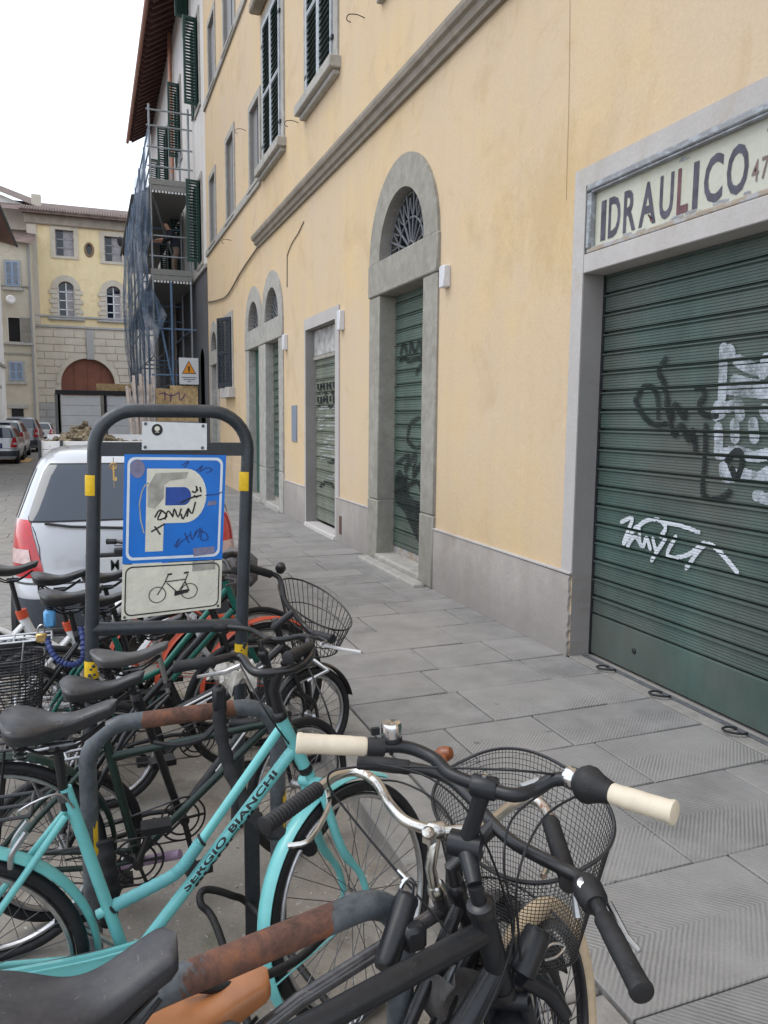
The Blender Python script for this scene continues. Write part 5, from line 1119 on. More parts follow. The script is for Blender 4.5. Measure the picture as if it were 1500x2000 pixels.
        for sg in (-1, 1):      # boot-lid gaps, badge
            q = MB(); q.tube([o+car_pt(math.radians(270+sg*a_), z_*H, L, H, Wd, 0.0015) for a_, z_ in ((17.5, .64), (16, .72), (17, .82), (22, .92), (29, .985))], 0.0035, 5); q.build('boot_gap', M['trimblk'], t)
        q = MB(); c = o+car_pt(math.radians(270), 0.93*H, L, H, Wd, 0.004); q.lathe([(.034, 0), (.036, .004), (.030, .008)], c, (0, -1, .15), 18); q.build('badge', M['chrome'], t)
    return t
car('parked_car', (0.235, 5.72, RZ), 'silver hatchback parked behind the bicycles, seen from the rear', M['carsilver'], None, 1.0, 1.075, 1.0)
cl = [(35, 907, 'silver hatchback at the left edge, nearest of the parked cars', M['carsilver'], 1, 1, 1), (48, 896, 'pale grey estate car, second of the cars along the left', M['carwhite'], 1.1, 1.12, 1), (77, 884, 'dark grey tall car, third in the row along the left', M['cargrey'], 1.15, 1.22, 1.05), (104, 868, 'small white car, farthest in the left row', M['carwhite'], 0.95, 0.98, 1)]
for px, py, lab, mt, l_, h_, w_ in cl:
    g = atz(px, py, RZ); car('parked_car', (g[0]-0.80*w_, g[1], RZ), lab, mt, 'cars parked along the left side', l_, h_, w_, detail=False)

# ================================================================== bicycle stands
def hoop(L, R_, ztop, rb, mat, label, r=0.0268, tl=V(0, 0, 0)):
    """inverted U; L and R_ are the feet, tl shifts the top"""
    L = V(*L); R_ = V(*R_); u = unit(R_-L); u[2] = 0
    t = thing('bicycle_stand', (L+R_)/2, label, 'bicycle stand', 'bicycle stands beside the kerb')
    top = lambda p: V(p[0], p[1], ztop)+tl
    pts = [L, L+(top(L)-L)*0.5, top(L)-EZ*rb*1.02]
    A = top(L)+u*rb-EZ*rb; B = top(R_)-u*rb-EZ*rb
    pts += [A-u*rb*math.cos(a)+EZ*rb*math.sin(a) for a in np.linspace(0, math.pi/2, 9)]
    pts += [A+EZ*rb+(B-A)*f for f in (0.25, 0.5, 0.75)]
    pts += [B+u*rb*math.sin(a)+EZ*rb*math.cos(a) for a in np.linspace(0, math.pi/2, 9)]
    pts += [top(R_)-EZ*rb*1.02, R_+(top(R_)-R_)*0.5, R_]
    q = MB(); q.tube(pts, r, 20); q.build('tube', mat, t); return t, top
# nearest hoop
h1a = atz(380, 1905, 0.79); h1b = atz(700, 1772, 0.79); u1 = unit(h1b-h1a)
h1, _ = hoop((*(h1a-u1*0.165)[:2], RZ), (*(h1b+u1*0.10)[:2], RZ), 0.79, 0.105, M['rusty'], 'rusty worn bicycle stand closest to the viewer, under the charcoal saddle')
h2, _ = hoop((-0.045, 2.45, RZ), (0.555, 2.46, RZ), 0.75, 0.125, M['rusty'], 'rusty bicycle stand behind the turquoise bicycle')
for zz in (0.33,):
    for X_ in (-0.045, 0.555):
        q = MB(); q.grid([[(X_+0.0274*math.sin(t), 2.45-0.0274*math.cos(t), zz+.11*v/6+.012*math.sin(t*9)*(v in (0, 6))) for v in range(7)] for t in np.linspace(.35, 1.0, 7)]); q.build('yellow_band', M['yel'], h2)
h3, top3 = hoop((-0.060, 3.20, RZ), (0.545, 3.245, RZ), 1.725, 0.155, M['rack'], 'tall dark grey bicycle stand carrying the blue P sign', tl=V(0.07, 0, 0))
def post3(s, z):
    b = V(-0.060, 3.20, RZ) if s == 0 else V(0.545, 3.245, RZ); t = top3(b); return b+(t-b)*((z-RZ)/(1.725-RZ))
for s in (0, 1):
    for z0, z1 in ((1.395, 1.475), (0.665, 0.735)):
        a, b = post3(s, z0), post3(s, z1); q = MB(); q.lathe([(0.0272, 0), (0.0278, 0.001), (0.0278, np.linalg.norm(b-a))], a, b-a, 24, cap=False); q.build('yellow_band', M['yel'], h3)
        if z0 < 1:
            for k in range(5): c = a+(b-a)*rnd.random()+V(rnd.uniform(-.012, .012), -0.0262, 0); q = MB(); q.lathe([(0.008*rnd.uniform(.5, 1.5), 0), (0.003, 0.004)], c, (0, -1, 0), 6); q.build('worn_spot', M['rack'], h3)
q = MB(); q.tube([post3(0, 0.86), post3(1, 0.815)], 0.028, 18); q.build('cross_tube', M['rack'], h3)
a, b = post3(0, 1.575), post3(1, 1.57); q = MB(); q.box((a+b)/2+V(0, -0.01, 0), (np.linalg.norm(b-a), 0.012, 0.055), ax=(unit(b-a), np.cross(EZ, unit(b-a)), EZ)); q.build('cross_bar', M['rack'], h3)

# ---- sign plates on the stand
pn = unit(np.cross(post3(0, 1.2)-post3(1, 1.2), EZ)); pn = pn if pn[1] < 0 else -pn
pd = pn@post3(0, 1.2)+0.031
def sgp(x, y, off=0.0): return atp(x, y, pn, pd+off)
class Plate:
    def __init__(s, tl, tr, br, bl): s.c = [sgp(*p) for p in (tl, tr, br, bl)]
    def p(s, u, v, off=0.0):          # u right 0..1, v up 0..1
        tl, tr, br, bl = s.c; return (bl*(1-u)+br*u)*(1-v)+(tl*(1-u)+tr*u)*v+pn*off
    def panel(s, name, mat, parent, th=0.003, lo=0.0, off=0.0):
        c = [s.p(0, 0, off), s.p(1, 0, off), s.p(1, 1, off), s.p(0, 1, off)]; q = MB(); q.add(c+[p-pn*th for p in c], [(0, 1, 2, 3), (7, 6, 5, 4), (0, 4, 5, 1), (1, 5, 6, 2), (2, 6, 7, 3), (3, 7, 4, 0)]); return q.build(name, mat, parent, smooth=False)
    def flat(s, name, mat, parent, loops, off):
        q = MB(); q.flat(loops, (0, 0, 0), EX, EY); q.v = [tuple(s.p(a, b, off)) for a, b, _ in q.v]; return q.build(name, mat, parent, smooth=False)
    def rib(s, name, mat, parent, lines, w, off, closed=False):
        q = MB(); asp = np.linalg.norm(s.c[1]-s.c[0])/np.linalg.norm(s.c[0]-s.c[3])
        for l in lines: q.ribbon([(t[0]*asp, t[1]) for t in l], w, (0, 0, 0), EX, EY, closed)
        q.v = [tuple(s.p(a/asp, b, off)) for a, b, _ in q.v]; return q.build(name, mat, parent, smooth=False)
def rrect(x0, y0, x1, y1, rx, ry, n=6):
    out = []
    for cx_, cy_, a0 in ((x1-rx, y1-ry, 0), (x0+rx, y1-ry, 90), (x0+rx, y0+ry, 180), (x1-rx, y0+ry, 270)):
        for i in range(n+1): t = math.radians(a0+90*i/n); out.append((cx_+rx*math.cos(t), cy_+ry*math.sin(t)))
    return out
ps = thing('parking_sign', sgp(340, 1100), 'blue P parking sign covered with black scribbles', 'sign')
PL = Plate((243, 887), (442, 889), (434, 1092), (239, 1102)); PL.panel('plate', M['signblue'], ps)
PL.flat('white_border', M['signedge'], ps, [rrect(.03, .03, .97, .975, .07, .07), rrect(.055, .055, .945, .95, .055, .055)[::-1]], 0.0010)
def arcuv(cx_, cy_, rx, ry, a0, a1, n=14): return [(cx_+rx*math.cos(math.radians(a0+(a1-a0)*i/n)), cy_+ry*math.sin(math.radians(a0+(a1-a0)*i/n))) for i in range(n+1)]
PL.flat('letter_p', M['signwhite'], ps, [[(.215, .105), (.39, .105), (.39, .365)]+arcuv(.60, .618, .21, .253, -90, 90)+[(.215, .871)], ([(.40, .53), (.40, .70)]+arcuv(.58, .615, .075, .085, 90, -90))[::1]], 0.0010)
PL.flat('inner_patch', M['blue2'], ps, [[(.402, .532), (.578, .532)]+arcuv(.58, .615, .073, .082, -90, 90)+[(.402, .698)]], 0.0018)
PL.flat('sticker_residue', M['smudge'], ps, [[(.23, .52), (.30, .50), (.385, .60), (.385, .72), (.44, .76), (.60, .78), (.62, .84), (.30, .83), (.225, .70)]], 0.0018)
PL.rib('glue_ring', M['smudge'], ps, [[(.20, .28), (.165, .40), (.15, .55), (.17, .66), (.20, .72), (.235, .74)]], 0.012, 0.0016)
PL.flat('mauve_patch', M['residue'], ps, [arcuv(.125, .87, .07, .085, 0, 350, 16)], 0.0016)
PL.flat('mauve_patch', M['residue'], ps, [[(.70, .04), (.92, .06), (.91, .13), (.69, .12)]], 0.0020)
PL.flat('mauve_patch', M['residue'], ps, [[(.82, .52), (.92, .53), (.91, .57), (.83, .56)]], 0.0016)
PL.rib('black_scribble', M['ink'], ps, [cat_rom([(a, b, 0) for a, b in l], 3) for l in ([(.27, .29), (.40, .36)], [(.30, .34), (.36, .26)], [(.30, .42), (.35, .49), (.42, .43), (.33, .40), (.37, .49)], [(.40, .40), (.43, .48), (.48, .42)], [(.48, .43), (.49, .50), (.53, .42), (.56, .50)], [(.56, .45), (.58, .40), (.63, .50), (.62, .42)], [(.63, .50), (.67, .45), (.70, .56)], [(.68, .62), (.72, .60)], [(.66, .66), (.70, .65), (.71, .70)], [(.74, .70), (.755, .65)], [(.70, .71), (.72, .66)], [(.55, .55), (.66, .60), (.76, .62)])], 0.015, 0.0024)
PL.rib('blue_scribble', M['inkblue'], ps, [cat_rom([(a, b, 0) for a, b in l], 4) for l in ([(.50, .14), (.55, .22), (.52, .13), (.58, .20)], [(.58, .19), (.66, .25)], [(.60, .27), (.65, .17)], [(.66, .28), (.68, .20), (.72, .29)], [(.70, .24), (.76, .31), (.74, .22)], [(.75, .28), (.82, .26), (.84, .20), (.77, .20), (.78, .30)], [(.70, .85), (.76, .90), (.73, .84), (.80, .88), (.86, .86), (.80, .83)], [(.55, .90), (.62, .94), (.58, .88)], [(.80, .62), (.92, .63), (.97, .65)])], 0.011, 0.0016)
bs = thing('bicycle_sign', sgp(335, 1205), 'cream plate with black bicycle symbol under the blue P sign', 'sign')
PB = Plate((239.5, 1104), (434, 1094), (431, 1187), (237, 1211)); PB.panel('plate', M['signwhite'], bs)
PB.flat('black_border', M['ink'], bs, [rrect(.025, .05, .975, .965, .07, .13), rrect(.037, .075, .963, .94, .06, .11)[::-1]], 0.0012)
asp = np.linalg.norm(PB.c[1]-PB.c[0])/np.linalg.norm(PB.c[0]-PB.c[3])
for c_ in ((.345, .40), (.665, .42)): PB.rib('symbol_wheel', M['ink'], bs, [arcuv(*c_, .083, .083*asp, 0, 345, 22)], 0.016, 0.0014, True)
PB.rib('symbol_frame', M['ink'], bs, [[(.345, .40), (.415, .62), (.445, .76)], [(.425, .64), (.62, .66)], [(.435, .615), (.55, .405)], [(.555, .42), (.615, .60), (.645, .77)], [(.62, .62), (.665, .42)]], 0.020, 0.0018)
PB.rib('symbol_bar', M['ink'], bs, [[(.438, .775), (.485, .785)], [(.605, .785), (.655, .80)]], 0.034, 0.0022)
PB.flat('symbol_chain', M['ink'], bs, [[(.515, .345), (.655, .395), (.655, .46), (.515, .44)]], 0.0022)
PB.flat('mauve_patch', M['smudge'], bs, [[(.69, .80), (.93, .82), (.92, 1.0), (.69, 1.0)]], 0.0008)
for u, v in ((.03, .04), (.97, .05)): q = MB(); q.lathe([(0.006, 0), (0.005, 0.003)], PB.p(u, v), pn, 8); q.build('rivet', M['steel'], bs)
tp = thing('blank_plate', sgp(340, 880), 'small white plate with a round sticker above the blue P sign', 'sign')
PT = Plate((278, 823), (404, 827), (404, 879), (277, 879)); PT.panel('plate', M['tagpaper'], tp)
PT.flat('round_sticker', M['ink'], tp, [arcuv(.225, .72, .085, .21, 0, 345, 18)], 0.0010)
PT.flat('sticker_face', M['signwhite'], tp, [arcuv(.225, .76, .04, .09, 0, 345, 12)], 0.0016); PT.flat('sticker_face', M['smudge'], tp, [[(.19, .62), (.26, .62), (.225, .70)]], 0.0022)
for u, v in ((.05, .92), (.94, .9), (.05, .1), (.93, .08)): q = MB(); q.lathe([(0.007, 0), (0.005, 0.004)], PT.p(u, v), pn, 8); q.build('screw', M['steel'], tp)
q = MB(); k0 = sgp(221, 893, -0.02); q.tube([k0, k0-EZ*0.03], 0.0015, 5); q.tube([k0-EZ*0.03, k0-EZ*0.09], 0.004, 6); q.ring(k0-EZ*0.035, (0, 1, 0), 0.012, 0.003, 14, 5); q.box(k0-EZ*0.085+V(0.006, 0, 0), (0.010, 0.002, 0.014)); q.tube([k0-EZ*0.09, k0-EZ*0.12], 0.001, 4)
tag(q.build('hanging_key', M['brass']), 'small old key hanging from the sign stand beside the blue plate', 'key')

# ================================================================== bicycles
class Bike:
    G = dict(bb=(0, .285), ra=(-.44, .345), st=(-.15, .80), h1=(.435, .95), h2=(.50, .78), fa=(.66, .345), R=.345)
    def __init__(s, label, bb, phi=0, lean=0, steer=0, geo=None, group='bicycles parked at the stands', name='bicycle'):
        s.g = dict(Bike.G); s.g.update(geo or {}); s.o = V(bb[0], bb[1], RZ); s.phi = math.radians(phi); s.ln = math.radians(lean); s.steer = math.radians(steer)
        s.t = thing(name, s.o, label, 'bicycle', group)
        h1, h2 = s.g['h1'], s.g['h2']; s.ax0 = V(h2[0], 0, h2[1]); s.axd = unit(V(h1[0]-h2[0], 0, h1[1]-h2[1]))
    def w(s, x, y, z):
        y, z = y*math.cos(s.ln)-z*math.sin(s.ln), y*math.sin(s.ln)+z*math.cos(s.ln); c, n = math.cos(s.phi), math.sin(s.phi)
        return s.o+V(x*c-y*n, x*n+y*c, z)
    def loc(s, P):
        d = np.array(P)-s.o; c, n = math.cos(s.phi), math.sin(s.phi); x, y, z = d[0]*c+d[1]*n, -d[0]*n+d[1]*c, d[2]
        return V(x, y*math.cos(s.ln)+z*math.sin(s.ln), -y*math.sin(s.ln)+z*math.cos(s.ln))
    def f(s, x, y, z):
        p = V(x, y, z)-s.ax0; k = s.axd; c, n = math.cos(s.steer), math.sin(s.steer); p = p*c+np.cross(k, p)*n+k*(k@p)*(1-c); return s.w(*(p+s.ax0))
    def P2(s, k): return s.g[k]
    def tubes(s, name, mat, segs, n=14, fn=None, parent=None):
        q = MB(); fn = fn or s.w
        for pts, r in segs: q.tube([fn(p[0], p[1] if len(p) > 2 else 0, p[-1]) for p in pts], r, n)
        return q.build(name, mat, parent or s.t)
    def wheel(s, name, which, tyre, rim, tr=.018, spokes=32, rimw=.012, block=False):
        g = s.g; fn = s.f if which == 'fa' else s.w; c2 = g[which]; R = g['R']; C = fn(c2[0], 0, c2[1]); ax = unit(fn(c2[0], 1, c2[1])-C); fw = unit(fn(c2[0]+1, 0, c2[1])-C); up = np.cross(fw, ax)
        q = MB(); q.ring(C, ax, R-2*tr-0.010, rimw, 56, 8, ref=up, sq=0.8); wh = q.build(name, rim, s.t)
        q = MB(); q.ring(C, ax, R-tr, tr, 64, 10, ref=up); q.build('tyre', tyre, wh)
        q = MB(); Rr = R-2*tr-0.014
        for i in range(spokes):
            a = 2*math.pi*i/spokes; sd = 1 if i % 2 else -1; b = a+(0.45 if (i//2) % 2 else -0.45)
            q.tube([C+ax*sd*0.03+(fw*math.cos(b)+up*math.sin(b))*0.022, C+(fw*math.cos(a)+up*math.sin(a))*Rr], 0.0014, 4, cap=False)
        q.build('spokes', M['steel'], wh)
        q = MB(); q.lathe([(0.008, -0.06), (0.012, -0.045), (0.024, -0.034), (0.014, -0.026), (0.014, 0.026), (0.024, 0.034), (0.012, 0.045), (0.008, 0.06)], C, ax, 14); q.build('hub', M['alu'], wh); return wh
    def wheels(s, tyre, rim, ftyre=None, **k): s.wheel('front_wheel', 'fa', ftyre or tyre, rim, **k); s.wheel('rear_wheel', 'ra', tyre, rim, **k)
    def rear_triangle(s, mat, r=.0095, top=None):
        g = s.g; st = top or g['st']; segs = []
        for e in (-1, 1): segs += [([(st[0], e*.016, st[1]-.05), (g['ra'][0]*.6+st[0]*.4, e*.055, g['ra'][1]*.6+st[1]*.4), (g['ra'][0], e*.06, g['ra'][1])], r), ([(g['bb'][0], e*.03, g['bb'][1]), (g['bb'][0]-.1, e*.05, g['bb'][1]+.005), (g['ra'][0], e*.06, g['ra'][1])], r)]
        return segs
    def head(s, mat, r=.018, rings=None):
        g = s.g; s.tubes('head_tube', mat, [([(g['h1'][0], g['h1'][1]), (g['h2'][0], g['h2'][1])], r)], 18)
        d = s.axd
        for p, sg in ((g['h1'], 1), (g['h2'], -1)): q = MB(); q.lathe([(r*1.12, -0.004), (r*1.2, 0.004), (r*1.12, 0.016), (r*.8, 0.022)], s.w(p[0], 0, p[1]), (s.w(*d)-s.w(0, 0, 0))*sg, 18); q.build('headset', rings or M['black'], s.t)
    def fork(s, mat, r=.011):
        g = s.g; h2 = V(g['h2'][0], 0, g['h2'][1])-s.axd*.03; fa = g['fa']; R = g['R']; segs = []; cz = min(h2[2], fa[1]+R+.045); cx_ = h2[0]-s.axd[0]*(h2[2]-cz)/s.axd[2]
        for e in (-1, 1): segs.append((cat_rom([(cx_, e*.036, cz), (cx_+(fa[0]-cx_)*.35, e*.045, cz+(fa[1]-cz)*.5), (fa[0]-.02, e*.05, fa[1]+.09), (fa[0], e*.052, fa[1])], 5), [r*1.1]*8+[r*.85]*8))
        fk = s.tubes('fork', mat, segs, 10, s.f); s.tubes('fork_crown', mat, [([(cx_, -.045, cz), (cx_, .045, cz)], r*1.35), ([(h2[0], 0, h2[2]+.02), (cx_, 0, cz)], .015)], 12, s.f); return fk
    def fender(s, which, mat, a0, a1, w=.026, gap=.022, stay=True, r_=None):
        g = s.g; fn = s.f if which == 'fa' else s.w; c2 = g[which]; R = g['R']+gap; P = []
        for i in range(33):
            a = math.radians(a0+(a1-a0)*i/32); row = []
            for j in range(9):
                b = -1+2*j/8; rr_ = R+.012*(1-b*b); row.append(fn(c2[0]+rr_*math.cos(a), b*w, c2[1]+rr_*math.sin(a)))
            P.append(row)
        P2 = [[p for p in row] for row in P]; q = MB(); q.grid(P)
        Pi = []
        for i in range(33):
            a = math.radians(a0+(a1-a0)*i/32); row = []
            for j in range(9): b = -1+2*j/8; rr_ = R-.003+.012*(1-b*b); row.append(fn(c2[0]+rr_*math.cos(a), b*(w-.0015), c2[1]+rr_*math.sin(a)))
            Pi.append(row)
        q.grid(Pi[::-1]); fd = q.build('front_mudguard' if which == 'fa' else 'rear_mudguard', mat, s.t, ang=60)
        if stay:
            q = MB()
            for e in (-1, 1):
                for a in (a1-12,):
                    t = math.radians(a); q.tube([fn(c2[0], e*.058, c2[1]), fn(c2[0]+R*math.cos(t), e*w, c2[1]+R*math.sin(t))], .0028, 6)
            q.build('mudguard_stay', mat, fd)
        return fd
    def saddle(s, x, z, mat, L=.27, Wd=.155, nose=.045, tilt=0, th=.05, mat_post=None, springs=True, post=True, dip=.012, yoff=0):
        """x, z: middle of the saddle's top"""
        P = []; NS, NA = 26, 22; ct, sn = math.cos(math.radians(tilt)), math.sin(math.radians(tilt))
        for i in range(NS+1):
            u = i/NS; wd = nose/2+(Wd/2-nose/2)*(1/(1+math.exp((u-.40)*13)))*1.02
            cap = min(1, math.sqrt(max(0, 1-((.13-u)/.13)**2)) if u < .13 else 1, math.sqrt(max(0, 1-((u-.93)/.07)**2)) if u > .93 else 1); wd *= max(cap, .02)
            zt = dip*math.cos(2*math.pi*(u-.02))*1.0+.006*(1-u); thk = th*(.55+.45*(1-u))*max(cap, .05); row = []
            for k in range(NA):
                a = 2*math.pi*k/NA; cc, ss = math.cos(a), math.sin(a)
                yy = wd*math.copysign(abs(cc)**.75, cc); zz = (thk*.30*math.copysign(abs(ss)**.8, ss)) if ss > 0 else -thk*.78*abs(ss)**.55*(1-.30*(1-abs(cc)))
                if ss < 0: yy *= (1-.22*abs(ss))
                xx = (u-.5)*L; z2 = zt+zz-thk*.3; row.append(s.w(x+xx*ct-z2*sn, yy+yoff, z+xx*sn+z2*ct))
            P.append(row+[row[0]])
        q = MB(); q.grid(P); sd = q.build('saddle', mat, s.t, ang=55)
        if springs:
            q = MB()
            for e in (-1, 1):
                q.tube(cat_rom([s.w(x-L*.36, e*.045, z-th*.7), s.w(x-L*.15, e*.03, z-th-.022), s.w(x+L*.1, e*.018, z-th-.02), s.w(x+L*.38, e*.008, z-th*.6)], 4), .004, 6)
                c = s.w(x-L*.33, e*.05, z-th*.6); q.tube([c+V(.014*math.cos(t)*math.cos(s.phi), .014*math.cos(t)*math.sin(s.phi)+.014*math.sin(t)*math.cos(s.phi), -t*.0018) for t in np.linspace(0, 26, 60)], .003, 5)
            q.build('saddle_rails', M['black'], sd)
        if post:
            st = s.g['st']; s.tubes('seat_post', mat_post or M['alu'], [([(st[0], st[1]-.04), (x-.01, z-th-.015)], .0128)], 12); s.tubes('saddle_clamp', M['steel'], [([(x-.03, 0, z-th-.018), (x+.03, 0, z-th-.018)], .012)], 12); s.tubes('seat_collar', M['steel'], [([(st[0], st[1]-.012), (st[0]-.004, st[1]+.012)], .0195)], 12)
        return sd
    def crank(s, mat=None, ang=-30, ring=.085):
        g = s.g; bb = g['bb']; mat = mat or M['alu']; q = MB(); C = s.w(bb[0], -.045, bb[1]); ax = unit(s.w(0, -1, 0)-s.w(0, 0, 0))
        q.ring(C, ax, ring, .004, 40, 6); q.ring(C, ax, ring*.72, .004, 32, 6)
        for k in range(5): t = 2*math.pi*k/5; q.tube([C, s.w(bb[0]+ring*math.cos(t), -.045, bb[1]+ring*math.sin(t))], .006, 6)
        q.tube([s.w(bb[0], -.07, bb[1]), s.w(bb[0], .07, bb[1])], .018, 12); ck = q.build('chainset', mat, s.t)
        for sg in (-1, 1):
            t = math.radians(ang)+(0 if sg < 0 else math.pi); e = (bb[0]+.17*math.cos(t), sg*.075, bb[1]+.17*math.sin(t)); q = MB(); q.tube([s.w(bb[0], sg*.06, bb[1]), s.w(*e)], [.012, .009], 8); ca = q.build('crank_arm', mat, s.t)
            q = MB(); c = s.w(e[0], sg*.125, e[2]); u = unit(s.w(1, 0, 0)-s.w(0, 0, 0)); v = unit(s.w(0, 1, 0)-s.w(0, 0, 0)); q.box(c, (.095, .065, .024), ax=(u, v, np.cross(u, v))); q.tube([s.w(*e), s.w(e[0], sg*.16, e[2])], .006, 6); q.build('pedal', M['rubber'], ca, smooth=False)
        q = MB(); ra = g['ra']
        for sgn in (1, -1): q.tube([s.w(bb[0], -.045, bb[1]+sgn*ring), s.w(ra[0], -.045, ra[1]+sgn*.035)], .0035, 5)
        q.build('chain', M['steel'], s.t)
    def rack(s, mat, z=None, x0=None, L=.36):
        g = s.g; R = g['R']; z = z or g['ra'][1]+R+.06; x0 = g['ra'][0]-.22 if x0 is None else x0; q = MB()
        for e in (-.065, 0, .065): q.tube([s.w(x0, e, z), s.w(x0+L, e, z)], .005, 7)
        for f in (0, .33, .66, 1): q.tube([s.w(x0+L*f, -.065, z), s.w(x0+L*f, .065, z)], .005, 7)
        for e in (-1, 1): q.tube([s.w(x0+L*.3, e*.065, z), s.w(g['ra'][0], e*.07, g['ra'][1])], .005, 7); q.tube([s.w(x0+L*.75, e*.065, z), s.w(g['ra'][0], e*.07, g['ra'][1])], .005, 7)
        return q.build('luggage_rack', mat, s.t)
    def bar(s, pts, mat, grips=(), gmat=None, r=.0115, stem=None, smat=None, sr=.0125, k=6, gr=.0165, ribs=False):
        """handlebar through world points; grips: list of (start, end) world points"""
        q = MB(); q.tube(cat_rom(pts, k), r, 12); hb = q.build('handlebar', mat, s.t)
        for a, b in grips:
            a, b = np.array(a), np.array(b); d = b-a; L = np.linalg.norm(d); d = d/L; q = MB()
            if ribs:
                pr = [(gr*.8, -.002)]+[(gr*(1+(.10 if i % 2 else -.02)), L*i/34) for i in range(35)]+[(gr*1.2, L*1.005), (gr*1.15, L*1.03), (gr*.7, L*1.045)]
            else: pr = [(gr*.82, -.001), (gr*1.0, .004), (gr*.98, L*.2), (gr*1.02, L*.24), (gr*1.03, L*.5), (gr*1.0, L*.54), (gr*1.05, L*.92), (gr*1.14, L*.965), (gr*1.08, L), (gr*.85, L*1.012), (.002, L*1.014)]
            q.lathe(pr, a, d, 20); q.build('grip', gmat or M['rubber'], hb)
        if stem: q = MB(); q.tube(stem, sr, 14); q.build('stem', smat or mat, s.t)
        return hb
    def simple_bar(s, mat, z=.13, w=.29, sweep=.12, grip=M['rubber'], gmat=None, rise=.05, fwd=.06):
        g = s.g; h = V(g['h1'][0], 0, g['h1'][1]); top = h+s.axd*z; cl = top+V(fwd, 0, .0)
        F = lambda p: s.f(*p)
        pts = [F(cl+V(-sweep, w, rise)), F(cl+V(-sweep*.35, w*.86, rise)), F(cl+V(.02, w*.55, rise*.7)), F(cl+V(.01, w*.2, 0)), F(cl), F(cl+V(.01, -w*.2, 0)), F(cl+V(.02, -w*.55, rise*.7)), F(cl+V(-sweep*.35, -w*.86, rise)), F(cl+V(-sweep, -w, rise))]
        gs = [(pts[1]*.85+pts[0]*.15, pts[0]+(pts[0]-pts[1])*.25), (pts[-2]*.85+pts[-1]*.15, pts[-1]+(pts[-1]-pts[-2])*.25)]
        hb = s.bar(pts, mat, gs, gmat or M['rubber'], stem=[F(h), F(top), F(cl)], smat=mat)
        for e in (1, -1): q = MB(); b = F(cl+V(.0, e*w*.72, rise*.75)); q.tube([b, F(cl+V(.055, e*w*.78, rise*.5)), F(cl+V(.035, e*w*1.0, rise*.4)), F(cl+V(-.02, e*w*1.12, rise*.4))], [.007, .006, .005, .005], 7); q.build('brake_lever', M['steel'], hb)
        return hb
    def cables(s, paths, r=.0026):
        for p in paths: q = MB(); q.tube(cat_rom(p, 6), r, 6); q.build('cable', M['rubber'], s.t)

def fine_tris(vs, fs, lim=0.10):
    out = []; V2 = []
    st = [[vs[f[0]], vs[f[i]], vs[f[i+1]]] for f in fs for i in range(1, len(f)-1)]
    while st:
        t = st.pop(); ys_ = [p[1] for p in t]
        if max(ys_)-min(ys_) <= lim: out.append((len(V2), len(V2)+1, len(V2)+2)); V2 += t; continue
        e = max(range(3), key=lambda i: abs(t[i][1]-t[(i+1) % 3][1])); a, b, c = t[e], t[(e+1) % 3], t[(e+2) % 3]; m = ((a[0]+b[0])/2, (a[1]+b[1])/2); st += [[a, m, c], [m, b, c]]
    return V2, out
def wrap_text(parent, txt, a, b, r, mat, size, up_hint, face, sx=1.0, spacing=1.0, name='lettering', shear=0.0, vofs=0.0, bold=0.0):
    """lettering bent round the tube from a to b (world), centred on the side that looks along face"""
    vs, fs = fine_tris(*text_tris(txt, sx, spacing, bold)); d = unit(b-a); L = np.linalg.norm(b-a); n = unit(np.array(face)-d*(np.array(face)@d)); u = np.cross(n, d)
    if u@np.array(up_hint) < 0: u = -u
    xm = max(v[0] for v in vs); sc_ = L/xm; q = MB(); P = []
    for x, y in vs:
        th = (y-0.35)*size/(r)+vofs; P.append(a+d*(x*sc_+shear*y*size)+(n*math.cos(th)+u*math.sin(th))*(r+0.0007))
    q.add(P, fs); return q.build(name, mat, parent, smooth=False)
def to_cam(p): return unit(CC-np.array(p))

# ---------- turquoise bicycle
A = Bike('turquoise city bicycle with turquoise mudguards and SERGIO BIANCHI lettering on its frame', (0.045, 2.095), 0, 0, 30,
         dict(bb=(0, .295), ra=(-.44, .345), st=(-.14, .81), h1=(.437, .945), h2=(.508, .785), fa=(.66, .345), R=.345))
A.head(M['celeste'], .0185)
dt0, dt1 = (.475, .845), (.02, .31)
A.tubes('frame', M['celeste'], [([(-.14, .83), (-.155*0, .295)], .0165), ([dt0, dt1], .0175)]+A.rear_triangle(M['celeste']), 18)
ut = [(.445, .925), (.30, .735), (.185, .585), (.155, .548), (.12, .522), (-.075, .455)]
A.tubes('upper_tube', M['celeste'], [(cat_rom([(*p[:1], p[1]) if len(p) > 2 else (p[0], p[1]) for p in [(a, b) for a, b in ut]], 4), .0135)], 16)
q = MB(); pl = cat_rom([A.w(a, 0, b) for a, b in [(.205, .612), (.175, .572), (.150, .543), (.11, .519), (-.03, .471)]], 12); N = len(pl)
q.tube(pl, [.0165+.0016*(i % 2) for i in range(N)], 14); q.build('ribbed_sleeve', M['celeste_d'], A.t)
for p in ((.208, .616), (-.035, .469)): q = MB(); c = A.w(p[0], 0, p[1]); q.ring(c, A.w(1, 0, .6)-A.w(0, 0, 0), .016, .004, 20, 6); q.build('sleeve_clip', M['rubber'], A.t)
A.fork(M['celeste'], .0125)
A.wheels(M['rubber'], M['alu'], tr=.017)
A.fender('fa', M['celeste'], 62, 205, .027, .016); A.fender('ra', M['celeste'], -5, 150, .030, .018)
A.saddle(-.145, 1.035, M['saddle'], .285, .215, .06, 3, .070, M['black'])
A.crank(M['alu'], -35)
q = MB(); cg = [(.10, .33), (.095, .375), (.05, .398), (-.10, .39), (-.40, .40), (-.47, .395), (-.49, .35), (-.44, .315), (-.10, .265), (.03, .225), (.085, .265)]
lp = [p[:2] for p in cat_rom([(a, b, 0) for a, b in cg], 5, closed=True)]
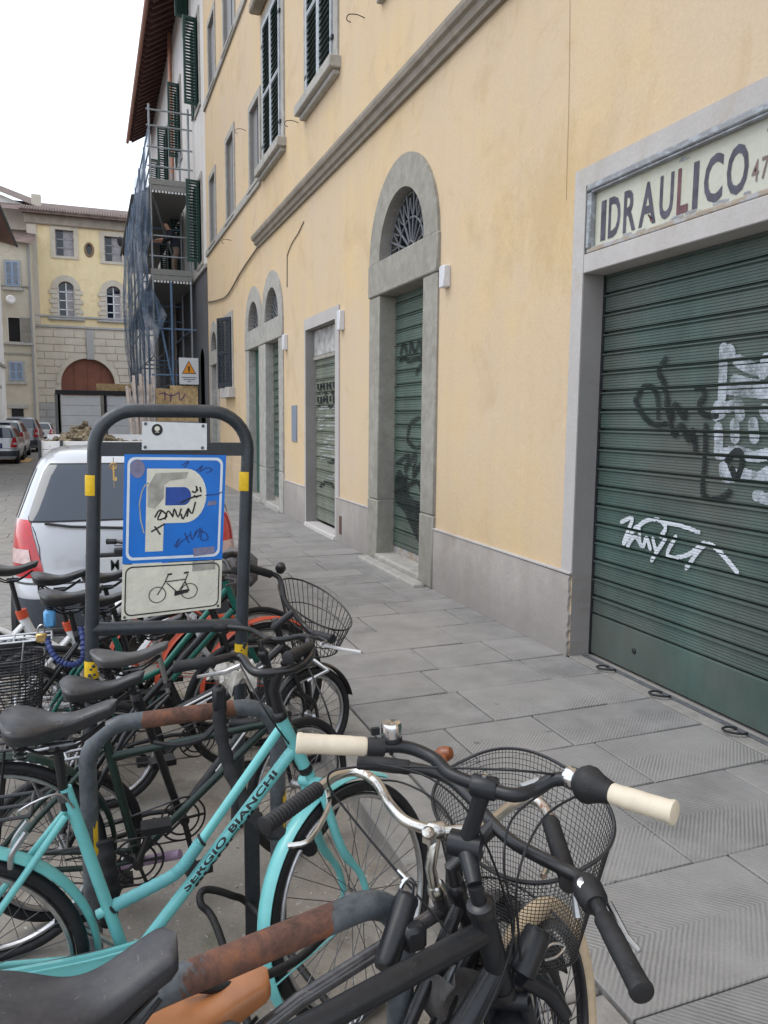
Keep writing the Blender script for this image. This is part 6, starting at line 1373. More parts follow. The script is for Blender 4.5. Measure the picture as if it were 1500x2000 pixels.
q.prism(lp, A.w(0, -.060, 0), A.w(1, 0, 0)-A.w(0, 0, 0), EZ, A.w(0, -.012, 0)-A.w(0, 0, 0)); cgp = q.build('chain_guard', M['celeste'], A.t)
q = MB(); lp2 = [((a-.0)*.93-.012, .325+(b-.325)*.80) for a, b in lp]; q.tube([A.w(a, -.0725, b) for a, b in lp2], .0035, 6, closed=True); q.build('guard_ridge', M['celeste'], cgp)
# head, stem, handlebar read from the photo at grip height
K = A.w(.43, 0, 1.085)
A.bar([atz(345, 1302, .99), atz(400, 1296, .995), atz(440, 1285, 1.0), atz(470, 1284, .995), atz(497, 1312, .985), atz(545, 1312, .985), atz(590, 1300, .99), atz(608, 1275, 1.0), atz(603, 1252, 1.02)], M['black'],
      [(atz(420, 1291, 1.0), atz(340, 1303, .99)), (atz(607, 1262, 1.01), atz(562, 1285, 1.03))], M['rubber'], .0125, [A.w(.437, 0, .945), A.w(.418, 0, 1.03), atz(545, 1312, .985)], M['black'], .0165)
q = MB(); q.tube([atz(470, 1300, .99), atz(440, 1312, .97), atz(385, 1322, .97)], [.007, .006, .005], 6); q.build('brake_lever', M['alu'], A.t); q = MB(); q.tube([atz(613, 1290, 1.0), atz(640, 1310, .98), atz(600, 1330, .96)], [.007, .006, .005], 6); q.build('brake_lever', M['alu'], A.t)
wrap_text(A.t, 'SERGIO BIANCHI', A.w(.165, 0, .478), A.w(.425, 0, .785), .0178, M['ink'], .0235, EZ, to_cam(A.w(.3, 0, .6)), vofs=.12, spacing=1.04, bold=.035)
wrap_text(A.t, 'BIANCHI', A.w(.18, 0, .495), A.w(.345, 0, .690), .0180, M['ink'], .018, EZ, to_cam(A.w(.3, 0, .6)), vofs=-.98, shear=.25, bold=.03)
q = MB()
for e in (1, -1): q.tube(cat_rom([A.w(-.235, e*.03, .74), A.w(-.27, e*.035, .69), A.w(-.275, e*.03, .65)], 4), .008, 7)
q.tube(cat_rom([A.w(-.235, .0, .76), A.w(-.25, -.03, .80), A.w(-.16, -.03, .83), A.w(-.12, -.02, .78)], 5), .003, 6); q.build('rear_brake', M['alu'], A.t)
A.cables([[atz(470, 1300, .99), atz(520, 1390, .9), A.w(.50, .03, .80), A.w(.53, .02, .74)], [atz(600, 1300, .99), atz(640, 1390, .9), A.w(.60, -.03, .78), A.w(.54, -.01, .74)]])
A.rack(M['black'], .80, -.62, .40)

# ---------- matt black bicycle with cream grips (nearest)
hB = atz(941, 1778, .82); tB = atz(640, 2000, .76); phB = math.degrees(math.atan2(hB[1]-tB[1]-.02, hB[0]-tB[0])); cB = math.cos(math.radians(phB)); sB = math.sin(math.radians(phB))
B = Bike('matt black bicycle with cream rubber grips and silver bell, nearest to the viewer', (hB[0]-.45*cB, hB[1]-.45*sB), phB, 0, 40,
         dict(bb=(0, .29), ra=(-.46, .345), st=(-.17, .84), h1=(.45, .92), h2=(.505, .745), fa=(.66, .345)))
B.head(M['matte'], .023)
B.tubes('frame', M['matte'], [([(-.165, .86), (0, .29)], .0165), ([(.455, .875), (-.13, .835)], .0215), ([(.495, .79), (.02, .31)], .024)]+B.rear_triangle(M['matte']), 20)
B.fork(M['matte'], .013); B.wheels(M['rubber'], M['black'], tr=.021); B.fender('fa', M['matte'], 20, 190, .033, .016); B.fender('ra', M['matte'], 0, 165, .033, .016)
B.crank(M['black'], 20)
sB0 = B.loc(atz(338, 1868, .945)); B.saddle(sB0[0]-.128, 1.058, M['saddle2'], .27, .19, .082, 2, .085, M['black'], yoff=sB0[1], dip=.016)
gl0, gl1 = atz(716, 1458, 1.065), atz(580, 1451, 1.075); gr0, gr1 = atz(1193, 1549, 1.06), atz(1318, 1588, 1.065)
kB = atz(946, 1537, 1.035); pv = atz(910, 1650, .915); q0 = B.w(.432, 0, .975)
hb = B.bar([gl1, gl0, atz(790, 1459, 1.06), atz(845, 1480, 1.05), atz(880, 1512, 1.04), kB, atz(1005, 1553, 1.035), atz(1045, 1540, 1.04), atz(1085, 1522, 1.055), atz(1130, 1527, 1.06), gr0, gr1], M['matte'], [(gl0, gl1), (gr0, gr1)], M['cream'], .0128, None, gr=.0185)
# adjustable stem
q = MB(); d = unit(kB-pv); q.tube([pv, pv+(kB-pv)*.5, kB-d*.012], [.0175, .0150, .0165], 16); q.lathe([(.019, -.024), (.0215, -.02), (.0215, .02), (.019, .024)], kB, gl0-gr0, 20); q.lathe([(.012, -.034), (.024, -.03), (.024, .03), (.012, .034)], pv, gl0-gr0, 20)
q.tube([pv+V(0, 0, -.004), q0+(pv-q0)*.45, q0], [.019, .0165, .0145], 16); q.tube([q0, B.w(.448, 0, .925)], .0140, 16); B_st = q.build('stem', M['matte'], B.t)
q = MB(); a = q0+(pv-q0)*.30; q.tube([a, a+(pv-q0)*.28], .0158, 16); q.build('quill_sleeve', M['alu'], B_st)
sdv = unit(gr0-gl0)
for p, s_ in ((pv+sdv*.031, .008), (pv-sdv*.031, .008)): q = MB(); q.lathe([(s_, -.004), (s_, .004), (s_*.5, .005)], p, sdv if (p-pv)@sdv > 0 else -sdv, 12); q.build('pivot_bolt', M['chrome'], B_st)
q = MB(); q.lathe([(.006, 0), (.006, .006), (.003, .007)], kB+EZ*.018, EZ, 10); q.build('clamp_bolt', M['chrome'], B_st)
# bell, brake lever, twist shifter on the bar
bc = atz(765, 1440, 1.078); q = MB(); q.lathe([(.0195, 0), (.0205, .004), (.0205, .024), (.0185, .030), (.010, .032), (0.0, .0325)], bc, V(-.02, .05, 1), 24); bl = q.build('bell', M['chrome'], hb)
q = MB(); q.lathe([(.021, -.006), (.021, .001), (.015, .003)], bc, V(-.02, .05, 1), 20); q.box(bc+V(-.030, .012, .012), (.016, .008, .014)); q.ring(bc-EZ*.018, gl1-gl0, .0148, .004, 20, 6); q.build('bell_base', M['rubber'], bl)
q = MB(); m0 = gl0+(gl0-gl1)*.10; q.lathe([(.0165, 0), (.018, .003), (.018, .030), (.0165, .034)], gl0+unit(gl0-gl1)*.002, gl0-gl1, 18); q.build('grip_collar', M['rubber'], hb)
sh0 = atz(1138, 1528, 1.06); dsh = unit(gr0-sh0); q = MB(); q.lathe([(.020, -.012), (.028, -.004), (.033, .006), (.033, .018), (.026, .032), (.021, .048), (.019, .056)], sh0, dsh, 24); q.build('gear_shifter', M['rubber'], hb)
q = MB(); q.lathe([(.0175, -.034), (.0205, -.030), (.0205, -.016), (.0175, -.012)], sh0, dsh, 18); q.build('shifter_clamp', M['chrome'], hb)
q = MB(); t0 = atz(1020, 1545, 1.036); q.tube([t0, t0+unit(atz(1060, 1530, 1.045)-t0)*.035], .0134, 14); q.build('bar_label', simple('silver_label', (.42, .43, .45, 1), .45, .3), hb)
B.cables([[atz(1100, 1515, 1.06), atz(1010, 1505, 1.08), atz(880, 1500, 1.05), atz(700, 1498, 1.02), atz(640, 1520, .98), atz(690, 1600, .9), B.w(.46, .05, .80)], [atz(1080, 1535, 1.03), atz(1000, 1600, .98), atz(985, 1700, .9), B.w(.50, -.03, .86), B.w(.40, -.035, .70), B.w(.2, -.03, .47)], [sh0+V(0, 0, -.02), atz(1060, 1600, .98), atz(1010, 1720, .9), B.w(.53, -.02, .80), B.w(.53, 0, .70)], [atz(735, 1492, 1.04), atz(840, 1520, 1.03), atz(930, 1610, .96), B.w(.55, .03, .85), B.w(.54, .01, .72)]], .0024)

# ---------- glossy black bicycle with rusted chrome bars and brown saddle
hC = atz(855, 1742, .74); C_ph = 14.0; cC = math.cos(math.radians(C_ph)); sC = math.sin(math.radians(C_ph))
Cb = Bike('glossy black roadster with rusty chrome handlebar, ribbed black grips and brown leather saddle', (hC[0]-.42*cC, hC[1]-.42*sC), C_ph, 0, 35,
          dict(bb=(0, .28), ra=(-.45, .335), st=(-.15, .72), h1=(.42, .84), h2=(.475, .69), fa=(.63, .335), R=.335))
Cb.head(M['gloss'], .017, M['rustchrome'])
Cb.tubes('frame', M['gloss'], [([(-.145, .74), (0, .28)], .0145), ([(.43, .795), (.10, .745), (-.12, .68)], .0150), ([(.462, .72), (.10, .62), (-.10, .56)], .0135), ([(.47, .70), (.01, .29)], .014)]+Cb.rear_triangle(M['gloss']), 16)
Cb.fork(M['gloss'], .011); Cb.wheels(M['rubber'], M['rustchrome'], tr=.018); Cb.fender('fa', M['gloss'], 30, 190, .028, .016); Cb.fender('ra', M['gloss'], 0, 160, .028, .016); Cb.crank(M['rustchrome'], -60)
sb = Cb.loc(atz(395, 1972, .685)); Cb.saddle(sb[0]-.01, .795, M['leather'], .27, .21, .075, 4, .085, M['rustchrome'], yoff=sb[1], dip=.006)
cl0 = atz(852, 1622, .865); q0 = Cb.w(.40, 0, .90)
gL0, gL1 = atz(622, 1540, .885), atz(520, 1612, .875); gR0, gR1 = atz(1075, 1605, .885), atz(1112, 1722, .885)
hc = Cb.bar([gL1, gL0, atz(655, 1516, .888), atz(695, 1507, .888), atz(735, 1528, .884), atz(762, 1572, .877), atz(795, 1605, .87), cl0, atz(905, 1620, .868), atz(955, 1605, .872), atz(1000, 1572, .88), atz(1035, 1560, .888), atz(1062, 1575, .888), gR0, gR1], M['rustchrome'], [(gL0, gL1), (gR0, gR1)], M['rubber'], .0115, [Cb.w(.412, 0, .85), q0, cl0+V(0, 0, -.006)], M['rustchrome'], .0115, ribs=True, gr=.0165)
q = MB(); q.lathe([(.016, -.018), (.018, -.014), (.018, .014), (.016, .018)], cl0, atz(905, 1620, .868)-cl0, 16); q.box(cl0+V(-.02, -.012, -.004), (.022, .02, .022), rz=.5); q.lathe([(.013, 0), (.013, .01), (.006, .016)], cl0+V(-.025, -.018, .006), V(-.3, -.4, .8), 10); q.build('bar_clamp', M['rustchrome'], hc)
q = MB(); q.tube(cat_rom([atz(640, 1545, .87), atz(640, 1580, .855), atz(605, 1640, .84), atz(562, 1652, .835)], 5), [.006]*16, 8); q.build('brake_lever', M['rustchrome'], hc); q = MB(); q.tube([atz(1075, 1625, .87), atz(1078, 1680, .85), atz(1060, 1712, .84)], .006, 8); q.build('brake_lever', M['rustchrome'], hc)
Cb.cables([[atz(640, 1560, .87), atz(700, 1530, .87), atz(790, 1530, .87), atz(880, 1600, .85), Cb.w(.47, .03, .80)]])
wrap_text(Cb.t, 'olympia', Cb.w(.18, 0, .645), Cb.w(.34, 0, .689), .0137, M['tagpaper'], .024, EZ, to_cam(Cb.w(.25, 0, .66)), shear=.3, name='maker_script')

# ---------- bicycle with mesh basket and cream tyres
hD = atz(893, 1740, .775); Dp = 14.0
Db = Bike('black bicycle with round mesh front basket and cream coloured tyres', (hD[0]-.42*math.cos(math.radians(Dp)), hD[1]-.42*math.sin(math.radians(Dp))), Dp, 0, 24,
          dict(bb=(0, .28), ra=(-.45, .345), st=(-.14, .66), h1=(.42, .875), h2=(.485, .72), fa=(.70, .345)))
Db.head(M['black'], .0175); Db.tubes('frame', M['black'], [([(-.135, .68), (0, .28)], .0145), ([(.43, .85), (.28, .60), (.12, .44), (-.06, .40)], .0145), ([(.475, .745), (.30, .50), (.01, .285)], .016)]+Db.rear_triangle(M['black']), 14)
Db.fork(M['black'], .0125); Db.wheels(M['tan'], M['black'], tr=.024, rimw=.016); Db.crank(M['black'], 10)
Db.saddle(-.17, .80, M['saddle'], .25, .16, .05, 0, .06, M['black'])
dg0, dg1 = atz(1178, 1792, .915), atz(1255, 1940, .905); lg = atz(700, 1487, .945); cD = atz(965, 1612, .905)
hd_ = Db.bar([dg1, dg0, atz(1140, 1722, .915), atz(1090, 1692, .912), atz(1010, 1650, .905), cD, atz(915, 1555, .915), atz(870, 1518, .925), atz(810, 1500, .94), lg], M['black'], [(dg0, dg1), (atz(800, 1499, .94), lg)], M['rubber'], .0125, [Db.w(.42, 0, .875), Db.w(.405, 0, .93), cD], M['black'], .0155, gr=.0162)
q = MB(); q.lathe([(.018, -.03), (.024, -.02), (.026, .01), (.019, .03)], atz(1152, 1745, .915), dg0-dg1, 16); q.build('gear_shifter', M['rubber'], hd_)
q = MB(); q.lathe([(.0, .008), (.011, .005), (.014, -.006), (.010, -.014)], atz(1140, 1728, .93), V(-.3, -.4, 1), 12); q.build('lever_body', M['alu'], hd_); q = MB(); q.tube([atz(1190, 1765, .90), atz(1225, 1830, .89), atz(1250, 1858, .885)], [.006, .005, .004], 7); q.build('brake_lever', M['alu'], hd_); q = MB(); q.tube([atz(1118, 1700, .90), atz(1122, 1752, .86), atz(1128, 1790, .83)], [.007, .005, .009], 7); q.build('brake_lever', M['alu'], hd_)
q = MB(); oc_ = atz(867, 1473, .90); q.lathe([(.0, .024), (.013, .020), (.019, .006), (.019, -.008), (.012, -.020), (0, -.022)], oc_, V(.5, -.5, .3), 16); q.tube([oc_, atz(872, 1516, .925)], .006, 6); q.build('bar_end_ball', M['amber'], hd_)
# basket: round-cornered tapering mesh, rim higher at the front
bc = V(.88, 1.45, 0); bph = math.radians(6); e1, e2 = V(math.cos(bph), math.sin(bph), 0), V(-math.sin(bph), math.cos(bph), 0)
def bpt(a, v):
    n = 2.5; c, s_ = math.cos(a), math.sin(a); f = .70+.30*v; x = .145*f*math.copysign(abs(c)**(2/n), c); y_ = .25*f*math.copysign(abs(s_)**(2/n), s_)
    return bc+e1*x+e2*y_+EZ*(.545+(.215+.125*(0.5+0.5*c))*v)
q = MB(); q.tube([bpt(t, 1.0) for t in np.linspace(0, 2*math.pi, 64, endpoint=False)], .0042, 7, closed=True); q.tube([bpt(t, 0.0) for t in np.linspace(0, 2*math.pi, 48, endpoint=False)], .0035, 6, closed=True); bk = q.build('basket', M['black'], Db.t)
q = MB()
for v in np.linspace(.04, .97, 24): q.tube([bpt(t, v) for t in np.linspace(0, 2*math.pi, 48, endpoint=False)], .00085, 3, closed=True)
for t in np.linspace(0, 2*math.pi, 116, endpoint=False): q.tube([bpt(t, v) for v in (0, .5, 1)], .00085, 3, cap=False)
for k in np.linspace(-.9, .9, 22): a = math.acos(k); q.tube([bpt(a, 0), bpt(-a, 0)], .00085, 3, cap=False)
for k in np.linspace(-.9, .9, 30): a = math.asin(k); q.tube([bpt(a, 0), bpt(math.pi-a, 0)], .00085, 3, cap=False)
q.build('wire_mesh', M['black'], bk)
q = MB(); q.box(bc-e1*.165+EZ*.70, (.012, .05, .16), rz=bph); q.tube([bc-e1*.17+EZ*.74, cD], .012, 8); q.build('basket_bracket', M['black'], bk)
# lamp cylinder and clip in front of the head
l0, l1 = atz(1050, 1822, .73), atz(1018, 1905, .67); q = MB(); d = l0-l1; L_ = np.linalg.norm(d); q.lathe([(.020, 0), (.0255, .004), (.0265, L_), (.022, L_+.008), (.001, L_+.010)], l1, d, 22); q.tube([l1, atz(1075, 1940, .62), atz(1105, 1985, .58)], [.020, .018, .014], 10); lamp = q.build('front_lamp', M['matte'], B.t)
q = MB(); m_ = (l0+l1)/2; q.tube(cat_rom([m_+V(.02, -.01, .004), m_+V(.05, .0, .008), m_+V(.075, -.005, .0), m_+V(.05, -.015, -.008), m_+V(.02, -.02, -.004)], 4), .0022, 6); q.build('wire_clip', M['chrome'], lamp)
# grey rag hung on the frame
q = MB(); P = []
for i in range(17):
    u = i/16; row = []
    for j in range(15): v = j/14; p = atz(835+v*105-30*u*v, 1905+u*110+14*math.sin(v*5), .66-.22*u); row.append(p+V(.01*math.sin(u*9+v*7), .016*math.sin(v*11+u*4), 0))
    P.append(row)
q.grid(P); tag(q.build('grey_rag', M['greycloth'], ang=80), 'dirty grey rag hanging below the matt black frame', 'rag')

# ---------- locks and loose cables
u0, u1 = atz(796, 1752, .80), atz(752, 1888, .735); q = MB(); d = u0-u1; L_ = np.linalg.norm(d); q.lathe([(.018, -.004), (.0225, .004), (.0225, L_-.012), (.0235, L_-.008), (.0215, L_), (.010, L_+.006)], u1, d, 20)
ul = tag(q.build('cylinder_lock', M['matte'], ang=50), 'black cylinder lock hanging at the end of the rusty stand', 'lock')
q = MB(); q.tube(cat_rom([u0+V(.012, 0, -.005), u0+V(.014, 0, .022), u0+V(0, .002, .036), u0+V(-.014, 0, .022), u0+V(-.012, 0, -.005)], 5), .0048, 8); q.tube([u0+V(0, 0, .034), u0+V(-.012, .02, .045)], .004, 8); q.build('shackle', M['chrome'], ul)
q = MB(); m_ = (u0*.35+u1*.65)+V(.040, .0, 0); q.cbox(m_-V(.022, .018, .024), m_+V(.022, .018, .024), .008); q.build('lock_bracket', M['matte'], ul)
q = MB(); q.tube(cat_rom([atz(352, 1925, .72), atz(420, 1930, .70), atz(500, 1912, .68), atz(580, 1875, .66), atz(640, 1820, .64), atz(680, 1785, .66)], 6), .0085, 10); tag(q.build('cable_lock', M['rubber']), 'black cable lock sagging below the rusty stand closest to the viewer', 'lock')
q = MB(); q.tube(cat_rom([(.36, 1.75, .02), atz(425, 1815, .10), atz(392, 1765, .14), atz(400, 1738, .16), atz(450, 1748, .12), atz(500, 1780, .05), (.62, 2.0, -.05)], 6), .012, 10); tag(q.build('rubber_hose', M['rubber']), 'black rubber hose looped on the ground under the turquoise frame', 'hose')
q = MB(); cp = [aty(428, 1372, 2.40), aty(430, 1420, 2.36), aty(445, 1490, 2.30), aty(470, 1550, 2.22), aty(500, 1600, 2.15), aty(530, 1622, 2.06), aty(575, 1640, 2.03), aty(610, 1660, 2.06)]; N = 6*(len(cp)-1)+1
q.tube(cat_rom(cp, 6), [.021+.003*math.sin(i*1.9) for i in range(N)], 12); cl_ = tag(q.build('cloth_chain_lock', M['cloth']), 'thick black cloth covered chain lock tying the turquoise bicycle to the rusty stand', 'lock')
q = MB(); c = aty(428, 1372, 2.40); q.cbox(c-V(.020, .03, .03), c+V(.020, .02, .055), .008); q.lathe([(.006, 0), (.006, .008)], c+V(0, -.005, .055), EZ, 10); q.build('lock_body', M['rubber'], cl_)
q = MB(); q.tube(cat_rom([aty(300, 1450, 2.38), aty(350, 1455, 2.36), aty(400, 1440, 2.37), aty(430, 1405, 2.38)], 5), .007, 8); tag(q.build('cable_lock', M['rubber']), 'thin black cable lock beside the cloth covered chain', 'lock')
q = MB(); cp = [aty(205, 1640, 2.30), aty(212, 1700, 2.26), aty(220, 1760, 2.24), aty(208, 1800, 2.26)]; q.tube(cat_rom(cp, 6), [.024+.004*math.sin(i*2.1) for i in range(19)], 12); tag(q.build('cloth_chain_lock', M['cloth']), 'black cloth covered chain bunched at the foot of the rear rusty stand', 'lock')

# ---------- dark green bicycle behind
Kb = Bike('dark green bicycle with black saddle standing behind the turquoise one', (.10, 2.66), 0, 0, 12, dict(st=(-.10, .74), h1=(.47, .86), h2=(.53, .70), fa=(.68, .345)))
Kb.head(M['dgreen'], .017); Kb.tubes('frame', M['dgreen'], [([(-.10, .77), (0, .285)], .0145), ([(.485, .70), (-.07, .655)], .0135), ([(.50, .72), (.01, .29)], .0145)]+Kb.rear_triangle(M['dgreen']), 14)
Kb.fork(M['dgreen']); Kb.wheel('rear_wheel', 'ra', M['rubber'], M['alu']); Kb.fender('ra', M['dgreen'], -5, 165, .03, .02); Kb.crank(M['black'], 70)
Kb.saddle(-.09, .925, M['saddle'], .27, .19, .05, 3, .065); Kb.rack(M['black'])
Kb.bar([aty(448, 1414, 2.70), aty(490, 1412, 2.68), aty(528, 1408, 2.66), Kb.w(.46, -.01, .885), Kb.w(.49, -.10, .89)], M['black'], [(aty(505, 1411, 2.67), aty(448, 1414, 2.70))], M['rubber'], .0125, [Kb.w(.47, 0, .86), Kb.w(.462, 0, .885)], M['black'], .014)
q = MB(); q.tube([aty(228, 1692, 2.75), aty(352, 1668, 2.62)], .0165, 14); lt = tag(q.build('lilac_tube', M['lilac']), 'short lilac metal tube lying low between the stands', 'tube')
q = MB(); a_ = aty(228, 1692, 2.75); d_ = aty(352, 1668, 2.62)-a_; q.lathe([(.022, -.03), (.024, 0), (.022, .012)], a_, d_, 14); q.build('tube_socket', simple('rusty_socket', (.10, .05, .03, 1), .8), lt)
q = MB(); a_, b_ = V(.42, 2.62, RZ+.01), V(.40, 2.30, RZ+.01); q.box(V(.46, 2.44, .15), (.05, .012, .5)); tag(q.build('flat_bar', M['rack'], smooth=False), 'grey flat steel bar upright behind the turquoise down tube', 'bar')
# ---------- black and white bicycle with grey saddle
Mb_ = Bike('black bicycle with white striped frame and shiny grey saddle beside the sign stand', (.27, 2.90), 10, 0, 20, dict(st=(-.15, .78), h1=(.35, .86), h2=(.40, .69), fa=(.50, .28), ra=(-.42, .28), R=.28))
Mb_.head(M['black'], .018); Mb_.tubes('frame', M['black'], [([(-.15, .80), (0, .285)], .015), ([(.365, .82), (-.11, .66)], .017), ([(.395, .71), (.01, .29)], .019)]+Mb_.rear_triangle(M['black']), 14)
q = MB()
for o_ in (.006, -.012): q.tube([Mb_.w(.34, -.0165, .815+o_), Mb_.w(.0, -.0165, .700+o_)], .004, 6)
q.tube([Mb_.w(.36, -.0175, .675), Mb_.w(.14, -.0175, .43)], .005, 6); q.build('white_stripes', M['white'], Mb_.t)
Mb_.fork(M['black']); Mb_.wheels(M['rubber'], M['alu']); Mb_.crank(M['black'], -80); Mb_.saddle(-.165, .955, M['saddle3'], .28, .165, .045, 2, .055, M['black']); Mb_.simple_bar(M['black'], .06, .28, .05, rise=.03); Mb_.rack(M['alu'])
q = MB(); P = [[Mb_.w(.14+.16*i/24+.012*math.sin(j*.9+i*.4), -.06+.11*j/20, .83+.028*math.sin(i*.55+j*.35)+.012*math.sin(i*1.3-j*1.1)-.06*(abs(j-10)/10)**2) for j in range(21)] for i in range(25)]; q.grid(P); tag(q.build('plastic_bag', simple('crumpled_pale_bag', (.46, .44, .40, 1), .5, var=.25), ang=80), 'crumpled pale bag on the frame of the striped bicycle', 'bag')
# ---------- small-wheeled bicycle with wire basket
Gb = Bike('small wheeled black bicycle with open wire front basket near the kerb', (.42, 3.66), 8, 0, 15, dict(bb=(0, .27), ra=(-.40, .255), st=(-.12, .55), h1=(.42, .78), h2=(.47, .60), fa=(.62, .255), R=.255))
Gb.head(M['black'], .018); Gb.tubes('frame', M['black'], [([(-.12, .57), (0, .27)], .016), ([(.455, .66), (.02, .34)], .021)]+Gb.rear_triangle(M['black']), 14); Gb.fork(M['black']); Gb.wheels(M['rubber'], M['alu'], tr=.02, spokes=24); Gb.fender('fa', M['black'], 10, 185, .028, .014); Gb.crank(M['black'], 40)
Gb.saddle(-.17, .86, M['saddle'], .25, .16, .05, 2, .055)
GY = 3.62
def gy(x, y, d=0.0): return aty(x, y, GY+d)
Gb.bar([gy(478, 1108, .10), gy(535, 1122, .12), gy(549, 1138, .10), gy(556, 1170, .05), gy(572, 1196, 0), gy(595, 1222, -.06), gy(612, 1236, -.14), gy(650, 1246, -.24)], M['black'], [(gy(530, 1122, .12), gy(478, 1106, .10)), (gy(612, 1238, -.14), gy(650, 1248, -.26))], M['rubber'], .0125, [Gb.w(.42, 0, .78), gy(535, 1225, 0), gy(572, 1196, 0)], M['black'], .018, gr=.02)
q = MB(); q.tube([gy(625, 1258, -.2), gy(668, 1268, -.24), gy(704, 1274, -.26)], [.010, .008, .009], 8); q.build('brake_lever', M['white'], Gb.t)
q = MB(); q.lathe([(.0, .03), (.02, .024), (.028, 0), (.02, -.02)], gy(548, 1110, .12), V(0, -.6, 1), 14); q.build('bell', M['black'], Gb.t)
gc = V(1.10, 3.94, 0)
def gpt(a, v): f = .62+.38*v; return gc+V(.19*f*math.cos(a), .27*f*math.sin(a), .46+.25*v+v*(.07*math.sin(a)-.07*math.cos(a)))
q = MB()
for v, r_ in ((1.0, .005), (.62, .003), (.3, .003), (0, .004)): q.tube([gpt(t, v) for t in np.linspace(0, 2*math.pi, 44, endpoint=False)], r_, 6, closed=True)
bk = q.build('basket', M['black'], Gb.t); q = MB()
for t in np.linspace(0, 2*math.pi, 40, endpoint=False): q.tube([gpt(t, v) for v in (0, .5, 1)], .0022, 5, cap=False)
for k in np.linspace(-.8, .8, 7): a = math.acos(k); q.tube([gpt(a, 0), gpt(-a, 0)], .0022, 5, cap=False)
q.build('basket_wires', M['black'], bk)
# ---------- others behind the sign
def share_bike(lab, bb, phi, text=None):
    b = Bike(lab, bb, phi, 0, 10, dict(st=(-.17, .70), h1=(.40, .93), h2=(.45, .74), fa=(.60, .33), ra=(-.44, .33), R=.33))
    b.head(M['white'], .022); b.tubes('frame', M['white'], [([(-.17, .70), (0, .285)], .026), ([(.43, .80), (.02, .30)], .036)]+b.rear_triangle(M['white'], .012), 16); b.tubes('seat_collar', M['orange'], [([(-.165, .69), (-.178, .735)], .030)], 16)
    b.fork(M['white'], .013); b.wheels(M['rubber'], M['steel'], tr=.024); b.fender('ra', M['white'], 0, 150, .035, .016); b.fender('fa', M['orange'], 30, 180, .035, .016); b.crank(M['black'], 15); b.saddle(-.21, .99, M['saddle'], .27, .19, .06, 2, .065, M['black']); b.simple_bar(M['black'], .08, .28, .06)
    if text: wrap_text(b.t, text, b.w(.06, 0, .35), b.w(.41, 0, .775), .0365, M['orange'], .055, EZ, to_cam(b.w(.2, 0, .5)), name='lettering', bold=.02)
    return b
share_bike('white shared bicycle with orange RIDEMOVI lettering on its thick tube, behind the P sign', (.03, 4.28), 4, 'ridemovi')
share_bike('white and orange shared bicycle at the far left by the silver car', (-.22, 4.62), 6)
J = Bike('black bicycle with large rear carrier basket and blue chain at the left edge', (.06, 3.78), 3, 0, 5)
J.head(M['black'], .018); J.tubes('frame', M['black'], [([(-.15, .82), (0, .285)], .015), ([(.45, .90), (-.12, .74)], .0155), ([(.48, .78), (.01, .29)], .017)]+J.rear_triangle(M['black']), 12); J.fork(M['black']); J.wheels(M['rubber'], M['alu']); J.crank(M['black'], -40)
J.saddle(-.17, 1.00, M['saddle'], .28, .20, .06, 3, .075, M['black']); J.simple_bar(M['black'], .06, .28, .08); J.rack(M['alu'], .80, -.72, .46)
q = MB()
def jb(a, v): n = 4; c, s_ = math.cos(a), math.sin(a); f = .86+.14*v; return J.w(-.50+.21*f*math.copysign(abs(c)**(2/n), c), -.17+.11*f*math.copysign(abs(s_)**(2/n), s_), .47+.30*v)
q.tube([jb(t, 1) for t in np.linspace(0, 2*math.pi, 40, endpoint=False)], .006, 6, closed=True); pb = q.build('carrier_basket', M['black'], J.t); q = MB()
for v in np.linspace(0, .96, 22): q.tube([jb(t, v) for t in np.linspace(0, 2*math.pi, 40, endpoint=False)], .0030, 4, closed=True)
for t in np.linspace(0, 2*math.pi, 44, endpoint=False): q.tube([jb(t, v) for v in (0, 1)], .0018, 4, cap=False)
q.build('basket_wires', M['black'], pb)
q = MB(); cp = [aty(92, 1248, 3.55), aty(102, 1275, 3.50), aty(120, 1293, 3.48), aty(145, 1298, 3.46), aty(162, 1285, 3.46), aty(163, 1255, 3.48), aty(158, 1225, 3.52)]; pts = cat_rom(cp, 10); q.tube(pts, [.0125+.003*math.sin(i*2.2) for i in range(len(pts))], 10); bcn = tag(q.build('blue_chain', M['bluechain']), 'blue sleeved chain looped beside the left post of the sign', 'lock')
q = MB(); c = aty(81, 1245, 3.55); q.cbox(c-V(.022, .012, .020), c+V(.022, .012, .018), .008); pk = tag(q.build('padlock', M['brass']), 'brass padlock hanging on the blue chain', 'padlock')
q = MB(); q.tube(cat_rom([c+V(-.012, 0, .016), c+V(-.010, 0, .045), c+V(.004, 0, .055), c+V(.013, 0, .04), c+V(.012, 0, .016)], 5), .004, 7); q.build('shackle', M['chrome'], pk)
q = MB(); c = aty(97, 1203, 3.72); q.cbox(c-V(.025, .03, .05), c+V(.025, .03, .03), .012); tag(q.build('blue_pouch', M['bluebag']), 'small bright blue pouch tied to the rear carrier', 'pouch')
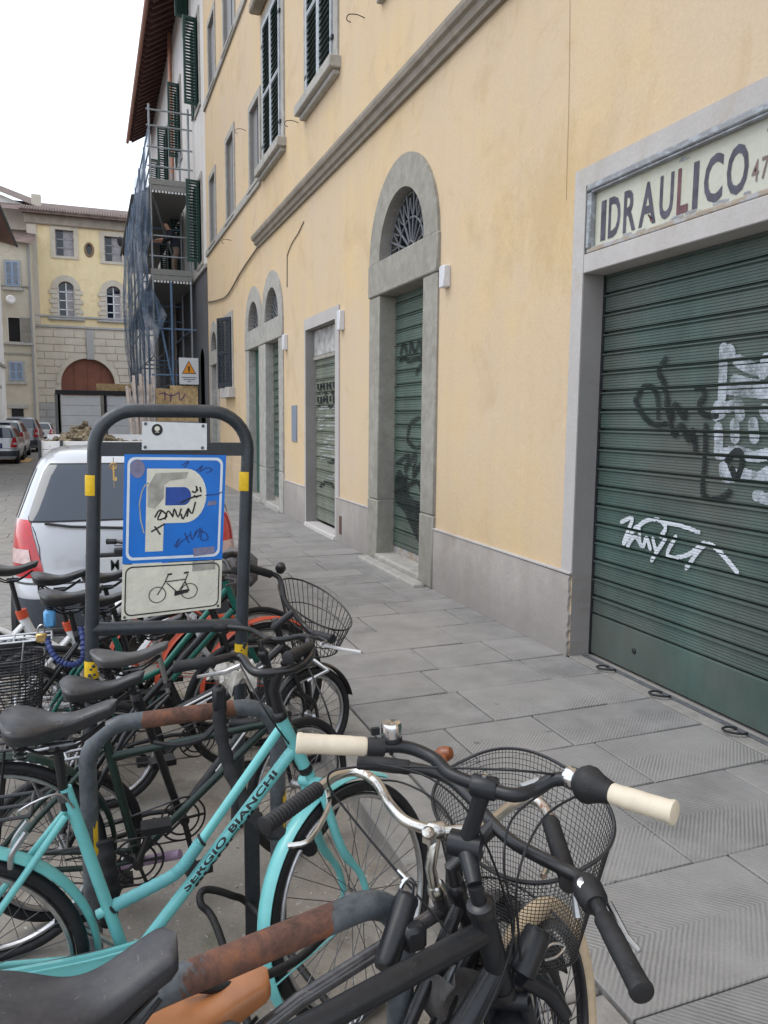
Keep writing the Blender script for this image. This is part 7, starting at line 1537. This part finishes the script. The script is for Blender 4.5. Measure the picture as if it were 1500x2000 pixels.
Lb = Bike('black bicycle with grey front bag half hidden by the right sign post', (.22, 4.36), 6, 0, 5); Lb.head(M['black'], .018); Lb.tubes('frame', M['black'], [([(-.15, .80), (0, .285)], .015), ([(.45, .90), (-.12, .72)], .0155), ([(.48, .78), (.01, .29)], .017)]+Lb.rear_triangle(M['black']), 12); Lb.fork(M['black']); Lb.wheels(M['rubber'], M['alu']); Lb.crank(M['black'], 30); Lb.saddle(-.17, .97, M['saddle'], .27, .18, .05, 2, .065, M['black']); Lb.simple_bar(M['black'], .06, .28, .08)
q = MB(); c = Lb.w(.56, 0, .95); q.cbox(c-V(.08, .14, .11), c+V(.09, .14, .09), .04); tag(q.build('handlebar_bag', M['greycloth']), 'dark grey bag hung in front of a handlebar by the sign post', 'bag')
Nb = Bike('teal framed bicycle seen in pieces under the bicycle sign', (.20, 4.02), 4, 0, 8); Nb.head(M['teal'], .018); Nb.tubes('frame', M['teal'], [([(-.15, .78), (0, .285)], .015), ([(.45, .90), (.10, .50), (-.05, .44)], .0155), ([(.48, .78), (.01, .29)], .017)]+Nb.rear_triangle(M['teal']), 12); Nb.fork(M['teal']); Nb.wheels(M['rubber'], M['alu']); Nb.crank(M['black'], 60); Nb.saddle(-.17, .92, M['saddle'], .27, .18, .05, 2, .065, M['black']); Nb.simple_bar(M['black'], .04, .27, .08); Nb.fender('fa', M['orange'], 40, 180, .03, .02)
# ---------- litter and pebbles on the ground between the stands
q = MB(); rl = random.Random(9)
for i in range(420):
    x = 1.06-abs(rl.gauss(0, .45)); y_ = rl.uniform(1.2, 3.6); s_ = rl.choice((.002, .003, .003, .004, .005, .008)); d = unit(V(rl.gauss(0, 1), rl.gauss(0, 1), rl.gauss(0, 1))); e = unit(np.cross(d, V(.3, .5, .8))); q.box((x, y_, RZ+s_*.3), (s_*1.6, s_, s_*.7), ax=(d, e, np.cross(d, e)))
tag(q.build('gravel', M['litter'], smooth=False), 'scattered pale grit on the dirty ground under the bicycles', 'grit', kind='stuff')
